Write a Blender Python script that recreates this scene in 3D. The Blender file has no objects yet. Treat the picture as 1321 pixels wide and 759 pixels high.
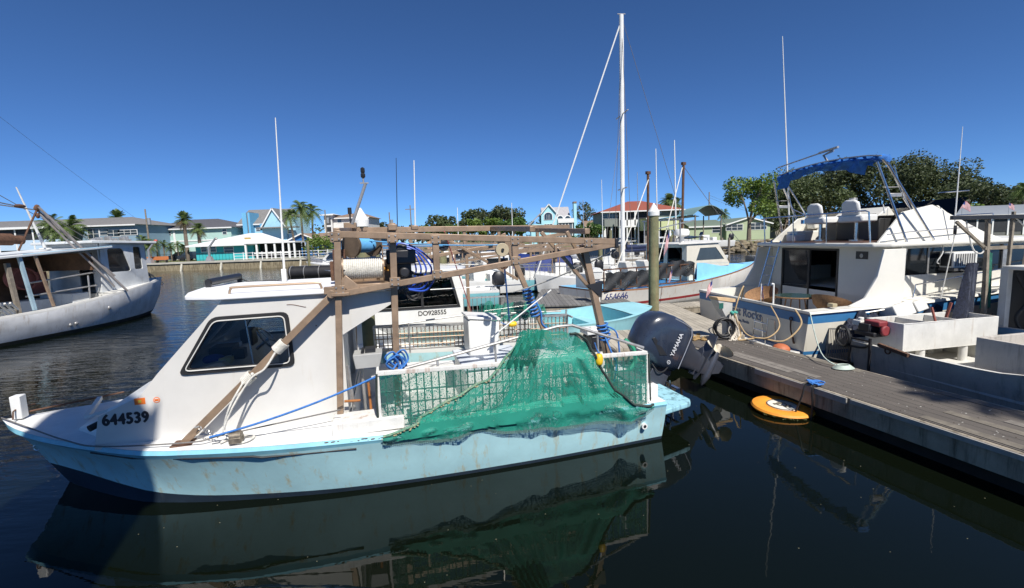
import bpy, bmesh, math, random
from mathutils import Vector, Matrix, Euler
R = math.radians
random.seed(7)
scene = bpy.context.scene
COL = scene.collection
# ------------------------------------------------------------------ camera, sky, sun, exposure
CAM_H = 2.8
ROLL = 0.035
PITCH = math.atan(70.5/600*math.cos(ROLL))
cam_d = bpy.data.cameras.new("camera"); cam = bpy.data.objects.new("camera", cam_d); COL.objects.link(cam)
cam_d.sensor_width = 36; cam_d.lens = 36*600/1321; cam_d.clip_end = 5000; cam_d.clip_start = .05
_f = Vector((0, math.cos(PITCH), -math.sin(PITCH))); _r0 = Vector((1, 0, 0)); _u0 = Vector((0, math.sin(PITCH), math.cos(PITCH)))
_r = math.cos(ROLL)*_r0 - math.sin(ROLL)*_u0; _u = math.sin(ROLL)*_r0 + math.cos(ROLL)*_u0
cam.matrix_world = Matrix(((_r.x, _u.x, -_f.x, 0), (_r.y, _u.y, -_f.y, 0), (_r.z, _u.z, -_f.z, CAM_H), (0, 0, 0, 1)))
scene.camera = cam
SUN_AZ, SUN_EL = 156.0, 50.0          # azimuth clockwise from +Y (behind the camera, to the right)
sd = Vector((math.sin(R(SUN_AZ))*math.cos(R(SUN_EL)), math.cos(R(SUN_AZ))*math.cos(R(SUN_EL)), math.sin(R(SUN_EL))))
world = bpy.data.worlds.new("World"); scene.world = world; world.use_nodes = True
wn = world.node_tree.nodes; wl = world.node_tree.links
bg = wn['Background']; sky = wn.new('ShaderNodeTexSky'); sky.sky_type = 'NISHITA'; sky.sun_disc = False
sky.sun_elevation = R(SUN_EL); sky.sun_rotation = R(SUN_AZ); sky.air_density = 0.5; sky.dust_density = 0.0; sky.ozone_density = 6.0; sky.altitude = 0
gm = wn.new('ShaderNodeGamma'); gm.inputs[1].default_value = .94; tint = wn.new('ShaderNodeMix'); tint.data_type = 'RGBA'; tint.blend_type = 'MULTIPLY'; tint.inputs[0].default_value = 1; tint.inputs[7].default_value = (.82, 1.18, 1.52, 1)
wl.new(sky.outputs[0], gm.inputs[0]); wl.new(gm.outputs[0], tint.inputs[6]); wl.new(tint.outputs[2], bg.inputs[0]); bg.inputs[1].default_value = 0.070
sl = bpy.data.lights.new("sun", 'SUN'); sl.energy = 5.0; sl.angle = R(0.5); sl.color = (1, .955, .89)
so = bpy.data.objects.new("sun", sl); COL.objects.link(so); so.rotation_euler = (-sd).to_track_quat('-Z', 'Y').to_euler()
vs = scene.view_settings; vs.view_transform = 'Standard'; vs.look = 'None'; vs.exposure = 0.38; vs.gamma = 1; vs.use_curve_mapping = False
scene.cycles.max_bounces = 7; scene.cycles.transparent_max_bounces = 24; scene.cycles.glossy_bounces = 4; scene.cycles.transmission_bounces = 4
scene.cycles.caustics_reflective = False; scene.cycles.caustics_refractive = False

# ------------------------------------------------------------------ materials
def lerp(a, b, t): return tuple(a[i]+(b[i]-a[i])*t for i in range(len(a)))
_mats = {}
def M(name, col, rough=.5, metal=0, var=.12, scale=3.0, streak=0, scol=(.28, .13, .05), sth=.58, bump=0, bscale=60, spec=.5, alpha=None, coat=0):
    if name in _mats: return _mats[name]
    m = bpy.data.materials.new(name); m.use_nodes = True; nt = m.node_tree; n = nt.nodes; l = nt.links
    b = n['Principled BSDF']; b.inputs['Roughness'].default_value = rough; b.inputs['Metallic'].default_value = metal
    b.inputs['Specular IOR Level'].default_value = spec
    if coat: b.inputs['Coat Weight'].default_value = coat; b.inputs['Coat Roughness'].default_value = .08
    tc = n.new('ShaderNodeTexCoord'); nz = n.new('ShaderNodeTexNoise'); nz.inputs['Scale'].default_value = scale; nz.inputs['Detail'].default_value = 7; nz.inputs['Roughness'].default_value = .65
    l.new(tc.outputs['Object'], nz.inputs['Vector'])
    mx = n.new('ShaderNodeMix'); mx.data_type = 'RGBA'
    mr = n.new('ShaderNodeMapRange'); mr.inputs[1].default_value = .3; mr.inputs[2].default_value = .7
    l.new(nz.outputs['Fac'], mr.inputs[0]); l.new(mr.outputs[0], mx.inputs[0])
    mx.inputs[6].default_value = tuple(max(0, c*(1-var)) for c in col)+(1,); mx.inputs[7].default_value = tuple(min(1, c*(1+var)) for c in col)+(1,)
    out = mx.outputs[2]
    if streak:
        mp = n.new('ShaderNodeMapping'); mp.inputs['Scale'].default_value = (7, 7, .7); l.new(tc.outputs['Object'], mp.inputs[0])
        n2 = n.new('ShaderNodeTexNoise'); n2.inputs['Scale'].default_value = 1.3; n2.inputs['Detail'].default_value = 8; n2.inputs['Roughness'].default_value = .7; l.new(mp.outputs[0], n2.inputs['Vector'])
        m2 = n.new('ShaderNodeMapRange'); m2.inputs[1].default_value = sth; m2.inputs[2].default_value = sth+.16; m2.inputs[4].default_value = streak; l.new(n2.outputs['Fac'], m2.inputs[0])
        x2 = n.new('ShaderNodeMix'); x2.data_type = 'RGBA'; l.new(m2.outputs[0], x2.inputs[0]); l.new(out, x2.inputs[6]); x2.inputs[7].default_value = scol+(1,)
        out = x2.outputs[2]
    l.new(out, b.inputs['Base Color'])
    if bump:
        n3 = n.new('ShaderNodeTexNoise'); n3.inputs['Scale'].default_value = bscale; n3.inputs['Detail'].default_value = 4; l.new(tc.outputs['Object'], n3.inputs['Vector'])
        bp = n.new('ShaderNodeBump'); bp.inputs['Strength'].default_value = bump; bp.inputs['Distance'].default_value = .01
        l.new(n3.outputs['Fac'], bp.inputs['Height']); l.new(bp.outputs[0], b.inputs['Normal'])
    # roughness breakup
    if rough < .6 and not metal:
        r2 = n.new('ShaderNodeMapRange'); r2.inputs[3].default_value = rough*.8; r2.inputs[4].default_value = min(1, rough*1.5); l.new(nz.outputs['Fac'], r2.inputs[0]); l.new(r2.outputs[0], b.inputs['Roughness'])
    _mats[name] = m; return m
def glass(name, tint=(.5, .55, .55), dark=.35):
    if name in _mats: return _mats[name]
    m = bpy.data.materials.new(name); m.use_nodes = True; nt = m.node_tree; n = nt.nodes; l = nt.links
    n.remove(n['Principled BSDF']); o = n['Material Output']
    t = n.new('ShaderNodeBsdfTransparent'); t.inputs[0].default_value = tint+(1,); g = n.new('ShaderNodeBsdfGlossy'); g.inputs['Roughness'].default_value = .03
    fr = n.new('ShaderNodeFresnel'); fr.inputs[0].default_value = 1.5
    mx = n.new('ShaderNodeMixShader'); l.new(fr.outputs[0], mx.inputs[0]); l.new(t.outputs[0], mx.inputs[1]); l.new(g.outputs[0], mx.inputs[2]); l.new(mx.outputs[0], o.inputs[0])
    _mats[name] = m; return m
def netmat(name, col, dens=.62, scale=70):
    """knotted mesh: strands opaque, eyes open"""
    if name in _mats: return _mats[name]
    m = bpy.data.materials.new(name); m.use_nodes = True; nt = m.node_tree; n = nt.nodes; l = nt.links
    b = n['Principled BSDF']; o = n['Material Output']; b.inputs['Roughness'].default_value = .7
    tc = n.new('ShaderNodeTexCoord')
    vo = n.new('ShaderNodeTexVoronoi'); vo.feature = 'DISTANCE_TO_EDGE'; vo.inputs['Scale'].default_value = scale; vo.inputs['Randomness'].default_value = .35; l.new(tc.outputs['Object'], vo.inputs['Vector'])
    nz = n.new('ShaderNodeTexNoise'); nz.inputs['Scale'].default_value = 3; nz.inputs['Detail'].default_value = 6; l.new(tc.outputs['Object'], nz.inputs['Vector'])
    mr = n.new('ShaderNodeMapRange'); mr.inputs[1].default_value = .35; mr.inputs[2].default_value = .65; mr.inputs[3].default_value = dens*.32; mr.inputs[4].default_value = dens*.62; l.new(nz.outputs['Fac'], mr.inputs[0])
    lt = n.new('ShaderNodeMath'); lt.operation = 'LESS_THAN'; l.new(vo.outputs[0], lt.inputs[0]); l.new(mr.outputs[0], lt.inputs[1])
    mx = n.new('ShaderNodeMix'); mx.data_type = 'RGBA'; l.new(nz.outputs['Fac'], mx.inputs[0]); mx.inputs[6].default_value = tuple(c*.6 for c in col)+(1,); mx.inputs[7].default_value = tuple(c*1.4 for c in col)+(1,)
    l.new(mx.outputs[2], b.inputs['Base Color'])
    t = n.new('ShaderNodeBsdfTransparent'); ms = n.new('ShaderNodeMixShader'); l.new(lt.outputs[0], ms.inputs[0]); l.new(t.outputs[0], ms.inputs[1]); l.new(b.outputs[0], ms.inputs[2]); l.new(ms.outputs[0], o.inputs[0])
    _mats[name] = m; return m
def plankmat(name, col, axis=0, width=.14, gap=.006, var=.3):
    """boards with dark joints; axis = object axis across the boards"""
    if name in _mats: return _mats[name]
    m = M(name, col, rough=.8, var=var, scale=2, streak=0, bump=.4, bscale=40); nt = m.node_tree; n = nt.nodes; l = nt.links
    b = n['Principled BSDF']; src = b.inputs['Base Color'].links[0].from_socket
    tc = n.new('ShaderNodeTexCoord'); sp = n.new('ShaderNodeSeparateXYZ'); l.new(tc.outputs['Object'], sp.inputs[0])
    dv = n.new('ShaderNodeMath'); dv.operation = 'DIVIDE'; dv.inputs[1].default_value = width; l.new(sp.outputs[axis], dv.inputs[0])
    fr = n.new('ShaderNodeMath'); fr.operation = 'FRACT'; l.new(dv.outputs[0], fr.inputs[0])
    lt = n.new('ShaderNodeMath'); lt.operation = 'GREATER_THAN'; lt.inputs[1].default_value = gap/width; l.new(fr.outputs[0], lt.inputs[0])
    fl = n.new('ShaderNodeMath'); fl.operation = 'FLOOR'; l.new(dv.outputs[0], fl.inputs[0])
    wn_ = n.new('ShaderNodeTexWhiteNoise'); wn_.noise_dimensions = '1D'; l.new(fl.outputs[0], wn_.inputs['W'])
    m2 = n.new('ShaderNodeMapRange'); m2.inputs[3].default_value = 1-var; m2.inputs[4].default_value = 1+var*.6; l.new(wn_.outputs['Value'], m2.inputs[0])
    mu = n.new('ShaderNodeMath'); mu.operation = 'MULTIPLY'; l.new(m2.outputs[0], mu.inputs[0]); l.new(lt.outputs[0], mu.inputs[1])
    # grain along the board
    mp = n.new('ShaderNodeMapping'); sc = [2.0, 2.0, 2.0]; sc[axis] = 60; mp.inputs['Scale'].default_value = sc; l.new(tc.outputs['Object'], mp.inputs[0])
    g = n.new('ShaderNodeTexNoise'); g.inputs['Scale'].default_value = 1; g.inputs['Detail'].default_value = 5; l.new(mp.outputs[0], g.inputs['Vector'])
    m3 = n.new('ShaderNodeMapRange'); m3.inputs[3].default_value = .6; m3.inputs[4].default_value = 1.35; l.new(g.outputs['Fac'], m3.inputs[0])
    mu2 = n.new('ShaderNodeMath'); mu2.operation = 'MULTIPLY'; l.new(mu.outputs[0], mu2.inputs[0]); l.new(m3.outputs[0], mu2.inputs[1])
    vm = n.new('ShaderNodeVectorMath'); vm.operation = 'SCALE'; l.new(src, vm.inputs[0]); l.new(mu2.outputs[0], vm.inputs[3])
    l.new(vm.outputs[0], b.inputs['Base Color'])
    return m

# ------------------------------------------------------------------ mesh builder
class MB:
    def __init__(s): s.bm = bmesh.new(); s.mi = 0
    def face(s, pts, mi=None):
        vs_ = [s.bm.verts.new(p) for p in pts]
        try:
            f = s.bm.faces.new(vs_); f.material_index = s.mi if mi is None else mi; return f
        except ValueError: return None
    def box(s, c, d, rot=None, rz=0):
        """centre, full dimensions"""
        m = rot if rot is not None else Matrix.Rotation(rz, 3, 'Z')
        P = []
        for x in (-.5, .5):
            for y in (-.5, .5):
                for z in (-.5, .5): P.append(s.bm.verts.new(Vector(c)+m @ Vector((x*d[0], y*d[1], z*d[2]))))
        for q in ((0, 1, 3, 2), (4, 6, 7, 5), (0, 4, 5, 1), (2, 3, 7, 6), (0, 2, 6, 4), (1, 5, 7, 3)):
            f = s.bm.faces.new([P[i] for i in q]); f.material_index = s.mi
        return s
    def bx(s, x0, x1, y0, y1, z0, z1): return s.box(((x0+x1)/2, (y0+y1)/2, (z0+z1)/2), (abs(x1-x0), abs(y1-y0), abs(z1-z0)))
    def beam(s, p, q, w, h, up=(0, 0, 1)):
        p = Vector(p); q = Vector(q); d = q-p; L = d.length; d.normalize(); u = Vector(up)
        if abs(d.dot(u)) > .98: u = Vector((1, 0, 0))
        a = d.cross(u).normalized(); b_ = a.cross(d).normalized()
        m = Matrix((d, a, b_)).transposed()
        return s.box((p+q)/2, (L, w, h), rot=m)
    def tube(s, pts, r, n=8, r2=None, closed=False):
        pts = [Vector(p) for p in pts]
        k = len(pts); rings = []
        prev = None
        for i, p in enumerate(pts):
            if closed: t = (pts[(i+1) % k]-pts[i-1])
            else: t = (pts[min(i+1, k-1)]-pts[max(i-1, 0)])
            if t.length < 1e-9: t = Vector((0, 0, 1))
            t.normalize()
            if prev is None:
                a = t.cross(Vector((0, 0, 1)))
                if a.length < .05: a = t.cross(Vector((0, 1, 0)))
            else: a = prev-t*prev.dot(t)
            a.normalize(); prev = a; b_ = t.cross(a)
            rr = r if r2 is None else r+(r2-r)*i/(k-1)
            if isinstance(r, (list, tuple)): rr = r[i]
            rings.append([s.bm.verts.new(p+a*math.cos(2*math.pi*j/n)*rr+b_*math.sin(2*math.pi*j/n)*rr) for j in range(n)])
        for i in range(k if closed else k-1):
            A = rings[i]; B = rings[(i+1) % k]
            for j in range(n):
                f = s.bm.faces.new((A[j], A[(j+1) % n], B[(j+1) % n], B[j])); f.material_index = s.mi; f.smooth = True
        if not closed:
            f = s.bm.faces.new(rings[0][::-1]); f.material_index = s.mi
            f = s.bm.faces.new(rings[-1]); f.material_index = s.mi
        return s
    def cyl(s, p, q, r, n=16, r2=None): return s.tube([p, q], r, n, r2)
    def torus(s, c, R_, r, axis=(0, 0, 1), n=24, m=8):
        ax = Vector(axis).normalized(); a = ax.orthogonal().normalized(); b_ = ax.cross(a)
        return s.tube([Vector(c)+a*math.cos(2*math.pi*i/n)*R_+b_*math.sin(2*math.pi*i/n)*R_ for i in range(n)], r, m, closed=True)
    def ball(s, c, r, u=12, v=8):
        c = Vector(c)
        if not isinstance(r, (tuple, list)): r = (r, r, r)
        rings = []
        for i in range(v+1):
            t = math.pi*i/v
            rings.append([s.bm.verts.new(c+Vector((r[0]*math.sin(t)*math.cos(2*math.pi*j/u), r[1]*math.sin(t)*math.sin(2*math.pi*j/u), r[2]*math.cos(t)))) for j in range(u)] if 0 < i < v else [s.bm.verts.new(c+Vector((0, 0, r[2]*math.cos(t))))])
        for i in range(v):
            A, B = rings[i], rings[i+1]
            for j in range(u):
                j2 = (j+1) % u
                vs_ = ([A[0], B[j], B[j2]] if len(A) == 1 else [A[j], B[0], A[j2]] if len(B) == 1 else [A[j], B[j], B[j2], A[j2]])
                f = s.bm.faces.new(vs_); f.smooth = True; f.material_index = s.mi
        return s
    def loft(s, rings, closed=True, caps=True, smooth=True, mis=None):
        V = [[s.bm.verts.new(p) for p in r] for r in rings]
        n = len(V[0])
        for i in range(len(V)-1):
            for j in range(n if closed else n-1):
                j2 = (j+1) % n
                try:
                    f = s.bm.faces.new((V[i][j], V[i][j2], V[i+1][j2], V[i+1][j])); f.smooth = smooth; f.material_index = s.mi if mis is None else mis[j]
                except ValueError: pass
        if caps:
            for r in (V[0][::-1], V[-1]):
                try:
                    f = s.bm.faces.new(r); f.material_index = s.mi
                except ValueError: pass
        return s
    def panel(s, outer, holes, fn, th):
        """2D outline with holes; fn maps (u,v,w) to 3D, w=0..th"""
        edges = []
        for lp in [outer]+list(holes):
            vv = [s.bm.verts.new((u, v, 0)) for u, v in lp]
            edges += [s.bm.edges.new((vv[i], vv[(i+1) % len(vv)])) for i in range(len(vv))]
        r = bmesh.ops.triangle_fill(s.bm, use_beauty=True, use_dissolve=False, edges=edges)
        fs = [g for g in r['geom'] if isinstance(g, bmesh.types.BMFace)]
        for f in fs: f.material_index = s.mi
        ex = bmesh.ops.extrude_face_region(s.bm, geom=fs)
        up = [g for g in ex['geom'] if isinstance(g, bmesh.types.BMVert)]
        ups = set(up); low = set(v for f in fs for v in f.verts)
        for v in low | ups:
            v.co = Vector(fn(v.co.x, v.co.y, th if v in ups else 0))
        for f in s.bm.faces:
            pass
        return s
    def build(s, name, mat, parent=None, smooth=None, bev=0, loc=None, kind=None):
        bmesh.ops.remove_doubles(s.bm, verts=s.bm.verts, dist=1e-5)
        bmesh.ops.recalc_face_normals(s.bm, faces=s.bm.faces)
        me = bpy.data.meshes.new(name); s.bm.to_mesh(me); s.bm.free()
        for m in (mat if isinstance(mat, (list, tuple)) else [mat]): me.materials.append(m)
        if smooth:
            me.shade_smooth(); me.set_sharp_from_angle(angle=R(smooth))
        else: me.set_sharp_from_angle(angle=R(40))
        o = bpy.data.objects.new(name, me); COL.objects.link(o)
        if parent is not None: o.parent = parent
        if loc: o.location = loc
        if bev:
            b = o.modifiers.new('bevel', 'BEVEL'); b.width = bev; b.segments = 2; b.limit_method = 'ANGLE'; b.angle_limit = R(35)
        if kind: o['kind'] = kind
        return o
def tag(o, label, cat, group=None, kind=None):
    if label: o['label'] = label
    if cat: o['category'] = cat
    if group: o['group'] = group
    if kind: o['kind'] = kind
    return o
def thing(name, label, cat, loc=(0, 0, 0), rz=0, group=None):
    o = bpy.data.objects.new(name, None); COL.objects.link(o); o.location = loc; o.rotation_euler = (0, 0, R(rz)); o.empty_display_size = .2
    return tag(o, label, cat, group)
def copy_tree(o, parent=None):
    c = o.copy(); COL.objects.link(c)
    if parent is not None: c.parent = parent
    for ch in list(o.children): copy_tree(ch, c)
    return c
def smooth_path(pts, n=6):
    P = [Vector(p) for p in pts]; out = []
    for i in range(len(P)-1):
        a = P[max(i-1, 0)]; b_ = P[i]; c = P[i+1]; d = P[min(i+2, len(P)-1)]
        for k in range(n):
            t = k/n
            out.append(.5*((2*b_)+(-a+c)*t+(2*a-5*b_+4*c-d)*t*t+(-a+3*b_-3*c+d)*t**3))
    out.append(P[-1]); return out
def sag(p, q, s_, n=10):
    p = Vector(p); q = Vector(q)
    return [p.lerp(q, i/n)-Vector((0, 0, s_*4*(i/n)*(1-i/n))) for i in range(n+1)]
def text_mesh(name, s_, size, mat, parent, origin, xdir, updir, bold=0.0, spacing=1.0, depth=.002, xscale=1.0):
    cu = bpy.data.curves.new(name, 'FONT'); cu.body = s_; cu.size = size; cu.extrude = depth; cu.space_character = spacing
    to = bpy.data.objects.new(name+'_tmp', cu); COL.objects.link(to)
    dg = bpy.context.evaluated_depsgraph_get(); me = bpy.data.meshes.new_from_object(to.evaluated_get(dg))
    bpy.data.objects.remove(to); bpy.data.curves.remove(cu)
    x = Vector(xdir).normalized(); u = Vector(updir); u = (u-x*u.dot(x)).normalized(); z = x.cross(u)
    m = Matrix(((x.x*xscale, u.x, z.x, origin[0]), (x.y*xscale, u.y, z.y, origin[1]), (x.z*xscale, u.z, z.z, origin[2]), (0, 0, 0, 1)))
    me.transform(m)
    if bold:
        b2 = bmesh.new()
        for q, (dx, dy) in enumerate(((0, 0), (1, 0), (-1, 0), (0, 1), (0, -1))):
            m2 = me.copy(); m2.transform(Matrix.Translation(x*dx*bold+u*dy*bold+z*.0003*q)); b2.from_mesh(m2)
        b2.to_mesh(me); b2.free()
    me.materials.clear(); me.materials.append(mat)
    o = bpy.data.objects.new(name, me); COL.objects.link(o)
    if parent is not None: o.parent = parent
    return o
def at(px, py, Y):
    """a point of the place at distance Y, worked out from the survey of the photograph"""
    u = (px-660.5)/600; v = -(py-379.5)/600
    u, v = u*math.cos(ROLL)+v*math.sin(ROLL), -u*math.sin(ROLL)+v*math.cos(ROLL)
    b_ = math.cos(PITCH)+v*math.sin(PITCH); d = -math.sin(PITCH)+v*math.cos(PITCH)
    return Vector((u*Y/b_, Y, CAM_H+d*Y/b_))
def atz(px, py, z):
    p = at(px, py, 1.0); t = (z-CAM_H)/(p.z-CAM_H); return Vector((p.x*t, t, z))

# shared materials
WHITE = M('white gelcoat', (.72, .72, .69), rough=.32, var=.06, streak=.35, scol=(.42, .36, .26), sth=.62)
WHITE2 = M('aged white paint', (.62, .61, .57), rough=.5, var=.12, streak=.5, scol=(.30, .20, .11), sth=.6, bump=.1)
CREAM = M('cream gelcoat', (.66, .62, .52), rough=.4, var=.08, streak=.3, scol=(.4, .3, .18), sth=.62)
BRONZE = M('bronze anodised aluminium', (.30, .21, .14), rough=.42, metal=.25, var=.3, scale=5, streak=.4, scol=(.32, .28, .22))
ALU = M('weathered aluminium', (.42, .41, .39), rough=.42, metal=.6, var=.25, scale=8, streak=.3, scol=(.3, .24, .18))
STEEL = M('stainless tube', (.62, .62, .62), rough=.22, metal=1, var=.1)
BLACK = M('black rubber', (.015, .015, .016), rough=.5, var=.3)
BLACKP = M('black plastic', (.02, .02, .022), rough=.35, var=.2)
RUST = M('rusty steel', (.105, .052, .03), rough=.85, var=.45, scale=12, streak=.5, scol=(.30, .14, .06), bump=.5)
WOOD = M('weathered grey wood', (.21, .18, .14), rough=.9, var=.35, scale=6, streak=.5, scol=(.09, .07, .05), bump=.6, bscale=30)
PILE = M('greenish treated piling', (.17, .17, .09), rough=.9, var=.35, scale=3, streak=.6, scol=(.24, .17, .09), sth=.5, bump=.6, bscale=25)
ROPEW = M('white rope', (.62, .60, .54), rough=.9, var=.2, scale=30, bump=.5)
ROPEB = M('blue rope', (.04, .17, .48), rough=.85, var=.3, scale=40, bump=.5)
ROPEG = M('grey cable', (.16, .15, .14), rough=.7, var=.3, scale=30)
ROPET = M('tan rope', (.42, .30, .16), rough=.9, var=.25, scale=30)
YELLOW = M('yellow float plastic', (.78, .48, .02), rough=.4, var=.1)
ORANGE = M('orange plastic', (.75, .25, .03), rough=.5, var=.15)
GLASS = glass('clear cabin glass', (.80, .83, .83)); DGLASS = M('dark tinted glass', (.012, .015, .018), rough=.06, var=.1, spec=.8)
NET = netmat('green netting', (.014, .22, .155), .46, 85); NETD = netmat('dark netting', (.02, .022, .025), .9, 45)
NAVY = M('navy paint', (.022, .036, .055), rough=.4, var=.2, streak=.3, scol=(.1, .12, .13))
# ------------------------------------------------------------------ boat helpers
def resample(pts, N):
    """by x through Catmull-Rom"""
    P = smooth_path(pts, 8); L = [0]
    for i in range(1, len(P)): L.append(L[-1]+(P[i]-P[i-1]).length)
    out = []; j = 0
    for k in range(N):
        t = L[-1]*k/(N-1)
        while j < len(L)-2 and L[j+1] < t: j += 1
        u = (t-L[j])/max(1e-9, L[j+1]-L[j]); out.append(P[j].lerp(P[j+1], min(1, max(0, u))))
    return out
def hull_mesh(rows, mis, N=28, extra=()):
    """rows from gunwale to keel, each a port-side line stern to bow; mis = material index of each strip"""
    RR = [resample(r, N) for r in rows]
    mb = MB()
    for sgn in (1, -1):
        V = [[mb.bm.verts.new((p.x, p.y*sgn, p.z)) for p in r] for r in RR]
        for a in range(len(V)-1):
            for i in range(N-1):
                try:
                    f = mb.bm.faces.new((V[a][i], V[a][i+1], V[a+1][i+1], V[a+1][i])); f.material_index = mis[a]; f.smooth = True
                except ValueError: pass
    for a in range(len(RR)-1):      # transom in strips so the bands wrap round it
        p, q = RR[a][0], RR[a+1][0]
        mb.face([(p.x, p.y, p.z), (p.x, -p.y, p.z), (q.x, -q.y, q.z), (q.x, q.y, q.z)] if abs(q.y) > 1e-4 else [(p.x, p.y, p.z), (p.x, -p.y, p.z), (q.x, 0, q.z)], mis[a])
    return mb, RR
def deck_mesh(G, xd, w=.22, sole=.25, camber=.05, lip=0.0, xbulk=None):
    """G = resampled gunwale; decked forward of xd, open cockpit aft"""
    mb = MB(); n = len(G)
    fw = [p for p in G if p.x >= xd]; af = [p for p in G if p.x < xd]
    if fw and af:
        a, b_ = af[-1], fw[0]; t = (xd-a.x)/(b_.x-a.x); m = a.lerp(b_, t); fw = [m]+fw; af = af+[m]
    K = 8
    if len(fw) > 1:
        mb.loft([[(p.x, p.y*(1-2*k/K), p.z+lip+camber*(1-(1-2*k/K)**2)*min(1, abs(p.y)*1.2)) for k in range(K+1)] for p in fw], closed=False, caps=False)
    if len(af) > 1:
        x0 = af[0].x
        for s_ in (1, -1):
            iy = lambda p: max(.05, p.y-w)
            mb.loft([[(p.x, s_*p.y, p.z+lip), (p.x, s_*iy(p), p.z+lip), (p.x, s_*iy(p), sole)] for p in af], closed=False, caps=False, smooth=False)
        mb.loft([[(p.x, iy(p), sole), (p.x, -iy(p), sole)] for p in af], closed=False, caps=False, smooth=False)
        m = af[-1]; mb.face([(m.x, iy(m), sole), (m.x, -iy(m), sole), (m.x, -iy(m), m.z+lip), (m.x, iy(m), m.z+lip)])
        mb.face([(m.x, m.y, m.z+lip), (m.x, iy(m), m.z+lip), (m.x, iy(m), m.z+lip+.001)])
        p = af[0]; mb.bx(p.x+.003, p.x+.10, -p.y*.84, p.y*.84, sole, p.z+lip-.002)
    return mb
def planP(y):      # panel mapping on a fore-and-aft side: u=x, v=z, thickness inboard
    s_ = 1 if y > 0 else -1
    return lambda u, v, w: (u, y-s_*w, v)
def rrect(pts, r=.06, n=4):
    """round the corners of a polygon"""
    out = []; k = len(pts)
    for i in range(k):
        p = Vector(pts[i]+(0,)) if len(pts[i]) == 2 else Vector(pts[i]); a = Vector(pts[i-1]+(0,)); b_ = Vector(pts[(i+1) % k]+(0,))
        da = (a-p); db = (b_-p); ra = min(r, da.length*.45, db.length*.45); A = p+da.normalized()*ra; B = p+db.normalized()*ra
        for j in range(n+1):
            t = j/n; q = A.lerp(p, t).lerp(p.lerp(B, t), t); out.append((q.x, q.y))
    return out
# ------------------------------------------------------------------ water and ground
m = bpy.data.materials.new('marina water'); m.use_nodes = True; n = m.node_tree.nodes; l = m.node_tree.links; b = n['Principled BSDF']
b.inputs['Base Color'].default_value = (.003, .0048, .0025, 1); b.inputs['Roughness'].default_value = .015; b.inputs['IOR'].default_value = 1.33
tc = n.new('ShaderNodeTexCoord'); mp = n.new('ShaderNodeMapping'); mp.inputs['Scale'].default_value = (.55, 1.5, 1); mp.inputs['Rotation'].default_value = (0, 0, R(-8)); l.new(tc.outputs['Object'], mp.inputs[0])
n1 = n.new('ShaderNodeTexNoise'); n1.inputs['Scale'].default_value = 2.2; n1.inputs['Detail'].default_value = 4; n1.inputs['Roughness'].default_value = .55; l.new(mp.outputs[0], n1.inputs['Vector'])
n2 = n.new('ShaderNodeTexNoise'); n2.inputs['Scale'].default_value = .5; n2.inputs['Detail'].default_value = 2; l.new(tc.outputs['Object'], n2.inputs['Vector'])
# ruffled out in the channel (left, far), calm in the slip between boat and dock
sp = n.new('ShaderNodeSeparateXYZ'); l.new(tc.outputs['Object'], sp.inputs[0])
cx = n.new('ShaderNodeMapRange'); cx.inputs[1].default_value = -4.5; cx.inputs[2].default_value = -9; l.new(sp.outputs[0], cx.inputs[0])
cy = n.new('ShaderNodeMapRange'); cy.inputs[1].default_value = 9; cy.inputs[2].default_value = 22; l.new(sp.outputs[1], cy.inputs[0])
mxx = n.new('ShaderNodeMath'); mxx.operation = 'MAXIMUM'; l.new(cx.outputs[0], mxx.inputs[0]); l.new(cy.outputs[0], mxx.inputs[1])
st_ = n.new('ShaderNodeMapRange'); st_.inputs[3].default_value = .015; st_.inputs[4].default_value = .42; l.new(mxx.outputs[0], st_.inputs[0])
pw = n.new('ShaderNodeMath'); pw.operation = 'MULTIPLY'; l.new(st_.outputs[0], pw.inputs[0])
mr = n.new('ShaderNodeMapRange'); mr.inputs[1].default_value = .3; mr.inputs[2].default_value = .65; mr.inputs[3].default_value = .35; l.new(n2.outputs['Fac'], mr.inputs[0]); l.new(mr.outputs[0], pw.inputs[1])
bp = n.new('ShaderNodeBump'); bp.inputs['Distance'].default_value = .12; l.new(pw.outputs[0], bp.inputs['Strength']); l.new(n1.outputs['Fac'], bp.inputs['Height']); l.new(bp.outputs[0], b.inputs['Normal'])
WATER = m
m = MB(); m.face([(-900, -300, 0), (900, -300, 0), (900, 1200, 0), (-900, 1200, 0)]); w = m.build('water', WATER, None, kind='structure')
GRASS = M('shore grass', (.13, .14, .045), rough=.95, var=.35, scale=.6, streak=.6, scol=(.22, .19, .11), bump=.5, bscale=8)
SAND = M('shell road', (.42, .40, .36), rough=.95, var=.15, scale=.5)
# far shore, a raised sheet behind the seawall
m = MB(); m.bx(-500, 700, 66.6, 1100, -1, 1.15); m.build('ground', GRASS, None, kind='structure')
m = MB(); m.bx(-500, 28, 66.5, 70.5, 1.0, 1.156); m.build('path', SAND, None, kind='structure')
m = MB(); m.bx(28.5, 500, 79, 85, 1.1, 1.165); m.build('road', SAND, None, kind='structure')
SEAW = M('stained concrete seawall', (.26, .22, .14), rough=.95, var=.35, scale=1.2, streak=.9, scol=(.09, .065, .035), sth=.46, bump=.6, bscale=6)
t = thing('seawall', 'low stained concrete seawall along the far shore with a row of pale batter posts', 'wall', (0, 66, 0))
m = MB(); m.bx(-300, 27.8, -.1, .55, -1, 1.0); m.build('wall', SEAW, t)
m = MB(); m.bx(-300, 27.8, -.25, .7, 1.0, 1.2); m.build('cap', M('pale concrete cap', (.42, .40, .34), rough=.9, var=.2, scale=1, streak=.5, scol=(.2, .17, .1)), t)
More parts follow.
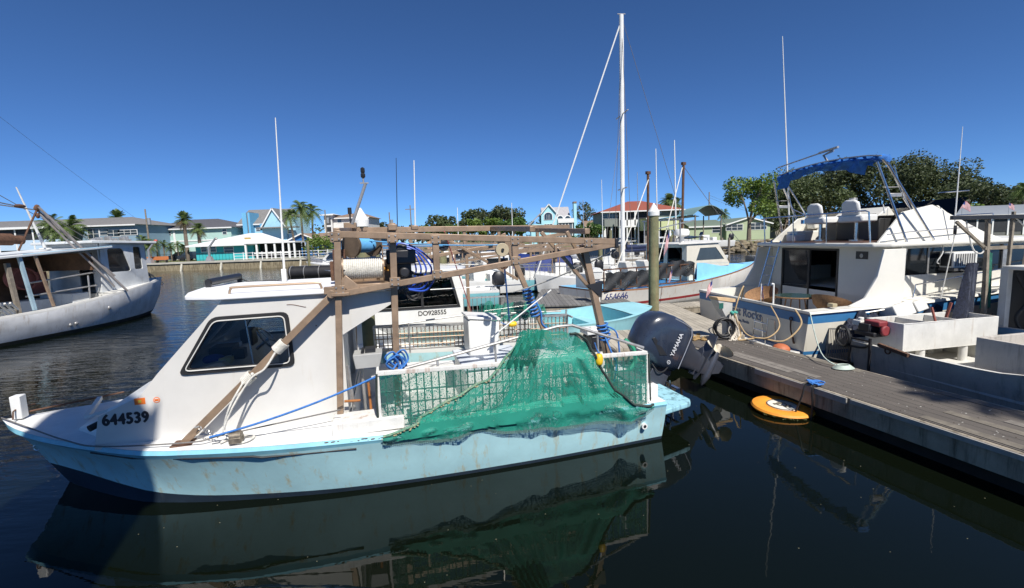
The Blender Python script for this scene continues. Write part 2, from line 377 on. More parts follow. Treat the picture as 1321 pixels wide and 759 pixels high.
for i in range(14):
    x = -52+i*5.6; m = MB(); m.beam((x, -.55, -.3), (x, -.12, 1.0), .22, .22, up=(0, 1, 0)); m.build('batter_post', M('pale post', (.5, .48, .4), rough=.9, var=.2), t)
# ------------------------------------------------------------------ the near boat: pale blue skimmer with a bronze frame
B1LOC = (1.643, 7.424, 0); B1RZ = 195
B1M = Matrix.Translation(B1LOC) @ Matrix.Rotation(R(B1RZ), 4, 'Z')
BLUEH = M('pale blue hull paint', (.42, .67, .70), rough=.42, var=.12, scale=1.6, streak=.85, scol=(.45, .38, .20), sth=.545, bump=.08, bscale=20)
BLUED = M('pale blue deck paint', (.30, .58, .66), rough=.55, var=.14, scale=4, streak=.4, scol=(.1, .2, .26), sth=.55)
boat = thing('fishing_boat', 'near fishing boat, pale blue hull, white cabin numbered 644539 and bronze truss frame', 'fishing boat', B1LOC, B1RZ)
gun = [(0, 1.45, .57), (1.9, 1.55, .62), (3.7, 1.60, .70), (4.8, 1.55, .73), (5.6, 1.41, .745), (6.2, 1.22, .755), (7.16, .68, .79), (7.75, .28, .84), (8.03, .0, .88)]
rub = [(0, 1.47, .535), (1.9, 1.57, .585), (3.7, 1.62, .66), (4.8, 1.57, .69), (5.6, 1.43, .705), (6.2, 1.24, .712), (7.16, .70, .745), (7.75, .29, .79), (8.01, 0, .83)]
r2 = [(0, 1.455, .50), (1.9, 1.555, .55), (3.7, 1.60, .62), (4.8, 1.545, .64), (5.6, 1.395, .65), (6.2, 1.195, .655), (7.12, .65, .69), (7.68, .25, .72), (7.94, 0, .74)]
mid = [(0, 1.41, .28), (1.9, 1.51, .30), (3.8, 1.53, .33), (4.8, 1.42, .36), (5.6, 1.25, .38), (6.2, 1.04, .42), (6.95, .58, .48), (7.5, .20, .52), (7.80, 0, .56)]
chi = [(0, 1.35, .045), (1.9, 1.44, .045), (3.9, 1.41, .055), (5.3, 1.20, .085), (6.05, .99, .13), (6.5, .76, .18), (7.1, .36, .24), (7.5, .09, .27), (7.64, 0, .28)]
wl_ = [(0, 1.33, -.02), (1.9, 1.42, -.02), (3.9, 1.38, -.02), (5.3, 1.16, -.02), (6.05, .95, -.02), (6.4, .80, -.02), (7.0, .38, -.02), (7.35, .1, -.02), (7.46, 0, -.02)]
kee = [(0, 0, -.35), (3, 0, -.42), (5.5, 0, -.42), (6.6, 0, -.34), (7.2, 0, -.15)]
hm, RR = hull_mesh([gun, rub, r2, mid, chi, wl_, kee], [0, 0, 1, 1, 2, 3], N=40)
hullo = hm.build('hull', [M('trim blue', (.22, .50, .60), rough=.4, var=.15, streak=.5, scol=(.4, .3, .2)), BLUEH, NAVY, M('antifouling', (.03, .035, .03), rough=.8, var=.5)], boat, smooth=35)
m = MB(); m.tube([(3.95, 1.588, .585), (4.9, 1.532, .61), (4.98, 1.535, .635), (5.6, 1.40, .65), (6.2, 1.20, .66), (6.7, .93, .68)], .011, 6); m.build('rub_strip', BLACK, hullo)
m = MB(); m.cyl((.33, 1.43, .27), (.33, 1.465, .27), .04, 16); m.build('drain_fitting', WHITE, hullo)
m = MB(); m.cyl((.33, 1.44, .27), (.33, 1.468, .27), .022, 12); m.build('drain_opening', BLACK, hullo)
m = MB(); m.torus((7.72, .03, .50), .035, .008, (0, 1, 0)); m.build('bow_eye', STEEL, hullo)
DECKW = M('white deck paint', (.68, .68, .66), rough=.6, var=.08, scale=5, streak=.4, scol=(.36, .24, .14), sth=.63, bump=.15)
dk = deck_mesh(RR[0], 4.05, w=.28, sole=.22, camber=.05, lip=.002).build('deck', DECKW, boat, smooth=30)
# peeling ledge beside the cage
PEEL = M('peeling deck paint', (.66, .65, .61), rough=.7, var=.12, scale=9, streak=.8, scol=(.33, .17, .10), sth=.56, bump=.3)
m = MB(); m.bx(3.42, 4.2, 1.15, 1.50, .705, .86); m.build('deck_step', PEEL, boat, bev=.015)
# rust flakes and stains along the gunwale, small raised scabs
m = MB()
for i in range(46):
    x = random.uniform(2.9, 4.4); y = 1.612-max(0, x-3.9)*.045-max(0, 3.5-x)*.028; z = .672+(x-3.7)*.03+random.uniform(-.01, .02)
    m.ball((x, y, z), (random.uniform(.006, .03), .006, random.uniform(.003, .009)), 6, 4)
m.build('rust_scab', RUST, hullo)
# foredeck trunk
m = MB()
def ring(x, y, z, zb): return [(x, y, zb), (x, y*.93, z), (x, 0, z+.035), (x, -y*.93, z), (x, -y, zb)]
m.loft([ring(7.02, .52, .83, .80), ring(6.62, .85, .97, .76), ring(6.5, 1.0, 1.13, .75), ring(6.1, 1.02, 1.28, .74), ring(5.9, 1.02, 1.5, .74)], closed=True, smooth=False)
m.build('trunk', WHITE, boat, bev=.012)
m = MB(); m.beam((7.22, -.35, .93), (7.02, .33, .90), .05, .05); m.beam((7.02, .35, .90), (6.62, .52, 1.03), .04, .03); m.build('hatch_coaming', WHITE2, boat, bev=.004)
m = MB(); m.cyl((6.60, .90, .98), (6.66, .98, .96), .035, 12); m.build('vent', BLACK, boat)
m = MB(); m.bx(7.80, 7.9, -.06, .06, .88, 1.16); m.build('bow_post', WHITE, boat, bev=.012)
m = MB(); m.tube([(7.85, .12, .9), (7.85, .1, .99), (7.85, .06, 1.0), (7.82, -.1, 1.0), (7.82, -.2, .98)], .009, 6); m.tube([(7.9, .0, .93), (7.5, -.36, .91), (7.1, -.66, .9)], .012, 6); m.build('bow_cleat', RUST, boat)
# cabin walls
CABW = M('white cabin gelcoat', (.60, .585, .55), rough=.4, var=.06, scale=1.5, streak=.4, scol=(.42, .34, .22), sth=.62)
side = [(6.60, .74), (6.53, 1.10), (6.14, 1.27), (5.95, 1.50), (5.26, 2.25), (4.05, 2.25), (4.05, .74)]
win = [(5.71, 1.49), (5.37, 2.045), (4.64, 2.05), (4.62, 1.475)]
for s_ in (1, -1):
    c = MB(); c.panel(side, [rrect(win, .07)], planP(1.05*s_), .045)
    co = c.build('cabin_wall', CABW, boat)
    inner = [(5.66, 1.52), (5.355, 2.015), (4.67, 2.02), (4.65, 1.505)]
    outer = [(5.76, 1.46), (5.385, 2.075), (4.61, 2.08), (4.585, 1.445)]
    f = MB(); f.panel(rrect(outer, .08), [rrect(inner, .06)], lambda u, v, w, s_=s_: (u, 1.053*s_+s_*w, v), .016); fo = f.build('window_frame', BLACK, co, bev=.004)
    if s_ > 0:
        t = MB(); pts = rrect([(5.69, 1.505), (5.36, 2.03), (4.655, 2.035), (4.635, 1.49)], .06)
        t.tube([(u, 1.078, v) for u, v in pts], .007, 5, closed=True); t.build('seal', WHITE2, fo)
    g = MB(); g.panel(inner, [], lambda u, v, w, s_=s_: (u, 1.045*s_-s_*w, v), .006); g.build('pane', GLASS, fo)
    if s_ > 0:
        g = MB(); g.beam((5.02, 1.03, 1.5), (5.06, 1.03, 2.03), .02, .012); g.build('mullion', STEEL, fo)
# raked front with two panes
def fr(u, v, w):      # u across, v up the rake
    x = 5.95-(5.95-5.26)*v; z = 1.5+.75*v; return (x-.74*w, u, z-.67*w)
m = MB(); holes = [rrect([(.06, .12), (.92, .12), (.92, .86), (.06, .86)], .06), rrect([(-.92, .12), (-.06, .12), (-.06, .86), (-.92, .86)], .06)]
m.panel([(-1.005, 0), (1.005, 0), (1.005, 1), (-1.005, 1)], holes, fr, .04); fo = m.build('windshield_wall', CABW, boat)
for a in (-.92, .06):
    g = MB(); g.panel([(a, .12), (a+.86, .12), (a+.86, .86), (a, .86)], [], lambda u, v, w: fr(u, v, w+.015), .006); g.build('pane', GLASS, fo)
m = MB(); m.panel([(-1.0, .76), (1.0, .76), (1.0, 2.25), (-1.0, 2.25)], [rrect([(-.95, .8), (.35, .8), (.35, 2.1), (-.95, 2.1)], .03)], lambda u, v, w: (4.055+w, u, v), .04); m.build('aft_bulkhead', CABW, boat)
# aft wing of the roof over the winch side
m = MB(); m.panel([(4.05, 2.24), (3.40, 2.24), (3.40, 2.13), (4.05, 1.76)], [], planP(1.05), .04); m.panel([(4.05, 2.24), (3.40, 2.24), (3.40, 2.13), (4.05, 1.76)], [], planP(-1.05), .04); m.build('roof_wing', CABW, boat)
roof = [(3.38, 1.10), (5.30, 1.10), (5.66, .92), (5.74, .6), (5.78, 0), (5.74, -.6), (5.66, -.92), (5.30, -1.10), (3.38, -1.10)]
m = MB(); m.panel(roof, [], lambda u, v, w: (u, v, 2.255+w+.03*(1-(v/1.1)**2)*w/.045), .045); m.build('roof', M('white roof gelcoat', (.78, .78, .78), rough=.5, var=.03), boat, bev=.012)
m = MB(); m.tube(smooth_path([(5.22, .93, 2.29), (5.20, .93, 2.36), (5.12, .93, 2.375), (4.34, .93, 2.375), (4.27, .93, 2.36), (4.25, .93, 2.29)], 4), .013, 8); m.build('handrail', M('tan tube', (.36, .26, .18), rough=.4, metal=.4), boat)
m = MB(); m.cyl((5.70, .05, 2.39), (5.62, -.95, 2.40), .045, 12); lb = m.build('light_bar', BLACKP, boat)
m = MB(); m.bx(5.67, 5.73, .03, .07, 2.29, 2.42); m.bx(5.59, 5.65, -.99, -.95, 2.29, 2.42); m.build('bracket', BLACKP, lb)
m = MB(); m.tube(smooth_path([(5.62, -.95, 2.38), (5.5, -1.0, 2.31), (5.2, -.95, 2.31), (4.9, -.5, 2.32)], 5), .008, 6); m.build('cable', BLACK, lb)
m = MB(); m.tube([(4.90, -.4, 2.29), (4.895, -.4, 2.45)], .02, 8); m.tube([(4.895, -.4, 2.45), (4.83, -.4, 4.55)], [.016, .006], 6); an = m.build('antenna', WHITE, boat)
m = MB(); m.bx(4.84, 4.96, -.46, -.34, 2.295, 2.32); m.bx(4.87, 4.93, -.44, -.36, 2.32, 2.5); m.build('antenna_mount', WHITE, an, bev=.01)
# interior: dash, wheel, seat, gauges
m = MB(); m.loft([[(5.9, y, 1.0), (5.9, y, 1.45), (5.35, y, 1.55), (5.2, y, 1.35), (5.2, y, 1.0)] for y in (-.98, .98)], closed=True, smooth=False); m.build('dashboard', WHITE2, boat)
m = MB(); m.torus((5.05, .15, 1.62), .19, .014, (-.8, 0, .6)); m.cyl((5.05, .15, 1.62), (5.2, .15, 1.5), .02)
for a in range(3):
    an_ = a*2.1; m.tube([(5.05, .15, 1.62), (5.05+.19*.6*math.cos(an_), .15+.19*math.sin(an_), 1.62+.19*.8*math.cos(an_))], .008, 5)
m.build('steering_wheel', STEEL, boat)
m = MB(); m.bx(5.35, 5.6, .3, .6, 1.5, 1.64); m.bx(5.3, 5.45, -.35, -.1, 1.5, 1.72); m.bx(5.2, 5.34, .55, .68, 1.5, 1.62); m.build('instrument', BLACKP, boat, bev=.01)
m = MB(); m.bx(5.4, 5.68, .0, .28, 1.5, 1.6); m.build('chart_box', M('pale blue box', (.45, .55, .7), rough=.5), boat, bev=.01)
m = MB(); m.bx(4.3, 4.75, .1, .75, .78, 1.35); m.bx(4.28, 4.36, .1, .75, 1.35, 1.72); m.build('helm_seat', BLACKP, boat, bev=.03)
m = MB(); m.ball((5.5, .75, 1.54), (.12, .09, .06)); m.build('blue_rag', M('blue cloth', (.03, .06, .3), rough=.9), boat)
m = MB(); m.bx(5.3, 5.42, .72, .86, 1.5, 1.56); m.build('yellow_box', M('yellow card', (.7, .6, .3)), boat)
m = MB(); m.tube(smooth_path([(4.62, 1.052, 2.155), (4.55, 1.052, 2.15), (4.45, 1.052, 2.12), (4.42, 1.052, 2.115)], 4), .004, 4); m.tube([(4.33, 1.052, 1.9), (4.33, 1.052, 1.885)], .006, 4); m.build('scratch', RUST, boat)
# stickers and registration number
m = MB(); m.bx(6.09, 6.19, 1.0505, 1.0525, 1.185, 1.255); m.build('permit_sticker', M('sticker orange', (.80, .18, .02), rough=.5, var=.05), boat)
m = MB(); m.bx(6.125, 6.155, 1.053, 1.0545, 1.205, 1.235); m.build('sticker_emblem', M('sticker yellow', (.6, .45, .05)), boat)
m = MB(); m.cyl((5.985, 1.0505, 1.215), (5.985, 1.0525, 1.215), .032, 20); so2 = m.build('round_sticker', M('sticker orange', (.8, .18, .02)), boat)
m = MB(); m.cyl((5.985, 1.0525, 1.215), (5.985, 1.0535, 1.215), .024, 20); m.build('sticker_white', WHITE, so2)
m = MB(); m.bx(5.965, 6.005, 1.0535, 1.0545, 1.203, 1.227); m.build('sticker_bar', M('sticker orange', (.8, .18, .02)), so2)
text_mesh('registration_number', '644539', .165, M('black lettering', (.012, .012, .018), rough=.5), boat, (6.50, 1.0505, 1.0), (-1, 0, -.03), (0, 0, 1), bold=.0075, spacing=1.08, xscale=.80)
# ---- bronze frame: posts, two trusses, winch gear
def chord(n, p, q, w=.065, h=.075, mat=BRONZE, par=None):
    mm = MB(); mm.beam(p, q, w, h); return mm.build(n, mat, par or boat, bev=.006)
post = chord('frame_post', (4.13, 1.17, .86), (4.01, 1.17, 2.97), .07, .07)
chord('frame_post', (3.50, 1.08, .22), (3.41, 1.08, 2.98), .07, .075)
chord('frame_post', (4.10, -1.17, .72), (4.01, -1.17, 3.0), .07, .07); chord('frame_post', (3.46, -1.10, .22), (3.41, -1.10, 3.0), .07, .075)
m = MB(); m.bx(3.93, 4.12, 1.09, 1.25, 2.235, 2.27); m.build('post_flange', BRONZE, boat, bev=.004)
chord('top_chord', (4.045, 1.17, 2.925), (.60, 1.17, 2.725), .07, .075)
chord('lower_chord', (4.045, 1.17, 2.25), (.60, 1.17, 2.69), .065, .07)
for x0 in (2.93, 1.96, 1.42, .95):
    zt = 2.725+(x0-.6)/3.445*.2-.03; zb = 2.69-(x0-.6)/3.445*.44+.03
    if x0 in (2.93, 1.96): chord('truss_strut', (x0, 1.17, zb), (x0, 1.17, zt), .06, .075)
    else: chord('truss_strut', (x0, 1.17, zb-(.12 if x0 == 1.42 else 0)), (x0, 1.17, zb+.1 if x0 == 1.42 else zt), .035, .035)
chord('top_chord', (4.02, -1.12, 3.03), (.3, -1.12, 2.98), .08, .09)
chord('lower_chord', (4.02, -1.12, 2.40), (.3, -1.12, 2.88), .06, .06)
for x0 in (3.1, 2.2, 1.6, .9): chord('truss_strut', (x0, -1.12, 2.88-(x0-.3)/3.72*.48), (x0, -1.12, 2.98), .05, .05)
# crossbars between the two trusses
for x0, z0 in ((4.02, 2.99), (3.41, 3.03), (1.72, 2.95), (.98, 2.9)): chord('crossbar', (x0, 1.17, z0-.03), (x0, -1.12, z0+.05), .07, .07)
m = MB(); m.bx(.56, .61, 1.12, 1.22, 2.64, 2.77); m.build('end_bracket', BLACKP, boat, bev=.01)
m = MB(); m.bx(3.92, 4.11, -1.25, -1.03, 3.06, 3.15); m.bx(3.36, 3.46, 1.1, 1.2, 2.95, 3.02); m.bx(3.12, 3.2, 1.1, 1.2, 2.95, 3.0); m.build('chord_bracket', BRONZE, boat, bev=.008)
chord('gusset', (4.0, 1.17, 2.42), (3.85, 1.17, 2.28), .03, .12)
# welded plates with bolt heads where struts meet chords
for x0, z0 in ((4.03, 2.90), (4.03, 2.30), (3.42, 2.86), (3.42, 2.36), (2.93, 2.83), (2.93, 2.42), (1.96, 2.78), (1.96, 2.54), (.98, 2.72)):
    m = MB(); m.bx(x0-.06, x0+.06, 1.206, 1.214, z0-.05, z0+.05); pl_ = m.build('joint_plate', BRONZE, boat, bev=.003)
    m = MB(); [m.cyl((x0+a, 1.213, z0+b_), (x0+a, 1.224, z0+b_), .010, 6) for a in (-.035, .035) for b_ in (-.028, .028)]; m.build('bolt_heads', ALU, pl_)
# aft legs and their braces
chord('frame_leg', (.98, 1.02, 2.70), (.50, .98, .60), .085, .085); chord('frame_leg', (1.55, -1.05, 2.9), (.62, -1.05, .60), .085, .085)
chord('leg_brace', (1.55, 1.0, 2.88), (.80, 1.0, 2.02), .045, .045); chord('leg_brace', (1.20, 1.0, 2.88), (.76, 1.0, 2.05), .045, .045); chord('leg_brace', (2.6, -1.05, 2.9), (1.3, -1.05, 2.1), .045, .045)
m = MB(); m.panel([(.95, 2.16), (.72, 2.20), (.74, 1.98)], [], planP(1.06), .1); m.build('leg_gusset', BLACKP, boat)
chord('side_brace', (5.72, 1.20, .76), (4.06, 1.16, 2.30), .065, .075)
m = MB(); m.bx(5.62, 5.82, 1.1, 1.3, .745, .765); m.build('brace_foot', RUST, boat, bev=.003)
m = MB(); m.cyl((4.12, 1.1, 2.26), (4.12, 1.24, 2.26), .045, 12); m.bx(4.05, 4.2, 1.12, 1.2, 2.26, 2.34); m.build('brace_pivot', BRONZE, boat, bev=.004)
# winch: tray, rope drum, two flanged discs, hydraulic block and hoses
m = MB(); m.bx(3.42, 4.0, .1, 1.05, 2.30, 2.34); m.beam((3.95, .55, 2.34), (3.95, .55, 2.6), .03, .3); m.beam((3.45, .55, 2.34), (3.45, .55, 2.6), .03, .3); m.bx(3.5, 3.8, .2, .5, 2.34, 2.42); m.build('winch_tray', BRONZE, boat, bev=.005)
m = MB(); pts = []
for i in range(24*19): pts.append((3.98-.42*i/(24*19), .95+.118*math.cos(2*math.pi*i/24), 2.52+.118*math.sin(2*math.pi*i/24)))
m.tube(pts, .0125, 5); m.cyl((3.99, .95, 2.52), (3.55, .95, 2.52), .112, 20); dr = m.build('rope_drum', ROPEW, boat)
m = MB(); m.cyl((4.0, .95, 2.52), (3.985, .95, 2.52), .15, 24); m.cyl((3.55, .95, 2.52), (3.535, .95, 2.52), .15, 24); m.build('drum_flange', BRONZE, dr)
m = MB(); m.cyl((3.93, .50, 2.79), (3.905, .47, 2.79), .15, 28); m.cyl((3.68, .22, 2.79), (3.655, .19, 2.79), .15, 28); fl = m.build('winch_flange', M('brown flange', (.12, .085, .055), rough=.6, var=.3, metal=.2, scale=9), boat)
m = MB()
for i in range(9):
    t = .25+i*.06; c = Vector((3.915, .485, 2.79)).lerp(Vector((3.665, .205, 2.79)), t); m.torus(c, .085, .012, (.66, .75, 0), 18, 5)
m.cyl((3.92, .49, 2.79), (3.66, .2, 2.79), .08, 14); m.build('blue_line_spool', M('light blue line', (.1, .34, .62), rough=.8), fl)
m = MB(); m.bx(3.15, 3.5, .1, .9, 2.55, 2.72); m.bx(3.2, 3.42, .2, .7, 2.35, 2.55); m.cyl((3.3, .9, 2.45), (3.3, 1.02, 2.45), .06); m.bx(3.25, 3.4, .6, .9, 2.70, 2.78); m.build('hydraulic_block', BLACKP, boat, bev=.015)
for k in range(5):
    m = MB(); y = .45+.12*k; r_ = .16+.03*k
    e = .05*k; m.tube(smooth_path([(3.42, y, 2.60+.5*e), (3.3+e*.2, y, 2.68+e*.6), (3.18-.3*e, y+.02, 2.66+e*.3), (3.14-e, y, 2.54), (3.13-e*1.1, y, 2.42), (3.18-e*.7, y-.05, 2.29-.4*e), (3.25, y-.1, 2.22)], 6), .011, 7); m.build('hydraulic_hose', M('blue hose', (.02, .08, .5), rough=.4), boat)
for k in range(4):
    m = MB(); y = .3+.15*k
    m.tube(smooth_path([(3.3, y, 2.45), (3.15, y, 2.40), (3.06, y, 2.28+.03*k), (3.1, y, 2.12), (3.22, y, 2.08), (3.32, y, 2.2)], 6), .012, 6); m.build('hydraulic_hose', BLACK, boat)
m = MB(); m.bx(3.42, 3.5, .8, .95, 2.47, 2.55); m.cyl((3.5, .85, 2.5), (3.56, .95, 2.5), .03); m.build('brass_valve', M('orange valve', (.5, .25, .05), rough=.4), boat, bev=.008)
m = MB(); m.bx(4.0, 4.15, .25, .5, 2.3, 2.75); m.bx(4.14, 4.2, .3, .42, 2.35, 2.6); m.build('rusty_bracket', RUST, boat, bev=.01)
# blocks and sheaves hanging on the truss
def sheave(name, c, r, mat_):
    mm = MB(); mm.cyl((c[0], c[1]-.03, c[2]), (c[0], c[1]+.03, c[2]), r, 24); s0 = mm.build(name, mat_, boat, bev=.006)
    mm = MB(); mm.cyl((c[0], c[1]-.05, c[2]), (c[0], c[1]+.05, c[2]), r*.22, 12); mm.bx(c[0]-r*.55, c[0]+r*.55, c[1]-.045, c[1]-.032, c[2]-.01, c[2]+r*1.5); mm.build('block_cheek', BLACKP, s0)
SH = M('cream sheave', (.42, .36, .25), rough=.5, var=.2)
sheave('sheave', (1.93, .4, 2.66), .095, SH); sheave('sheave', (2.66, -.3, 2.74), .08, BLACKP); sheave('sheave', (1.90, .35, 2.44), .06, RUST); sheave('sheave', (.58, 1.15, 2.55), .05, BLACKP)
# strobe pole and small lamp
m = MB(); m.tube([(3.95, -.5, 3.1), (3.72, -.5, 3.69)], .022, 8); m.beam((3.80, -.5, 3.69), (3.68, -.5, 3.69), .03, .015); m.tube([(3.75, -.5, 3.69), (3.75, -.5, 3.76)], .012, 6); st = m.build('light_pole', ALU, boat)
m = MB(); m.loft([[(3.75+r_*math.cos(a*.785), -.5+r_*math.sin(a*.785), z) for a in range(8)] for r_, z in ((.018, 3.76), (.032, 3.78), (.032, 3.82), (.022, 3.83), (.03, 3.845), (.03, 3.90), (.01, 3.915))]); m.build('anchor_light', BLACKP, st)
m = MB(); m.tube([(3.97, -.5, 3.12), (3.97, -.5, 3.25)], .012, 6); m.cyl((3.97, -.5, 3.25), (3.97, -.5, 3.34), .028, 12); m.build('masthead_light', BLACKP, boat)
# side cages
def cage(y, x0, x1, zt0, zt1, zb0, zb1, n, slat_m):
    s_ = 1 if y > 0 else -1
    f = MB(); f.beam((x0, y, zt0), (x1, y, zt1), .05, .05); f.beam((x0, y, zb0), (x1, y, zb1), .03, .03); f.beam((x0, y, zt0), (x0, y, zb0), .03, .03); f.beam((x1, y, zt1), (x1, y, zb1), .03, .03)
    f.beam((x0, y, zt0), (x0, y-s_*.25, zt0), .03, .03); f.beam((x1, y, zt1), (x1, y-s_*.25, zt1), .03, .03)
    fo_ = f.build('cage_frame', PEEL if s_ > 0 else ALU, boat, bev=.004)
    q = MB()
    for i in range(1, n):
        t = i/n; x = x0+(x1-x0)*t; q.tube([(x, y, zt0+(zt1-zt0)*t-.02), (x, y, zb0+(zb1-zb0)*t+.01)], .0085, 5)
    for k in (.32, .52, .8): q.tube([(x0, y-s_*.012, zt0+(zb0-zt0)*k), (x1, y-s_*.012, zt1+(zb1-zt1)*k)], .009, 5)
    q.build('cage_slats', slat_m, fo_)
cage(1.44, 3.68, .29, 1.36, 1.265, .66, .57, 40, M('green coated bars', (.05, .13, .11), rough=.6, var=.3))
cage(-1.42, 3.78, 2.20, 1.40, 1.33, .98, .93, 22, BRONZE); cage(-1.42, 1.96, .25, 1.42, 1.335, .95, .88, 22, BRONZE)
m = MB(); m.tube([(3.75, 1.36, 1.30), (1.5, 1.36, 1.70), (1.3, 1.36, 1.70), (.30, 1.38, 1.32)], .019, 8); 
for x0, zt in ((3.0, 1.43), (2.3, 1.55), (.95, 1.55)): m.tube([(x0, 1.36, zt), (x0, 1.38, 1.30)], .014, 6)
m.build('grab_rail', ALU, boat)
m = MB(); m.tube([(3.7, -1.36, 1.40), (2.2, -1.36, 1.50), (.4, -1.36, 1.43)], .015, 8)
for x0 in (3.2, 2.2, 1.2): m.tube([(x0, -1.36, 1.42), (x0, -1.38, .9)], .014, 6)
m.build('grab_rail', ALU, boat)
# cockpit furniture
m = MB(); m.panel([(3.94, 1.33), (3.66, 1.33), (3.62, 1.50), (3.96, 1.50)], [], lambda u, v, w: (u, .75+w, v), .3); tb = m.build('bait_tray', M('grey box', (.35, .35, .34), rough=.5), boat, bev=.01)
m = MB(); m.bx(3.70, 3.82, .82, .98, 1.50, 1.55); m.tube([(3.85, .8, 1.52), (3.85, 1.0, 1.52)], .02, 6); m.build('tools', BLACKP, tb)
m = MB(); m.tube([(3.85, .9, .25), (3.88, .9, 1.35)], .02, 6); m.tube([(3.98, 1.1, .86), (4.02, 1.1, 1.4)], .018, 6); m.build('tray_post', ALU, boat)
m = MB(); m.tube([(3.79, 1.15, .86), (3.80, 1.15, 1.18)], .016, 6); m.tube([(3.9, 1.15, .98), (4.08, 1.15, .99)], .015, 6); m.build('rusty_rod', M('orange rust rod', (.32, .12, .03), rough=.8), boat)
m = MB(); m.panel([(2.32, .75), (2.30, 1.56), (1.82, 1.50), (1.88, .72)], [], lambda u, v, w: (u, -.95+w, v), .05); m.panel([(2.32, .75), (2.30, 1.56), (1.82, 1.50), (1.88, .72)], [], lambda u, v, w: (u, -.45+w, v), .05); m.loft([[(2.33, y, 1.58), (1.80, y, 1.52), (1.80, y, 1.56), (2.33, y, 1.62)] for y in (-1.0, -.38)]); m.box((2.3, -.66, 1.15), (.04, .5, .8)); m.build('console_box', WHITE, boat, bev=.01)
m = MB(); m.bx(1.55, 2.5, -.9, .3, .225, .95); m.build('fish_box', WHITE, boat, bev=.04)
m = MB(); m.bx(1.52, 2.53, -.93, .33, .95, .99); m.build('box_lid', M('lid blue white', (.6, .64, .7), rough=.4), boat, bev=.015)
m = MB(); m.bx(1.1, 1.5, -.5, .5, .225, 1.08); m.bx(.95, 1.1, -.3, .4, .6, 1.1); m.build('cooler', WHITE, boat, bev=.05)
m = MB(); m.bx(2.6, 3.3, -.2, .8, .225, .58); m.build('cull_table', WHITE2, boat, bev=.02)
m = MB(); m.bx(.25, .9, -.9, .9, .225, .7); m.build('stern_box', WHITE2, boat, bev=.02)
m = MB(); m.bx(.02, .42, -1.3, 1.30, .57, .76); m.build('stern_bench', DECKW, boat, bev=.02)
m = MB(); m.bx(.05, .36, .55, 1.2, .762, .775); m.build('non_skid_pad', M('dark pad', (.09, .09, .10), rough=.9), boat)
# small petrol pump in the stern
m = MB(); m.bx(.20, .52, -.2, .2, 1.0, 1.08); m.cyl((.35, -.2, 1.16), (.35, .2, 1.16), .13, 16); m.bx(.25, .5, .0, .22, 1.08, 1.25); m.tube(smooth_path([(.3, .2, 1.1), (.15, .3, 1.0), (.2, .35, .8), (.35, .3, .78)], 5), .03, 7); pe = m.build('pump_engine', BLACKP, boat, bev=.01)
m = MB(); m.bx(.28, .56, -.12, .18, 1.27, 1.36); m.cyl((.42, .05, 1.36), (.42, .05, 1.39), .035); m.build('fuel_tank', WHITE, pe, bev=.02)
m = MB(); m.bx(.15, .6, -.3, .3, .76, 1.0); m.build('engine_box', WHITE2, boat, bev=.01)
m = MB(); m.tube(smooth_path([(.12, .55, 1.25), (.0, .6, 1.1), (-.02, .6, .9), (.1, .62, .78)], 6), .03, 8); m.build('green_hose', M('green hose', (.02, .25, .14), rough=.5), boat)
# swim platform
m = MB(); m.panel([(-.002, 1.30), (-.62, 1.12), (-.70, 1.0), (-.70, -1.0), (-.62, -1.12), (-.002, -1.3)], [rrect([(-.71+.0001, -.32), (-.71+.0001, -.31), (-.7099, -.31)], .001)] if False else [], lambda u, v, w: (u, v, .30+w), .07); pf = m.build('swim_platform', M('worn platform', (.30, .56, .64), rough=.7, var=.12, scale=30, streak=.9, scol=(.03, .06, .08), sth=.5), boat, bev=.02)
# outboard, tilted up
TH_ = R(62)
def ot(a, y, v):
    a2 = a*math.cos(TH_)-v*math.sin(TH_); v2 = a*math.sin(TH_)+v*math.cos(TH_); return (-.62-a2, y, .62+v2)
def sring(a0, a1, hw, v, n=24, ex=3.6, sk=0):
    out = []
    for i in range(n):
        t = 2*math.pi*i/n; c, s_ = math.cos(t), math.sin(t)
        out.append(ot((a0+a1)/2+(a1-a0)/2*math.copysign(abs(c)**(2/ex), c), hw*math.copysign(abs(s_)**(2/ex), s_), v+sk*c))
    return out
OBN = M('dark blue grey cowling', (.024, .032, .052), rough=.25, var=.15, streak=.25, scol=(.12, .13, .15), coat=.4)
OBG = M('dark grey casting', (.05, .055, .07), rough=.35, var=.2, metal=.2)
m = MB(); m.loft([sring(.12, .84, .20, -.43), sring(.07, .90, .24, -.36), sring(.04, .93, .275, -.15), sring(.03, .93, .285, .05), sring(.05, .91, .285, .22), sring(.09, .84, .265, .36), sring(.16, .72, .22, .46), sring(.26, .58, .13, .515)]); cowl = m.build('outboard_cowling', OBN, boat, smooth=50)
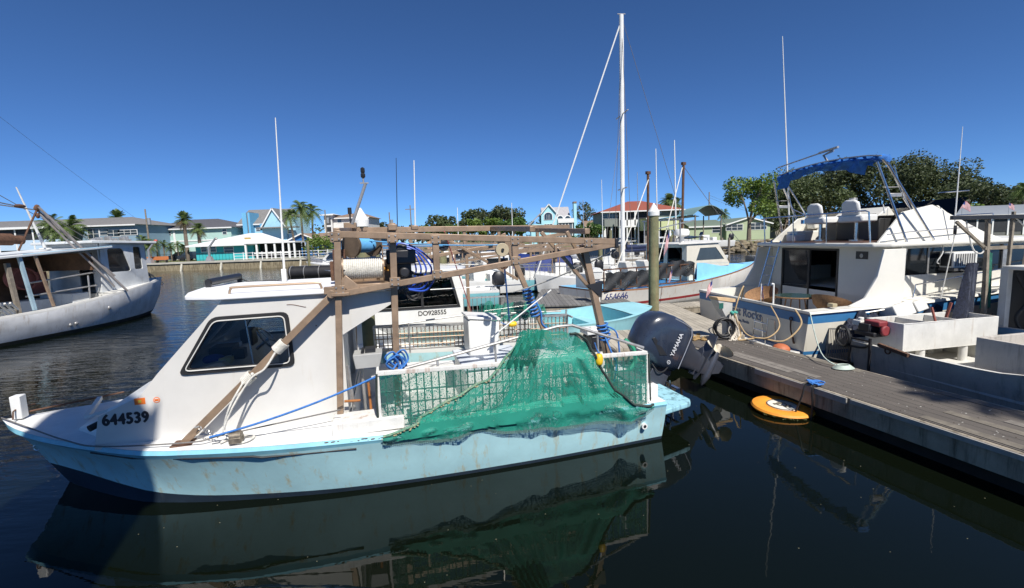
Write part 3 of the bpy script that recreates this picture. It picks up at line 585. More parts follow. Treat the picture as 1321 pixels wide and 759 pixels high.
for s_ in (1, -1):
    m = MB(); m.panel([(-.05, .12), (.30, .30), (.34, .26), (.08, .07)], [], lambda u, v, w, s_=s_: ot(v+.16, s_*(.262+w), u), .02); m.build('air_scoop', BLACKP, cowl, bev=.004)
    m = MB(); m.tube([ot(a, s_*hw, v) for a, hw, v in ((.16, .262, -.355), (.45, .272, -.34), (.75, .262, -.33), (.86, .225, -.30), (.88, .21, -.12), (.88, .21, .05))], .008, 5); m.build('silver_stripe', M('silver stripe', (.5, .5, .52), rough=.3, metal=.5), cowl)
    o_ = ot(.56, s_*.288, -.24 if s_ > 0 else .22); 
    xd = Vector(ot(.56, 0, .2))-Vector(ot(.56, 0, -.2)); ud = Vector(ot(.2, 0, 0))-Vector(ot(.8, 0, 0))
    xa_ = Vector(ot(1, 0, 0))-Vector(ot(0, 0, 0)); ua_ = Vector(ot(0, 0, 1))-Vector(ot(0, 0, 0)); text_mesh('maker_lettering', 'YAMAHA', .098, M('silver lettering', (.6, .6, .62), rough=.3), cowl, ot(.30, .289, -.15) if s_ > 0 else ot(.78, -.289, -.17), xa_*s_, ua_, bold=.002)
m = MB(); m.torus(ot(.19, .284, -.12), .03, .004, (0, 1, 0), 20, 5)
for a in range(3): m.beam(ot(.19, .286, -.12), ot(.19+.03*math.cos(a*2.1), .286, -.12+.03*math.sin(a*2.1)), .006, .004)
m.build('maker_emblem', M('silver lettering', (.6, .6, .62)), cowl)
m = MB(); m.loft([sring(.14, .80, .17, -.42), sring(.18, .70, .13, -.52), sring(.22, .60, .085, -.70), sring(.24, .56, .06, -.9)]); leg_ = m.build('outboard_leg', OBG, boat, smooth=50)
m = MB(); m.panel([(.12, .02), (.3, .09), (.7, .12), (.96, .10), (.96, -.10), (.7, -.12), (.3, -.09), (.12, -.02)], [], lambda u, v, w: ot(u, v, -.95+w), .02); m.panel([(.18, .06), (.62, .075), (.7, 0), (.62, -.075), (.18, -.06)], [], lambda u, v, w: ot(u, v, -.84+w), .02); m.build('cavitation_plate', OBG, leg_, bev=.004)
m = MB(); m.loft([[ot(a, r_*math.cos(t*.524), -1.13+r_*math.sin(t*.524)) for t in range(12)] for a, r_ in ((.08, .01), (.14, .045), (.26, .075), (.5, .078), (.66, .062), (.72, .05))]); m.loft([sring(.24, .56, .05, -.9, 12), sring(.26, .52, .04, -1.08, 12)]); m.panel([(.30, -1.15), (.40, -1.36), (.58, -1.38), (.60, -1.15)], [], lambda u, v, w: ot(u, -.008+w, v), .016); m.build('gearcase', OBG, leg_, smooth=50)
m = MB(); m.loft([[ot(a, r_*math.cos(t*.524), -1.13+r_*math.sin(t*.524)) for t in range(12)] for a, r_ in ((.72, .055), (.84, .05), (.87, .02))])
for k in range(3):
    t0 = k*2.094+1.4
    def bl(r_, w_, tw): return [ot(.78+w_*math.sin(tw)*q, r_*math.cos(t0+q*w_*math.cos(tw)/max(r_, .05)), -1.13+r_*math.sin(t0+q*w_*math.cos(tw)/max(r_, .05))) for q in (-1, -.5, 0, .5, 1)]
    rr = [bl(.045, .05, .9), bl(.12, .12, .75), bl(.20, .13, .6), bl(.25, .08, .5), bl(.265, .02, .5)]
    off = Vector(ot(.786, 0, 0))-Vector(ot(.78, 0, 0))
    m.loft(rr, closed=False, caps=False); m.loft([[Vector(p)+off for p in r_] for r_ in rr], closed=False, caps=False)
m.build('propeller', M('cream propeller', (.62, .56, .44), rough=.45, metal=.1, var=.3, streak=.4), leg_)
m = MB(); m.bx(-.36, -.02, -.16, .16, .42, .56) if False else m.beam((0, .13, .62), (-.42, .13, .60), .03, .22); m.beam((0, -.13, .62), (-.42, -.13, .60), .03, .22); m.cyl((-.42, -.2, .66), (-.42, .2, .66), .05, 12); m.beam((-.1, 0, .35), (-.55, 0, .52), .06, .06); m.beam((-.62, 0, .60), (-1.0, 0, .48), .16, .13)
m.beam((-.5, .2, .55), (-.8, .2, .38), .06, .22); m.beam((-.02, 0, .40), (-.02, 0, .75), .5, .05, up=(1, 0, 0)); m.build('outboard_bracket', OBG, boat, bev=.012)
m = MB(); m.tube(smooth_path([(-.55, .22, .72), (-.62, .27, .60), (-.72, .27, .58), (-.85, .2, .62)], 5), .012, 6); m.tube(smooth_path([(-.4, .1, .8), (-.2, .2, .95), (-.05, .3, .8)], 5), .02, 6); m.build('steering_hose', BLACK, boat)
m = MB(); m.bx(-.98, -.92, .16, .36, .28, .30)
for y in (.2, .34): m.tube([(-.80, y, .45), (-.86, y, -.10)], .014, 6)
for k in range(5): m.tube([(-.805-.012*k, .2, .40-.1*k), (-.805-.012*k, .34, .40-.1*k)], .011, 6)
m.build('boarding_ladder', STEEL, boat)

# ---------------- nets, floats and lines hung on the boat (things of their own)
def b1(p): return B1M @ Vector(p)
def curve_at(pts, t):
    x = pts[0][0]+(pts[-1][0]-pts[0][0])*t
    for a, b_ in zip(pts, pts[1:]):
        if (a[0]-x)*(b_[0]-x) <= 0: u = (x-a[0])/((b_[0]-a[0]) or 1); u = u*u*(3-2*u)*.3+u*.7; return x, a[1]+(b_[1]-a[1])*u
    return pts[-1]
TOPC = [(3.66, .70), (3.35, .78), (2.85, .98), (2.45, 1.18), (2.15, 1.46), (1.93, 1.66), (1.78, 1.70), (1.55, 1.66), (1.30, 1.62), (1.16, 1.52), (1.08, 1.36), (.95, 1.10), (.78, .84), (.58, .66), (.40, .61), (.29, .61)]
BOTC = [(3.67, .64), (3.5, .585), (3.2, .56), (2.95, .565), (2.72, .60), (2.55, .60), (2.3, .55), (2.0, .52), (1.6, .50), (1.2, .49), (.9, .47), (.6, .45), (.42, .48), (.28, .56)]
NX, NT = 130, 26
mb = MB(); hem = MB(); G_ = []
for i in range(NX+1):
    t = i/NX; xt, zt = curve_at(TOPC, t); xb, zb = curve_at(BOTC, t); row = []
    for j in range(NT+1):
        s_ = j/NT; x = xt+(xb-xt)*s_; z = zt+(zb-zt)*s_
        # folds run fan-wise from the gathered peak down to the hem
        ang = (x-1.65)/(1.95-z+.15); fold = .035*math.sin(ang*9+.6)*(.3+.7*s_)+.02*math.sin(ang*23+1+2*s_)+.012*math.sin(ang*41+3*z)
        hang = .035*math.sin(math.pi*min(1, s_*1.1))+.02
        y = 1.485+fold*.7+hang+max(0, min(1, (.80-z)/.12))*.11-max(0, .66-z)*.12
        if z > 1.32: y = 1.50+fold*.6-(z-1.32)*.5
        z += .012*math.sin(ang*13)
        row.append((x, max(y, 1.47 if z > .80 else (1.632 if z > .62 else 1.60)), z))
    G_.append(row)
mb.loft(G_, closed=False, caps=False)
netM = M('draped trawl net', (.01, .15, .10), rough=.75)
net = mb.build('trawl_net', NET, None); net.matrix_world = B1M; tag(net, 'large green shrimp net bunched over the near side cage of the pale blue boat', 'fishing net')
m = MB()
for i in range(0, NX, 1): pass
m.loft([[(r[-1][0], r[-1][1]+.003, r[-1][2]+.010), (r[-1][0], r[-1][1]+.0, r[-1][2]-.03)] for r in G_], closed=False, caps=False)
m.build('net_hem', netmat('grey webbing', (.09, .17, .15), .45, 50), net)
m = MB(); m.tube([(r[0][0], r[0][1]+.01, r[0][2]) for r in G_[:62]], .016, 6); m.build('head_rope', M('crusty net rope', (.12, .26, .18), rough=.95, var=.5, scale=40, streak=.6, scol=(.45, .40, .25), sth=.5, bump=1), net)
m = MB(); m.tube([(r[0][0], r[0][1]+.012, r[0][2]) for r in G_[88:]], .016, 6); m.tube([(3.69, 1.47, 1.36), (3.71, 1.47, 1.0), (3.70, 1.47, .66), (3.5, 1.5, .60)], .014, 6); m.tube([(.27, 1.46, 1.25), (.26, 1.47, .9), (.25, 1.47, .62)], .012, 6); m.build('lead_line', M('black lead line', (.03, .045, .04), rough=.9, var=.5, bump=.5), net)
m = MB()
for i in range(70):
    r = G_[random.randrange(0, 60)]; p = r[0]; m.ball((p[0]+random.uniform(-.02, .02), p[1]+.02, p[2]+random.uniform(-.03, .01)), (.012, .006, .007), 5, 3)
m.build('net_barnacle', M('dried weed', (.42, .36, .2), rough=.9), net)
# a slack fold of net gathered at the peak
m = MB()
fl_ = []
for i in range(30):
    t = i/29; x = 2.02-.30*t; fl_.append([(x+.22*math.sin(s_*1.3)*(1-t*.4), 1.50+.05*math.sin(i*1.1+s_*3)+.07*math.sin(s_*2.5), 1.72-.03*abs(t-.4)-s_*.42) for s_ in [k/10 for k in range(11)]])
m.loft(fl_, closed=False, caps=False); m.build('net_fold', NET, net)
m = MB(); m.panel([(3.66, 1.35), (.30, 1.255), (.30, .58), (3.66, .67)], [], planP(1.465), .0)if False else m.face([(3.66, 1.465, 1.35), (.30, 1.465, 1.255), (.30, 1.465, .58), (3.66, 1.465, .67)]); cn = m.build('cage_net', netmat('fine green netting', (.02, .17, .125), .26, 75), None); cn.matrix_world = B1M; tag(cn, 'thin green netting stretched flat over the near side cage, behind the bunched net', 'fishing net')
m = MB()
rows_ = []
for i in range(60):
    t = i/59; x = 1.95-1.25*t
    zt = 1.56+.10*math.sin(t*3.0)+(.10 if t < .2 else 0)+.015*math.sin(i*.9); dz = .36 if t < .22 else .16+.18*math.sin(t*3.1)
    rows_.append([(x, -1.38+.05*math.sin(i*.7+k*.6)+.03*k/8, zt-dz*k/8) for k in range(9)])
m.loft(rows_, closed=False, caps=False); n2 = m.build('trawl_net', NET, None); n2.matrix_world = B1M; tag(n2, 'green net slung over the far side cage, behind the tall white box', 'fishing net')
m = MB(); m.face([(1.95, -1.44, 1.41), (.26, -1.44, 1.33), (.26, -1.44, .9), (1.95, -1.44, .95)]); m.face([(3.76, -1.44, 1.38), (2.2, -1.44, 1.3), (2.2, -1.44, .93), (3.0, -1.44, .93)]); m.build('cage_net', netmat('fine green netting', (.02, .16, .12), .42, 75), n2)
def float_(loc, axis, label):
    a = Vector(axis).normalized(); mm = MB(); c = Vector(loc)
    q = a.to_track_quat('Z', 'Y').to_matrix(); rings = []
    for t in range(9):
        th = math.pi*t/8; r_ = .052*max(.12, math.sin(th))**.45; z = -.075*math.cos(th); rings.append([c+q @ Vector((r_*math.cos(k*.524), r_*math.sin(k*.524), z)) for k in range(12)])
    mm.loft(rings); o = mm.build('net_float', YELLOW, None); o.matrix_world = B1M; tag(o, label, 'float'); mm = MB(); mm.tube(smooth_path([c-a*.08, c-a*.12+Vector((.03, 0, .02)), c-a*.16+Vector((.06, .01, .06))], 5), .008, 5); mm.torus(c-a*.085, .014, .007, a, 10, 5); mm.build('blue_lashing', ROPEB, o)
float_((1.0, 1.50, 1.26), (0.05, .1, -1), 'yellow float hanging at the top edge of the large green net'); float_((1.36, -1.30, 1.27), (-1, 0, .05), 'yellow float lying on the far side green net')
def line(name, pts, r, mat_, label, cat='rope', frame=B1M, knots=()):
    mm = MB(); mm.tube(pts, r, 6)
    for k in knots: mm.ball(k, .02, 6, 5)
    o = mm.build(name, mat_, None)
    if frame is not None: o.matrix_world = frame
    return tag(o, label, cat)
line('rope', sag((3.66, 1.40, 1.33), (5.4, 1.42, .86), .05, 16), .012, ROPEB, 'taut blue rope running from the cage corner down to the side deck past the cabin')
line('rope', sag((5.4, 1.40, .86), (8.0, .05, .90), .02, 30) if False else smooth_path([(4.1, 1.4, .98), (5.3, 1.32, .83), (5.6, 1.33, .80), (6.5, 1.12, .80), (6.95, .85, .82), (7.5, .42, .86), (8.02, .02, .91)], 8), .008, ROPEG, 'thin dark line laid along the side deck from cabin to bow')
coil = smooth_path([(5.08, 1.28, 1.36), (5.2, 1.35, 1.15), (5.28, 1.34, .9), (5.18, 1.42, .77), (5.05, 1.42, .77), (5.02, 1.3, .77), (5.2, 1.28, .78), (5.32, 1.38, .77)], 8)
line('rope', coil, .011, ROPEW, 'white cord tied round the diagonal brace, its tail coiled on the side deck', knots=[(5.08, 1.27, 1.36), (4.98, 1.27, 1.45)])
m = MB(); 
for k in range(8): m.torus((4.74-.012*k, 1.178, 1.67+.011*k), .056, .009, (.73, 0, -.68), 16, 5)
for k in range(7): m.torus((5.08-.012*k, 1.182, 1.355+.011*k), .056, .009, (.73, 0, -.68), 16, 5)
m.tube(smooth_path([(4.74, 1.25, 1.66), (4.85, 1.31, 1.5), (5.0, 1.29, 1.40), (5.2, 1.33, 1.1), (5.3, 1.35, .86)], 6), .012, 6)
o = m.build('rope', ROPEW, None); o.matrix_world = B1M; tag(o, 'white rope lashed in two bands round the diagonal bronze brace', 'rope')
m = MB(); m.bx(5.10, 5.22, 1.34, 1.46, .765, .83); m.cyl((5.10, 1.4, .83), (5.22, 1.4, .83), .05, 12); m.bx(5.13, 5.19, 1.3, 1.36, .83, .86); o = m.build('anchor_roller', M('rusty fitting', (.2, .17, .13), rough=.5, metal=.5, var=.4, scale=20), boat, bev=.008)
m = MB()
for k in range(7): m.torus((5.34+.035*k, 1.36-.01*k, .84+.018*k), .02, .006, (random.random(), random.random(), .3), 8, 4)
m.build('shackle_chain', ALU, boat)
# blue lashings
m = MB()
for k in range(8):
    p = Vector((3.47+random.uniform(-.06, .06), 1.34+random.uniform(-.05, .05), 1.37+random.uniform(-.03, .1))); m.tube(smooth_path([p, p+Vector((.06, .04, .08)), p+Vector((-.03, .05, .14)), p+Vector((-.08, 0, .02)), p+Vector((-.02, .05, -.06))], 5), .011, 5)
m.tube(sag((3.5, 1.38, 1.32), (3.72, 1.42, 1.31), .02, 5), .02, 6); o = m.build('rope', ROPEB, None); o.matrix_world = B1M; tag(o, 'knotted bundle of blue rope at the front corner of the near cage', 'rope')
m = MB()
for k in range(5): m.torus((.66+.012*k, 1.0, 1.40+.05*k), .075, .013, (.2, 0, 1), 14, 5)
m.tube(smooth_path([(.7, 1.06, 1.45), (.62, 1.12, 1.2), (.55, 1.1, 1.05), (.6, 1.12, .8)], 6), .014, 6); m.tube(smooth_path([(.72, 1.06, 1.6), (.55, 1.1, 1.5), (.5, 1.1, 1.2)], 6), .012, 6); o = m.build('rope', ROPEB, None); o.matrix_world = B1M; tag(o, 'blue rope wound round the aft leg of the bronze frame, ends dangling', 'rope')
m = MB()
for k in range(9): m.torus((1.0+.02*k, -1.05, 1.45+.06*k), .08, .014, (.3, 0, 1), 14, 5)
m.tube(smooth_path([(1.0, -1.0, 1.7), (.92, -.98, 1.5), (.9, -1, 1.3), (.8, -1.0, 1.2)], 6), .016, 6); o = m.build('rope', ROPEB, None); o.matrix_world = B1M; tag(o, 'thick bundle of blue rope on the far aft leg, beyond the white console box', 'rope')
line('rope', sag((3.6, .72, 2.62), (2.2, .0, 2.45), .03), .010, ROPEW, 'white rope leading aft from the winch drum under the truss')
line('rope', sag((3.8, .35, 2.86), (1.95, .4, 2.73), .03), .009, M('light blue line', (.1, .34, .62)), 'light blue line from the flanged spool to the cream sheave')
line('rope', sag((3.8, .35, 2.82), (2.6, -.3, 2.74), .02), .009, M('light blue line', (.1, .34, .62)), 'light blue line from the spool to the black far block')
line('rope', [b for b in sag((2.66, -.1, 2.95), (2.05, -1.3, 1.35), 0)], .009, M('red and blue cord', (.42, .10, .10), rough=.8), 'red cord slanting down from the truss to the far cage')
line('rope', sag((1.90, .35, 2.6), (1.42, -1.3, 1.33), .0), .013, ROPEB, 'blue rope hanging from the cream sheave to the far side net')
line('pole', [(2.35, -.6, 1.1), (.80, 1.1, 2.0)] if False else [(2.0, -.2, 1.30), (1.0, -.2, 1.98)], .011, M('white pole', (.7, .7, .68), rough=.4), 'white pole leaning up from the console towards the aft frame leg', 'pole')
line('rope', sag((.58, 1.15, 2.62), (1.45, -.9, 1.9), .05), .012, ROPEW, 'white line from the truss end slanting down inboard')
line('pole', [(2.75, -1.9, 1.93), (1.0, -1.8, 1.93)], .010, M('white pole', (.7, .7, .68)), 'horizontal white pole lying beyond the far cage', 'pole')
# ------------------------------------------------------------------ floating dock
DECKP = plankmat('grey composite decking', (.112, .097, .082), axis=1, width=.14, gap=.007, var=.12)
SANDP = plankmat('sun bleached planks', (.40, .36, .29), axis=0, width=.14, gap=.008, var=.18)
FASC = M('dock fascia', (.30, .26, .20), rough=.85, var=.3, scale=2.5, streak=.85, scol=(.09, .07, .045), sth=.5, bump=.3)
FLOATM = M('dark float', (.02, .02, .018), rough=.9, var=.5)
ang = math.degrees(math.atan2(-.9596, .2815))
dock = thing('floating_dock', 'grey composite finger dock running from the outboard motor to the lower right corner', 'dock', (0, 0, 0), ang)
# local: x towards the camera, y to the right (n)
m = MB(); m.bx(-9.6, -1.2, 6.13, 7.45, .46, .50); m.build('decking', DECKP, dock)
m = MB(); m.bx(-9.6, -1.2, 6.07, 6.128, .20, .495); m.bx(-9.6, -1.2, 7.452, 7.50, .20, .495); m.bx(-1.198, -1.14, 6.1, 7.48, .2, .495); m.build('fascia', FASC, dock, bev=.006)
m = MB(); m.bx(-6.2, -4.6, 6.045, 6.068, .40, .49); m.bx(-4.55, -1.2, 6.045, 6.068, .43, .49); m.build('edge_board', M('pale edge board', (.30, .29, .27), rough=.8, var=.2, streak=.5, scol=(.14, .11, .08)), dock, bev=.004)
m = MB(); m.bx(-9.5, -1.3, 6.25, 7.35, -.3, .44); m.build('float', FLOATM, dock)
rnd = random.Random(4)
for k in range(9):
    x_ = rnd.uniform(-9, -2.5); j_ = rnd.randrange(44, 53); m = MB(); m.bx(x_, x_+rnd.uniform(.8, 2.0), j_*.14+.006, j_*.14+.134, .499, .504+rnd.uniform(0, .003)); m.build('replaced_board', M('replaced board %d' % (k % 3), [(.19, .17, .145), (.10, .09, .08), (.16, .14, .11)][k % 3], rough=.85, var=.3, scale=9, bump=.3), dock)
m = MB()
for k in range(17):
    for j in range(9): m.cyl((-9.3+k*.48, 6.20+j*.14, .4995), (-9.3+k*.48, 6.20+j*.14, .5025), .007, 6)
tag(m.build('nail_heads', M('rusted nails', (.05, .03, .02), rough=.9), dock), None, None, None, 'stuff')
m = MB()
for k in range(60): m.ball((-9.5+.14*k, 6.055, .47), .006, 5, 3)
m.build('bolt_row', ALU, dock)
w2 = thing('floating_dock', 'sun bleached plank platform behind the outboard motor, at the head of the finger dock', 'dock')
def slab(poly, z, th, mat_, par, name='decking'):
    mm = MB(); mm.panel(poly, [], lambda u, v, w: (u, v, z-w), th); return mm.build(name, mat_, par)
slab([(1.5, 9.3), (3.2, 9.35), (3.95, 10.1), (5.0, 10.4), (5.25, 10.45), (5.25, 15.4), (4.35, 15.4), (4.3, 11.3), (1.5, 11.1)], .504, .05, SANDP, w2)
slab([(1.5, 9.25), (3.25, 9.3), (3.95, 10.06), (5.28, 10.41), (5.28, 15.43), (4.32, 15.43), (4.27, 11.33), (1.5, 11.13)], .45, .22, FASC, w2, 'fascia')
slab([(1.6, 9.4), (3.2, 9.5), (4.0, 10.3), (5.1, 10.5), (5.1, 15.3), (4.45, 15.3), (4.4, 11.2), (1.6, 11.0)], .22, .5, FLOATM, w2, 'float')
w3 = thing('floating_dock', 'plank finger between the rusty numbered boat and the flybridge cruiser', 'dock')
slab([(5.29, 14.5), (10.5, 15.4), (10.3, 16.3), (5.29, 15.4)], .50, .05, SANDP, w3); slab([(5.3, 14.52), (10.5, 15.42), (10.3, 16.28), (5.3, 15.38)], .448, .4, FASC, w3, 'fascia')
def piling(name, x, y, r, top, label, cap=True, lean=0, group=None, g=True):
    t = thing(name, label, 'piling', (x, y, 0), 0, group); mm = MB(); mm.tube([(0, 0, -1.5), (lean*.3, 0, top*.3), (lean, 0, top)], [r*1.08, r*1.04, r*.96], 16); mm.build('shaft', PILE if g else WOOD, t)
    if cap: mm = MB(); mm.loft([[(lean+q*math.cos(k*.3927), q*math.sin(k*.3927), z) for k in range(16)] for q, z in ((r*1.12, top-.02), (r*1.15, top+.10), (r*1.0, top+.13), (.012, top+.13+r*1.5))], caps=True, smooth=False); mm.build('cap', WHITE, t, smooth=25)
    return t
piling('mooring_piling', 4.22, 13.75, .145, 3.36, 'tall greenish mooring piling with a white cone cap, at the dock before the numbered boat')
piling('mooring_piling', -2.58, 8.15+.05, .115, 3.13, 'green timber piling with a white cone cap behind the winch of the near boat')
piling('mooring_piling', -2.9, 11.7, .11, 2.62, 'bare green piling behind the truss, left of the second boat', cap=False)
piling('mooring_piling', -1.75, 12.0, .11, 2.5, 'shorter bare piling just behind the winch hoses', cap=False)
for j, (x_, y_) in enumerate(((-5.2, 6.22), (-3.0, 7.3), (-7.6, 7.32))):
    p = Matrix.Rotation(R(ang), 4, 'Z') @ Vector((x_, y_, .50)); t = thing('dock_cleat', ('cleat on the water side dock edge, nearest the blue hitch', 'cleat on the inner dock edge beside the grey skiff', 'cleat on the inner dock edge near the coiled mooring line')[j], 'cleat', p, ang); m = MB(); m.bx(-.04, .04, -.02, .02, 0, .05); m.build('base', ALU, t); m = MB(); m.tube([(-.13, 0, .065), (-.05, 0, .055), (.05, 0, .055), (.13, 0, .065)], .014, 8); m.build('horn', ALU, t)
rnd = random.Random(21); m = MB()
for k in range(120):
    q = Matrix.Rotation(R(ang), 4, 'Z') @ Vector((rnd.uniform(-9, -1.5), rnd.choice([rnd.uniform(6.2, 7.4), rnd.uniform(6.2, 6.5), rnd.uniform(7.1, 7.4)]), .502)); m.ball(q, (rnd.uniform(.003, .014), rnd.uniform(.003, .012), .002), 7, 3)
tag(m.build('bird_droppings', M('droppings', (.55, .54, .48), rough=.9), None), 'small pale bird droppings scattered over the grey dock', 'droppings', kind='stuff')
m = MB()
for k in range(90): x = rnd.uniform(-4, 6); y = rnd.uniform(3.0, 8.5); m.ball((x, y, .001), (rnd.uniform(.003, .008), rnd.uniform(.002, .006), .002), 6, 3)
tag(m.build('floating_debris', M('floating bits', (.16, .15, .09), rough=.8, var=.4), None), 'tiny leaves and foam bits floating on the dark water', 'debris', kind='stuff')
# life ring like float
t = thing('buoy_ring', 'orange ring float with a white centre, lying in the dark water beside the dock', 'float', (4.16, 7.0, .03)); t.rotation_euler = (R(2), R(1), R(10))
m = MB(); rr = []
for k in range(40):
    a = 2*math.pi*k/40; rr.append([(q*math.cos(a), q*math.sin(a), z) for q, z in ((.225, .045), (.25, .06), (.35, .065), (.42, .05), (.44, .02), (.41, -.02), (.225, -.02))])
m.loft(rr+[rr[0]], caps=False); m.build('ring', M('orange float', (.78, .30, .03), rough=.6, var=.12, scale=6, streak=.4, scol=(.45, .32, .12), bump=.3), t)
m = MB(); m.cyl((0, 0, -.02), (0, 0, .055), .226, 36); ce = m.build('centre', M('cream centre', (.74, .71, .62), rough=.6, var=.15), t)
m = MB(); m.torus((0, 0, .057), .215, .01, (0, 0, 1), 32, 6); m.bx(-.11, .03, .03, .075, .058, .064); m.bx(-.02, .10, -.09, -.05, .058, .064); m.torus((0, .02, .06), .07, .008, (0, 0, 1), 16, 5); m.build('cut_marks', M('dark cuts', (.16, .14, .11), rough=.9), ce)
m = MB()
for k in range(60):
    a = random.uniform(3.4, 6.0); q = random.uniform(.40, .47); m.ball((q*math.cos(a), q*math.sin(a), random.uniform(-.01, .025)), (random.uniform(.006, .02), .008, .006), 5, 3)
m.build('weed', M('weed', (.10, .10, .03), rough=.95, var=.5), t)
# blue cleat hitch and straps on the dock edge
m = MB(); c = atz(1052, 496, .52)
for k in range(7): m.tube(smooth_path([c+Vector((random.uniform(-.1, .1), random.uniform(-.08, .08), random.uniform(0, .05))) for _ in range(4)], 5), .012, 5)
tag(m.build('rope', ROPEB, None), 'small blue rope hitch on the dock edge above the orange ring', 'rope')
m = MB(); a = c+Vector((-.13, .02, 0)); m.tube(smooth_path([c+Vector((-.02, 0, .03)), a, a+Vector((-.05, 0, -.18)), a+Vector((-.12, .06, -.5))], 5), .013, 5); m.tube(smooth_path([c+Vector((.0, -.03, .02)), c+Vector((-.09, -.07, -.05)), c+Vector((-.08, -.07, -.3)), c+Vector((-.08, -.05, -.55))], 5), .016, 5)
tag(m.build('rope', BLACK, None), 'two black straps hanging from the blue hitch into the water', 'rope')
# power pedestal
P = Vector((4.66, 9.98, .5))
t = thing('dock_pedestal', 'white dock power pedestal with a sloped tan top, wrapped in cables by the cruiser stern', 'power post', P, 12)
m = MB(); m.loft([[(x*w+dx, y*w2_, z) for x, y in ((-1, -1), (1, -1), (1, 1), (-1, 1))] for w, w2_, dx, z in ((.09, .09, .04, 0), (.075, .08, .0, .45), (.12, .12, -.08, .62), (.18, .14, -.15, .86))], smooth=False); m.build('body', M('pedestal white', (.55, .54, .5), rough=.5, var=.15, streak=.5, scol=(.3, .2, .1)), t, bev=.01)
m = MB(); m.panel([(-.36, .93), (.09, .87), (.09, .80), (.02, .80), (-.33, .86)], [], lambda u, v, w: (u, -.15+w, v), .30); m.build('top', M('tan lid', (.58, .40, .22), rough=.6, var=.15), t, bev=.008)
m = MB(); m.bx(-.30, -.2, -.146, -.142, .68, .8); m.build('meter_window', M('green glass', (.03, .12, .10), rough=.1), t)
m = MB(); m.cyl((-.03, -.16, .60), (.0, -.22, .56), .035); m.cyl((.06, -.14, .60), (.1, -.2, .56), .035); m.build('plug', M('teal plug', (.05, .30, .24), rough=.5), t)
m = MB()
for k in range(8): m.torus((-.16+random.uniform(-.02, .02), -.14-.02*k, .27+random.uniform(-.03, .03)), .20+random.uniform(-.03, .03), .013, (random.uniform(-.15, .15), 1, random.uniform(-.1, .1)), 22, 5)
tag(m.build('cable_coil', BLACK, None), 'coil of black cable hung on the side of the dock pedestal', 'cable').matrix_world = Matrix.Translation(P)
m = MB()
for k in range(9):
    x = random.uniform(-.02, .14); m.tube(smooth_path([(x, -.17, .58), (x+random.uniform(-.06, .06), -.2, .4), (x+random.uniform(-.06, .06), -.2, .2), (x+random.uniform(-.1, .1), -.25, .02), (x+random.uniform(-.2, .3), -.35, .02)], 5), .014, 5)
tag(m.build('cable_bundle', M('white cable', (.55, .5, .42), rough=.7, var=.3), None), 'bundle of white cables hanging down the front of the dock pedestal', 'cable').matrix_world = Matrix.Translation(P)
m = MB(); m.tube(smooth_path([P+Vector(q) for q in ((.05, -.2, .58), (.16, -.2, .3), (.2, -.22, .1), (.1, -.35, .02), (.5, -.4, .06), (.9, -.6, .03), (1.28, -.55, .35), (1.30, -.30, .62))], 8), .017, 6); m.tube(smooth_path([P+Vector(q) for q in ((.1, -.15, .62), (.2, -.1, .9), (.45, .2, 1.1), (.75, .9, .7))], 8), .014, 6)
tag(m.build('extension_cord', ROPET, None), 'tan shore power cord looping from the pedestal to the cruiser stern', 'cord')
m = MB(); m.tube(smooth_path([P+Vector(q) for q in ((.15, -.2, .4), (.3, -.3, .12), (.6, -.5, .08), (.95, -.35, .3), (1.12, .3, .62))], 8), .014, 6); tag(m.build('extension_cord', ROPET, None), 'second tan cord sagging low beside the cruiser boarding ladder', 'cord')
m = MB()
for k in range(26): m.ball(P+Vector((random.uniform(-1.0, -.35), random.uniform(-.2, .5), .02)), (random.uniform(.03, .09), random.uniform(.03, .08), .03), 6, 4)
tag(m.build('net_heap', M('tan net heap', (.34, .22, .09), rough=.95, var=.4, scale=30, bump=1), None), 'low heap of tan netting on the planks left of the pedestal', 'net')
m = MB(); c = atz(1088, 475, .52)
for k in range(5): m.tube([c+Vector((.16*math.cos(a*.5)*(1-.1*k), .10*math.sin(a*.5)*(1-.1*k), .012*k)) for a in range(13)], .012, 5)
m.tube(smooth_path([c, c+Vector((-.1, .4, .15)), Vector((6.15, 9.5, 1.1))], 8), .011, 5)
tag(m.build('mooring_line', M('pale green line', (.45, .52, .45), rough=.9, var=.3), None), 'pale mooring line from the cruiser corner to a small coil on the dock', 'rope')
m = MB(); m.ball((5.40, 9.2, .40), (.17, .17, .12), 14, 8); tag(m.build('fender', M('orange fender', (.45, .13, .05), rough=.6), None), 'orange round fender squeezed between dock and cruiser stern', 'fender')
w4 = thing('floating_dock', 'weathered grey plank dock between the pale blue skiff and the blue tarped boat', 'dock')
GREYP = plankmat('weathered grey planks', (.17, .165, .155), axis=0, width=.15, gap=.01, var=.2)
slab([(-.3, 16.2), (4.2, 15.9), (4.2, 17.0), (3.2, 21.5), (1.4, 21.5), (.9, 17.8), (-.3, 17.6)], .46, .05, GREYP, w4); slab([(-.28, 16.25), (4.15, 15.95), (4.15, 16.95), (3.15, 21.4), (1.45, 21.4), (.95, 17.75), (-.28, 17.55)], .408, .35, FASC, w4, 'fascia')
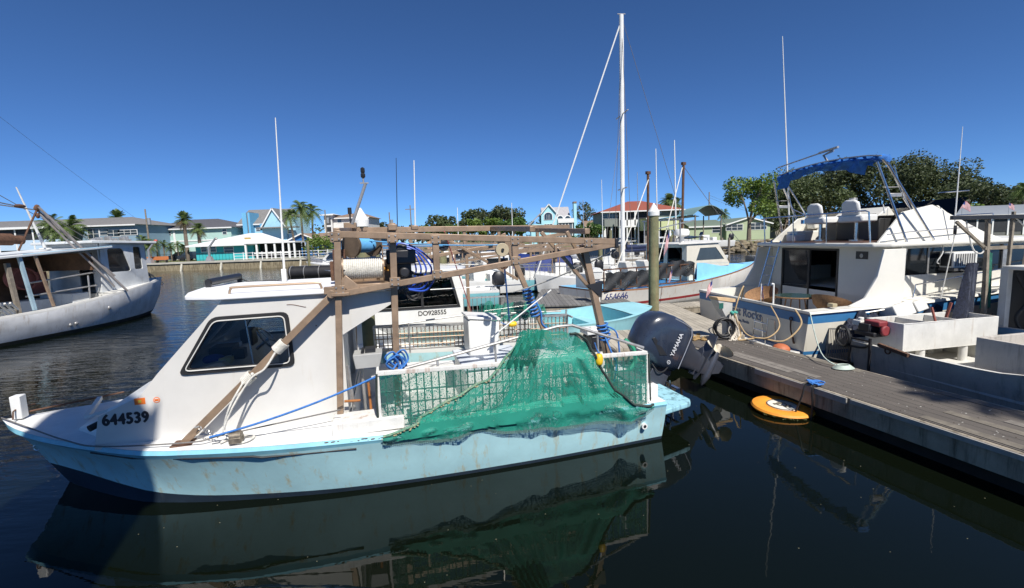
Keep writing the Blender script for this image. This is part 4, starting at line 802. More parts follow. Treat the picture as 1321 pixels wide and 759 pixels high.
# ------------------------------------------------------------------ flybridge cruiser
FC = M('cruiser cream gelcoat', (.70, .68, .61), rough=.35, var=.05, scale=1.2, streak=.3, scol=(.40, .33, .22), sth=.63)
FH = M('cruiser hull white', (.66, .62, .52), rough=.4, var=.06, scale=1.2, streak=.5, scol=(.36, .33, .22), sth=.6)
STRB = M('mid blue stripe', (.04, .17, .36), rough=.35, var=.12)
cr = thing('flybridge_cruiser', 'large white flybridge cruiser with a blue sheer stripe, its stern to the finger dock', 'cruiser', (5.865, 11.66, 0), 6.0)
g_ = [(0, 2.24, 1.10), (1.6, 2.29, 1.17), (3.2, 2.30, 1.26), (5.5, 2.2, 1.45), (7.8, 1.75, 1.68), (9.8, .95, 1.88), (11.3, 0, 2.0)]
def off(rows, dy, dz, dx=0): return [(x-dx*(x/11), max(0, y-dy*(1 if y > .5 else y*2)) if i < len(rows)-1 else 0, z-dz) for i, (x, y, z) in enumerate(rows)]
hm, RRc = hull_mesh([g_, off(g_, -.02, .05), off(g_, .02, .07), off(g_, .03, .26, .1), [(0, 2.12, .24), (3, 2.12, .28), (6, 1.75, .36), (8.3, 1.0, .5), (10.2, 0, .7)], [(0, 2.10, .16), (3, 2.09, .18), (6, 1.68, .24), (8.2, .92, .34), (10, 0, .5)], [(0, 2.08, .0), (3, 2.05, .0), (6, 1.6, 0), (8.0, .8, 0), (9.5, 0, 0)], [(0, 0, -.5), (4, 0, -.6), (7, 0, -.6), (8.5, 0, -.3)]], [0, 3, 2, 1, 2, 1, 2], N=34)
hu = hm.build('hull', [FC, FH, STRB, M('rub rail grey', (.12, .12, .12), rough=.5)], cr, smooth=30)
deck_mesh(RRc[0], 2.2, w=.26, sole=.55, camber=.1, lip=.004).build('deck', FC, cr, smooth=30)
for s_ in (1, -1):      # cockpit wings
    m = MB(); m.panel([(1.0, 1.15), (1.35, 1.30), (1.62, 1.75), (1.75, 2.32), (2.25, 2.32), (2.25, 1.15)], [], lambda u, v, w, s_=s_: (u, s_*(2.12-w), v), .06); m.build('cockpit_wing', FC, cr, bev=.01)
# cabin
m = MB(); m.panel([(-2.05, .55), (2.05, .55), (2.05, 2.36), (-2.05, 2.36)], [[(-.42, .62), (-.42, 2.28), (1.62, 2.28), (1.62, .62)]], lambda u, v, w: (2.20+w, u, v), .05); bh = m.build('aft_bulkhead', FC, cr)
m = MB(); m.bx(2.215, 2.235, .58, 1.60, .64, 2.26); sd_ = m.build('sliding_door', DGLASS, cr)
m = MB(); m.bx(2.19, 2.24, -.42, -.36, .62, 2.28); m.bx(2.19, 2.24, .54, .60, .62, 2.28); m.bx(2.19, 2.24, 1.58, 1.64, .62, 2.28); m.bx(2.19, 2.24, -.42, 1.62, 2.24, 2.29); m.build('door_frame', M('brown door frame', (.04, .035, .03), rough=.5), sd_)
m = MB(); m.bx(2.19, 2.198, -1.25, -.92, 2.06, 2.24); m.build('name_plaque', BLACKP, cr)
m = MB(); m.ball((2.185, -1.08, 2.14), (.004, .05, .05), 10, 6); m.build('plaque_emblem', ALU, cr)
m = MB(); m.bx(3.9, 4.0, -1.8, 1.8, .56, 2.2); m.bx(2.6, 3.6, .8, 1.7, .56, 1.1); m.build('saloon_furniture', M('dark wood', (.06, .035, .02)), cr)
def cabside(s_):
    out = [(2.25, 1.1), (2.25, 2.36), (6.9, 2.36), (7.9, 1.62), (7.9, 1.3)]
    h1 = [(2.38, 1.72), (2.56, 2.30), (4.9, 2.32), (4.9, 1.74)]; h2 = [(5.0, 1.74), (5.0, 2.32), (6.7, 2.30), (7.1, 1.85)]
    mm = MB(); mm.panel(out, [h1, h2], lambda u, v, w: (u, s_*(1.86-w), v), .06); o_ = mm.build('cabin_side', FC, cr)
    for h in (h1, h2):
        mm = MB(); mm.panel(h, [], lambda u, v, w: (u, s_*(1.83-w), v), .01); p_ = mm.build('window', DGLASS, o_)
    mm = MB(); mm.bx(3.06, 3.1, s_*1.85, s_*1.835, 1.73, 2.31); mm.bx(4.89, 5.01, s_*1.87, s_*1.84, 1.74, 2.32); mm.build('window_bar', ALU, o_)
cabside(1); cabside(-1)
m = MB(); m.loft([[(6.9, y, 2.36), (7.95, y, 1.6), (7.95, y, 1.35)] for y in (-1.84, 1.84)], closed=False, caps=False); m.build('windshield', DGLASS, cr)
m = MB(); m.bx(4.1, 4.95, -1.86-.16, -1.6, 1.76, 1.80) if False else m.bx(3.38, 3.95, -2.12, -1.78, 1.86, 2.20); ac = m.build('air_conditioner', WHITE, cr, bev=.015)
m = MB(); m.bx(3.362, 3.379, -2.08, -1.86, 1.90, 2.16); m.build('side_grille', BLACKP, ac); m = MB()
for k in range(9): m.bx(3.42+.055*k, 3.45+.055*k, -2.126, -2.121, 1.9, 2.16)
m.build('front_slats', M('grille grey', (.12, .12, .12)), ac)
m = MB(); m.bx(3.36, 4.0, -2.16, -1.8, 1.80, 1.855); m.build('shelf', M('shelf dark', (.08, .08, .08)), ac)
# flybridge deck and sides
m = MB(); m.panel([(1.62, 1.95), (1.90, 2.14), (7.0, 1.9), (7.15, 0), (7.0, -1.9), (1.90, -2.14), (1.62, -1.95)], [], lambda u, v, w: (u, v, 2.36+w), .09); m.build('flybridge_deck', FC, cr, bev=.025)
m = MB(); m.bx(1.75, 4.4, -1.55, 1.55, 2.452, 2.458); m.build('deck_mat', M('brown teak mat', (.10, .05, .035), rough=.9, var=.3), cr)
for s_ in (1, -1):
    m = MB(); out = [(1.92, 2.45), (2.62, 3.10), (3.36, 3.24), (4.5, 2.62), (4.95, 2.45)]
    m.panel(out, [], lambda u, v, w, s_=s_: (u, s_*(1.78-w-(v-2.45)*.22), v), .06); m.build('flybridge_side', FC, cr, bev=.01)
m = MB(); m.panel([(-1.72, 2.45), (1.72, 2.45), (1.62, 2.95), (-1.62, 2.95)], [], lambda u, v, w: (4.35-(v-2.45)*1.0-w, u, v), .05); m.panel([(-1.64, 2.95), (1.64, 2.95), (1.58, 3.22), (-1.58, 3.22)], [], lambda u, v, w: (3.85-(v-2.95)*1.2-w, u, v), .04); m.build('flybridge_front', FC, cr)
m = MB(); m.panel([(-1.6, 3.0), (1.6, 3.0), (1.66, 3.38), (-1.66, 3.38)], [], lambda u, v, w: (3.95+(v-3)*.5+w, u, v), .01); m.build('wind_screen', glass('smoked acrylic', (.10, .10, .11)), cr)
m = MB(); m.bx(3.1, 3.5, -.55, .75, 2.46, 3.02); m.bx(3.05, 3.3, -.5, .7, 2.95, 3.12); he = m.build('helm_console', M('helm dark', (.03, .03, .03), rough=.4), cr, bev=.03)
m = MB(); m.loft([[(3.0, y, 3.05), (3.3, y, 3.28), (3.5, y, 3.05)] for y in (-.6, .8)], smooth=False); m.build('helm_pod', FC, cr, bev=.02)
m = MB(); m.torus((2.92, .15, 3.16), .19, .013, (-.75, 0, .65)); 
for k in range(5): a = k*1.257; m.tube([(2.92, .15, 3.16), (2.92+.12*math.cos(a), .15+.19*math.sin(a), 3.16+.145*math.cos(a))], .008, 5)
m.build('helm_wheel', STEEL, he)
for y in (.75, -.42):
    m = MB(); m.bx(2.42, 2.86, y-.36, y+.36, 2.92, 3.10); m.panel([(y-.26, 3.08), (y+.26, 3.08), (y+.24, 3.40), (y+.12, 3.47), (y-.12, 3.47), (y-.24, 3.40)], [], lambda u, v, w: (2.44+w-(v-3.1)*.15, u, v), .09); st = m.build('helm_seat', WHITE, cr, bev=.05)
    m = MB(); m.cyl((2.64, y, 2.46), (2.64, y, 2.92), .045, 12); m.cyl((2.64, y, 2.46), (2.64, y, 2.50), .16, 16); m.build('pedestal', STEEL, st)
m = MB(); m.bx(2.3, 3.0, 1.2, 1.62, 2.46, 2.75); m.bx(2.9, 3.3, 1.3, 1.6, 2.8, 3.0); m.build('locker', FC, cr, bev=.03)
m = MB(); m.bx(2.28, 2.295, 1.28, 1.46, 2.52, 2.68); m.bx(2.6, 2.68, 1.35, 1.45, 2.95, 3.06); m.build('blue_bin', M('bin blue', (.03, .18, .42)), cr)
# rails
m = MB()
m.tube([(1.78, 1.82, 2.45), (1.75, 1.84, 3.13), (1.72, 1.78, 3.15), (1.72, -1.62, 3.15), (1.75, -1.68, 3.12), (1.8, -1.7, 2.45)], .018, 8)
for y in (.62, -.52): m.tube([(1.73, y, 3.15), (1.76, y, 2.45)], .015, 6)
m.tube([(1.73, 1.82, 3.14), (2.7, 1.78, 3.2)], .015, 6); m.build('flybridge_rail', STEEL, cr)
m = MB(); m.tube([(2.0, -1.90, 2.62), (2.5, -1.9, 2.66), (4.1, -1.86, 2.72)], .013, 6); m.build('hand_rail', STEEL, cr)
def arch(s_):
    mm = MB()
    mm.tube([(2.44, s_*1.93, 2.45), (1.9, s_*1.66, 4.18)], .026, 8); mm.tube([(3.12, s_*1.90, 2.47), (2.15, s_*1.68, 4.10), (2.02, s_*1.66, 4.24)], .026, 8)
    mm.tube([(2.9, s_*1.55, 3.1), (2.2, s_*1.62, 4.18)], .02, 8); mm.tube([(2.95, s_*1.5, 3.12), (2.5, s_*1.72, 3.4), (2.3, s_*1.66, 4.1)], .015, 8)
    o_ = mm.build('arch_leg', STEEL, cr); mm = MB(); mm.bx(2.12, 2.42, s_*1.78, s_*1.72, 3.42, 3.50); mm.bx(2.02, 2.34, s_*1.76, s_*1.70, 3.62, 3.64); mm.build('step_plate', ALU, o_, bev=.01)
arch(1); arch(-1)
m = MB(); R1 = []
NB = 40
for i in range(NB+1):
    t = i/NB; y = 1.60-3.30*t; zc = 4.24+.13*math.sin(math.pi*t)**.7; x = 2.12; w_ = .20+.04*math.sin(i*1.7)+.03*math.sin(i*.8)
    if t in (0, 1): w_ *= .3
    R1.append([(x+w_*math.cos(a*.628), y+.02*math.sin(a+i), zc+.075*(1+.25*math.sin(i*2.3+a*2))*math.sin(a*.628)) for a in range(10)])
m.loft(R1); CANV = M('blue canvas', (.018, .13, .42), rough=.8, var=.4, scale=6, bump=.6, bscale=12); cv = m.build('bimini_top', CANV, cr, smooth=50)
m = MB(); fl_ = []
for i in range(31):
    t = i/30; y = 1.5-3.1*t; d_ = .10+.07*abs(math.sin(t*6.3+.4))+(.20*min(1, (t-.72)*6) if t > .72 and t < .92 else 0)+(.16 if t < .16 else 0); fl_.append([(1.84+.05*math.sin(i*1.3+k)+k*.02, y, 4.21+.13*math.sin(math.pi*t)**.7-d_*k/5) for k in range(6)])
m.loft(fl_, closed=False, caps=False); m.build('hanging_flap', CANV, cv)
m = MB(); m.tube(smooth_path([(1.95, 1.6-3.3*k/12, 4.24+.13*math.sin(math.pi*k/12)**.7+.06) for k in range(13)], 3), .018, 6); m.tube([(2.1, -.1, 4.38), (2.1, .1, 4.62), (2.1, -.2, 4.68)], .03, 6); m.tube([(2.1, -.35, 4.74), (2.1, 1.75, 4.58), (2.1, 1.8, 4.58)], .018, 6); m.tube([(2.1, -.35, 4.74), (2.1, .25, 4.70)], .03, 6); m.build('top_frame', ALU, cv)
def whip(p, q, r, name, label=None, parent=cr, mat_=None): 
    mm = MB(); mm.tube([p, Vector(p).lerp(Vector(q), .45), q], [r, r*.8, r*.35], 6); return mm.build(name, mat_ or WHITE, parent)
whip((2.64, 1.92, 2.45), (2.20, 1.92, 8.2), .024, 'antenna'); whip((3.65, -1.85, 2.47), (3.67, -1.85, 4.85), .014, 'antenna'); whip((2.6, -1.2, 3.1), (2.55, -1.2, 3.3), .02, 'antenna')
m = MB(); m.tube([(4.6, 1.75, 2.5), (4.9, 1.6, 3.0), (4.9, -1.6, 3.0), (4.6, -1.75, 2.5)], .018, 6); m.tube([(3.6, -1.5, 3.5), (4.6, -1.3, 3.55)], .015, 6); m.build('forward_rail', STEEL, cr)
m = MB(); m.cyl((3.7, .9, 3.25), (3.7, .9, 3.45), .05, 10); m.cyl((3.7, .9, 3.45), (3.7, .9, 3.6), .10, 12); m.build('search_light', ALU, cr, bev=.01)
m = MB(); m.bx(3.2, 3.6, -1.45, -1.0, 2.46, 2.85); m.bx(2.2, 2.55, 1.15, 1.5, 2.46, 2.66); m.build('storage_box', WHITE2, cr, bev=.03)
m = MB(); m.tube(smooth_path([(3.35, -1.88, 2.44), (3.3, -1.95, 2.2), (3.2, -1.93, 2.0), (3.28, -1.9, 1.95)], 5), .012, 6); m.build('power_lead', WHITE, cr)
for x, z in ((.9, 1.0), (2.6, 1.06), (4.2, 1.12)): m = MB(); m.cyl((x, -2.265, z-.28), (x, -2.30, z-.28), .035, 12); m.build('hull_vent', STEEL, hu)
# ladder from cockpit to flybridge
m = MB(); m.tube([(1.25, 1.52, .56), (1.72, 1.42, 2.5)], .018, 6); m.tube([(1.25, 1.12, .56), (1.72, 1.05, 2.5)], .018, 6)
for k in range(7): t = (k+.8)/7.5; m.tube([(1.25+.47*t, 1.52-.1*t, .56+1.94*t), (1.25+.47*t, 1.12-.07*t, .56+1.94*t)], .014, 6)
m.build('ladder', STEEL, cr)
# stern details
m = MB(); m.bx(-.62, -.01, -2.05, 2.05, .16, .22); m.build('swim_platform', WHITE2, cr, bev=.01)
m = MB(); m.tube([(-.05, -1.30, .30), (-.08, -1.30, .78), (-.25, -1.30, .82), (-.30, -1.30, .23)], .014, 6); m.tube([(-.05, -.85, .30), (-.08, -.85, .78), (-.25, -.85, .82), (-.30, -.85, .23)], .014, 6)
for z in (.35, .52, .7): m.tube([(-.28, -1.3, z), (-.28, -.85, z)], .012, 6)
m.build('stern_ladder', STEEL, cr)
GOTH = M('blue grey lettering', (.10, .14, .22), rough=.5)
text_mesh('boat_name', 'ght Rocks', .30, GOTH, hu, (-.006, .52, .66), (0, -1, 0), (0, 0, 1), bold=.008, spacing=1.05)
text_mesh('home_port', 'Tampa, Florida', .10, GOTH, hu, (-.006, .36, .50), (0, -1, 0), (0, 0, 1), bold=.004)
m = MB(); m.tube(smooth_path([(-.03, -1.75, .86), (-.05, -1.78, .65), (-.03, -1.85, .45)], 4), .016, 6); m.torus((-.03, -1.75, .88), .04, .012, (1, 0, 0), 12, 5); m.cyl((-.02, -1.85, .36), (-.05, -1.85, .48), .02); m.build('tie_rod', RUST, cr)
m = MB(); m.bx(1.35, 1.85, -2.289, -2.26, .98, 1.06); m.build('vent_slots', BLACK, hu)
m = MB(); m.bx(.55, .66, -2.2, -2.05, 1.16, 1.24); m.build('cleat', M('tan cleat', (.4, .33, .2)), cr, bev=.01)
m = MB(); m.cyl((.02+.1, -.95, 1.1), (.12, -.95, 1.55), .018, 8); m.tube([(.12, -.95, 1.55), (.06, -.95, 1.57)], .025, 6); m.build('rod_holder', WHITE, cr)
m = MB(); m.tube([(.3, -2.1, 1.14), (.34, -2.1, 1.2), (2.0, -2.13, 1.55), (2.6, -2.1, 1.62), (6, -2.02, 1.95), (9, -1.2, 2.2)], .014, 6) if False else m.tube([(2.4, -2.18, 1.28), (2.45, -2.18, 1.55), (6, -2.02, 1.95), (9, -1.1, 2.35)], .014, 6)
for x, y, z0, z1 in ((3.6, -2.14, 1.30, 1.68), (5, -2.05, 1.42, 1.83), (7, -1.75, 1.6, 2.05)): m.tube([(x, y, z0), (x, y, z1)], .012, 6)
m.build('side_rail', STEEL, cr)
CRM = Matrix.Translation((5.865, 11.66, 0)) @ Matrix.Rotation(R(6), 4, 'Z')
WICK = M('wicker', (.24, .13, .06), rough=.8, var=.35, scale=25, bump=1, bscale=50)
for i, (x, y, rz, lb) in enumerate(((.85, .30, 20, 'round wicker chair left of the glass table in the cruiser cockpit'), (.95, -1.75+.25, 200, 'round wicker chair right of the glass table, half hidden by the coaming'))):
    t = thing('wicker_chair', lb, 'chair', (0, 0, 0), 0, 'wicker chairs in the cruiser cockpit'); t.matrix_world = CRM @ Matrix.Translation((x, y, .552)) @ Matrix.Rotation(R(rz), 4, 'Z')
    if i == 0:
        def bowl(a): return [(q*math.cos(a), q*math.sin(a)*1.0, .40+z) for q, z in ((.05, 0), (.2, .03), (.33, .14), (.40, .30))]
        m = MB(); rr = [bowl(a*.3142) for a in range(21)]; m.loft(rr, closed=False, caps=False); se = m.build('seat', WICK, t); se.rotation_euler = (0, R(-22), 0)
        m = MB(); m.torus((0, 0, .02), .25, .015); [m.tube([(.25*math.cos(a), .25*math.sin(a), .02), (.12*math.cos(a+.4), .12*math.sin(a+.4), .42)], .014, 6) for a in (0, 1.57, 3.14, 4.71)]; m.build('leg_frame', WICK, t); ch0 = t
    else:
        for ch in list(ch0.children): c = ch.copy(); COL.objects.link(c); c.parent = t
t = thing('cockpit_table', 'round glass topped table between the wicker chairs in the cruiser cockpit', 'table'); t.matrix_world = CRM @ Matrix.Translation((.85, -.72, .552))
m = MB(); m.cyl((0, 0, .66), (0, 0, .68), .45, 40); m.build('table_top', M('glass table top', (.05, .09, .08), rough=.04, spec=.8, var=.05), t); m = MB(); m.torus((0, 0, .66), .45, .02, (0, 0, 1), 40, 6); [m.tube([(.3*math.cos(a), .3*math.sin(a), 0), (.2*math.cos(a), .2*math.sin(a), .65)], .015, 6) for a in (.5, 2.07, 3.64, 5.2)]; m.build('table_frame', WICK, t)
# flags
def flag(p, label, s=.4, rz=0, droop=.75, pole=.75, stars=True, mat=None, lean=(0, 0)):
    t = thing('flag', label, 'flag', p, rz)
    mm = MB(); mm.tube([(0, 0, 0), (lean[0]*pole, lean[1]*pole, pole)], .010, 6); mm.build('staff', mat or WHITE, t)
    SR = M('flag red', (.50, .03, .05), rough=.8); SW = M('flag white', (.75, .73, .72), rough=.8); SB = M('flag blue', (.03, .05, .22), rough=.8)
    mm = MB(); nx, nz = 12, 13; P_ = {}
    for i in range(nx+1):
        for j in range(nz+1):
            u = i/nx; v = j/nz; P_[i, j] = (lean[0]*pole+s*u*(1-droop*.65)+.0, lean[1]*pole+.05*s*math.sin(u*9+v*2)+.08*s*math.sin(u*5), pole-.02-s*.62*v-s*droop*.8*u-.03*s*math.sin(u*8))
    for i in range(nx):
        for j in range(nz): mm.face([P_[i, j], P_[i+1, j], P_[i+1, j+1], P_[i, j+1]], 2 if (i < 5 and j < 7) else (0 if j % 2 == 0 else 1))
    c = mm.build('cloth', [SR, SW, SB], t, smooth=60); return t
q = CRM @ Vector((.05, 1.62, 1.12)); flag(q, 'small striped flag on a stick at the far corner of the cruiser stern', .42, 200, 1.0, .42)
q = CRM @ Vector((.05, -.95+.35, 1.12)); flag(q, 'faded striped flag drooping on the middle of the cruiser stern rail', .34, -60, 1.15, .42)
# ------------------------------------------------------------------ grey work skiff beyond the dock
GR = M('grey chalky gelcoat', (.46, .43, .38), rough=.7, var=.15, scale=2, streak=.6, scol=(.20, .18, .15), sth=.52, bump=.2)
GRW = M('white tray paint', (.60, .59, .55), rough=.65, var=.12, scale=3, streak=.6, scol=(.32, .22, .12), sth=.56, bump=.2)
SKM = Matrix.Translation((7.81, 9.22, 0)) @ Matrix.Rotation(R(-79), 4, 'Z')
sk = thing('work_skiff', 'grey open work skiff with a raised white tray along the far side of the dock', 'skiff', (7.81, 9.22, 0), -79)
g_ = [(0, 1.16, .58), (1.5, 1.2, .58), (2.6, 1.2, .62), (3.4, 1.15, .85), (5.2, .9, .95), (6.2, .5, 1.0), (6.6, 0, 1.02)]
hm, RRk = hull_mesh([g_, [(x, y*.93, .12+x*.02) for x, y, z in g_], [(x, y*.9, -.05) for x, y, z in g_], [(x, 0, -.2) for x, y, z in g_]], [0, 0, 1], N=24)
hm.build('hull', [GR, FLOATM], sk, smooth=30)
deck_mesh(RRk[0], 5.2, w=.07, sole=.2, camber=.02, lip=.003).build('deck', GRW, sk, smooth=30)
def tray(n, x0, x1, y0, y1, z0, z1, mat_, par, th=.035, rot=None):
    mm = MB(); mm.bx(x0, x1, y0, y0+th, z0, z1); mm.bx(x0, x1, y1-th, y1, z0, z1); mm.bx(x0, x0+th, y0+th, y1-th, z0, z1); mm.bx(x1-th, x1, y0+th, y1-th, z0, z1); mm.bx(x0+th, x1-th, y0+th, y1-th, z0, z0+th); return mm.build(n, mat_, par, bev=.006)
tr_ = tray('cull_tray', .02, .76, -.86, 1.35, .50, 1.02, GRW, sk)
m = MB(); m.bx(.03, .75, -.2, -.165, .55, 1.0); m.bx(.03, .75, .5, .53, .55, 1.0); m.bx(.4, .44, -.8, 1.3, .9, .94); m.build('tray_divider', GRW, tr_)
m = MB(); m.beam((.3, .6, .6), (.42, .66, 1.28), .03, .04); m.beam((.5, .3, .7), (.34, .3, 1.2), .03, .03); m.build('red_lever', M('faded red paint', (.24, .07, .05), rough=.8), tr_)
for x, y in ((.68, -.35), (.68, .65), (.1, -.35), (.1, .65)):
    m = MB(); m.cyl((x, y, .2), (x, y, .50), .07, 14); m.build('tray_post', GRW, sk)
tray('bow_box', 1.86, 3.3, -.82, .95, .22, 1.0, GR, sk, .05); m = MB(); m.bx(1.35, 1.8, .1, 1.12, .2, .85); m.build('engine_cover', GRW, sk, bev=.03)
m = MB(); m.tube(smooth_path([(2.1, -.88, .45), (2.5, -.92, .5), (2.85, -.9, .66), (3.0, -.9, .78)], 5), .025, 8); m.tube([(2.95, -.95, .74), (3.1, -.85, .86)], .05, 8); m.build('pump_hose', BLACK, sk)
# red petrol engine on the stern corner, with its loop of hose and stand
m = MB(); m.bx(.02, .42, -1.12, -.82, .72, .80); m.cyl((.05, -.98, .84), (.32, -.98, .84), .11, 16); m.bx(.08, .3, -1.1, -.88, .72, .95); m.tube(smooth_path([(.2, -.95, .95), (.05, -.9, 1.0), (-.08, -.9, .92)], 5), .03, 8); en = m.build('pump_engine', BLACKP, sk, bev=.012)
m = MB(); m.bx(.14, .46, -1.05, -.78, .92, 1.02); m.cyl((.46, -.95, .85), (.52, -.95, .85), .10, 14); m.build('engine_cowl', M('engine red', (.22, .03, .035), rough=.6), en, bev=.02)
m = MB(); m.cyl((.02, -.98, .98), (.02, -.98, 1.04), .05, 12); m.bx(-.1, .08, -1.05, -.9, .88, .98); m.build('engine_top', WHITE2, en, bev=.01)
m = MB(); m.torus((-.12, -1.24, .66), .20, .026, (.25, 1, 0), 28, 8); m.tube(smooth_path([(.05, -1.24, .5), (.3, -1.22, .52), (.42, -1.15, .6)], 5), .026, 8); m.build('suction_hose', BLACK, sk)
m = MB(); m.beam((.05, -1.24, .1), (.05, -1.24, .72), .03, .04); m.beam((.46, -1.24, .1), (.46, -1.24, .72), .03, .04); m.beam((.05, -1.24, .66), (.46, -1.24, .66), .03, .03); m.build('engine_stand', BLACKP, sk)
m = MB(); m.beam((.62, -1.23, .64), (1.15, -1.22, .56), .06, .06); m.torus((.8, -1.24, .56), .05, .014, (0, 1, 0), 12, 5); m.build('rusty_bar', RUST, sk)
m = MB(); m.bx(-.06, -.005, -.75, 1.1, .12, .9); m.bx(-.06, -.005, -1.1, -.75, .12, .62); m.build('transom', GR, sk, bev=.02)
m = MB(); x0, x1, y0, y1 = -.55, -.06, -1.15, -1.15
m.beam((-.55, -1.15, .72), (-.03, -1.15, .80), .03, .03); m.beam((-.55, -1.15, .12), (-.03, -1.15, .15), .02, .02); m.beam((-.55, -1.15, .12), (-.55, -1.15, .72), .03, .03)
for k in range(13): x = -.53+k*.04; m.tube([(x, -1.15, .13), (x, -1.15, .74)], .006, 5)
m.tube([(-.55, -1.15, .75), (-.45, -.6, 1.0), (-.2, .0, 1.12)], .016, 6); m.tube([(-.45, -.6, 1.0), (-.42, -.6, .4)], .014, 6); m.build('stern_cage', ALU, sk)
m = MB(); m.box((-.30, .15, 1.02), (.55, .50, .28), rot=Euler((R(12), R(-20), 0)).to_matrix()); m.box((-.32, .62, 1.08), (.5, .30, .22), rot=Euler((R(12), R(-20), 0)).to_matrix()); bx_ = m.build('lidded_box', WHITE2, sk, bev=.02)
def heap(name, mat_, label, M_, rx, ry, z0, z1, n, r, cat='net', seed=1):
    rnd = random.Random(seed); mm = MB(); N1, N2 = 26, 18; rows = []
    for i in range(N1+1):
        row = []
        for j in range(N2+1):
            u = i/N1; v = j/N2; x = rx[0]+(rx[1]-rx[0])*u; y = ry[0]+(ry[1]-ry[0])*v; e = (math.sin(math.pi*u)*math.sin(math.pi*v))**.45
            row.append((x+.02*math.sin(v*31+i), y+.02*math.sin(u*37+j), z0+(z1-z0)*e*(.75+.25*math.sin(u*11+v*7+seed)*math.cos(v*13-u*5))+.02*math.sin(i*1.9)*math.cos(j*2.3)))
        rows.append(row)
    mm.loft(rows, closed=False, caps=False); o_ = mm.build(name, mat_, None); o_.matrix_world = M_; return tag(o_, label, cat)
NAVYNET = M('navy net cloth', (.014, .018, .035), rough=.95, var=.6, scale=25, streak=.5, scol=(.22, .24, .30), sth=.55, bump=1, bscale=60)
heap('net_heap', NAVYNET, 'heap of dark navy netting in a cage between the cruiser and the white tray', SKM, (-.62, -.10), (-.95, .05), .55, 1.12, 0, 0, seed=3)
heap('net_heap', NAVYNET, 'navy net bundle piled behind the tilted white boxes of the grey skiff', SKM, (-.6, -.05), (.8, 1.5), .7, 1.22, 0, 0, seed=5)
# ---- boat at the right edge with its rig
RB = thing('workboat', 'white work boat with a blue rail at the right edge', 'fishing boat', (10.72, 9.5, 0), -79)
g_ = [(0, 1.25, .75), (2, 1.3, .8), (4, 1.2, .9), (6, .6, 1.1), (7, 0, 1.2)]
hm, RRr = hull_mesh([g_, [(x, y, z-.14) for x, y, z in g_], [(x, y*.94, .1) for x, y, z in g_], [(x, 0, -.3) for x, y, z in g_]], [1, 0, 0], N=20); hm.build('hull', [WHITE2, STRB], RB, smooth=30); deck_mesh(RRr[0], 4.5, w=.1, sole=.3, lip=.003).build('deck', WHITE2, RB)
m = MB(); m.bx(.2, 2.3, -1.15, 1.15, 1.88, 1.95); m.build('roof', GRW, RB, bev=.01); m = MB(); m.beam((.25, -1.1, .3), (.25, -1.1, 1.9), .12, .12); m.beam((2.2, -1.1, .3), (2.2, -1.1, 1.9), .08, .08); m.beam((.25, 1.1, .3), (.25, 1.1, 1.9), .08, .08); m.beam((2.2, 1.1, .3), (2.2, 1.1, 1.9), .08, .08); m.build('roof_post', GRW, RB)
m = MB(); m.bx(.25, .29, -1.05, 1.1, .3, 1.86); m.bx(.3, 2.2, 1.02, 1.06, .3, 1.86); m.build('dark_interior', BLACKP, RB)
m = MB(); m.bx(.35, .8, -.5, .2, 1.15, 1.5); m.bx(.9, 1.7, .2, .9, .3, 1.1); m.build('locker', GRW, RB, bev=.02); m = MB(); m.bx(.34, 2.1, .5, .7, 1.0, 1.22); m.build('blue_panel', STRB, RB)
m = MB(); m.tube(smooth_path([(.35, -1.0, 1.8), (.5, -.9, 1.3), (.4, -1.0, .9), (.6, -.8, .4)], 5), .035, 8); m.tube(smooth_path([(.5, -1.0, 1.85), (.8, -.9, 1.6), (1.2, -1.0, 1.7)], 5), .03, 8); m.build('hanging_hose', BLACK, RB)
m = MB(); m.loft([[(x, y, z) for y in (-.95+dy, -.95+dy+w_)] for x, dy, w_, z in ((.10, .1, .14, 1.62), (.08, .08, .18, 1.4), (.12, .1, .14, 1.3), (.06, .02, .32, .9), (.09, -.02, .42, .5))], closed=False, caps=False); tag(m.build('apron', M('rust red apron', (.30, .05, .02), rough=.7, var=.2), None), 'rust red rubber apron hanging in the doorway of the right hand work boat', 'apron').matrix_world = RB.matrix_basis if False else Matrix.Translation((10.72, 9.5, 0)) @ Matrix.Rotation(R(-79), 4, 'Z')
rig = MB(); rig.beam((.05, -1.25, .3), (.0, -1.3, 2.9), .07, .07); rig.build('mast_post', WOOD, RB, bev=.006)
for n_, p, q, w_ in (('boom', (-.15, -2.0, 2.92), (.9, 1.4, 2.86), .08), ('boom', (0, -1.35, 2.30), (.5, 1.2, 2.30), .07), ('brace', (-.13, -1.9, 2.84), (0, -1.32, 2.3), .05), ('mast_post', (.12, -.9, .6), (.15, -.9, 3.0), .05), ('mast_post', (.2, -.6, 1.95), (.15, -.4, 2.9), .05)):
    m = MB(); m.beam(p, q, w_, w_); m.build(n_, BLACKP if (n_ == 'boom' and p[2] > 2.5) else WOOD, RB, bev=.005)
m = MB(); m.cyl((-.15, -1.93, 2.68), (-.11, -1.9, 2.68), .09, 20); m.build('block', BLACKP, RB); m = MB(); m.ball((.3, -.2, 2.42), (.2, .22, .12), 10, 7); m.ball((.5, .2, 2.44), (.16, .18, .1), 10, 7); m.build('winch', BLACKP, RB)
RBM = Matrix.Translation((10.72, 9.5, 0)) @ Matrix.Rotation(R(-79), 4, 'Z')
line('rope', [(-.12, -1.92, 2.6), (-.2, -2.05, 1.3)], .009, ROPEW, 'thin white line hanging from the black block beside the air conditioner', frame=RBM)
line('rope', [(.1, -.85, 2.95), (.6, .0, 1.75)], .014, ROPEW, 'white rope slanting down over the roof of the right hand boat', frame=RBM)
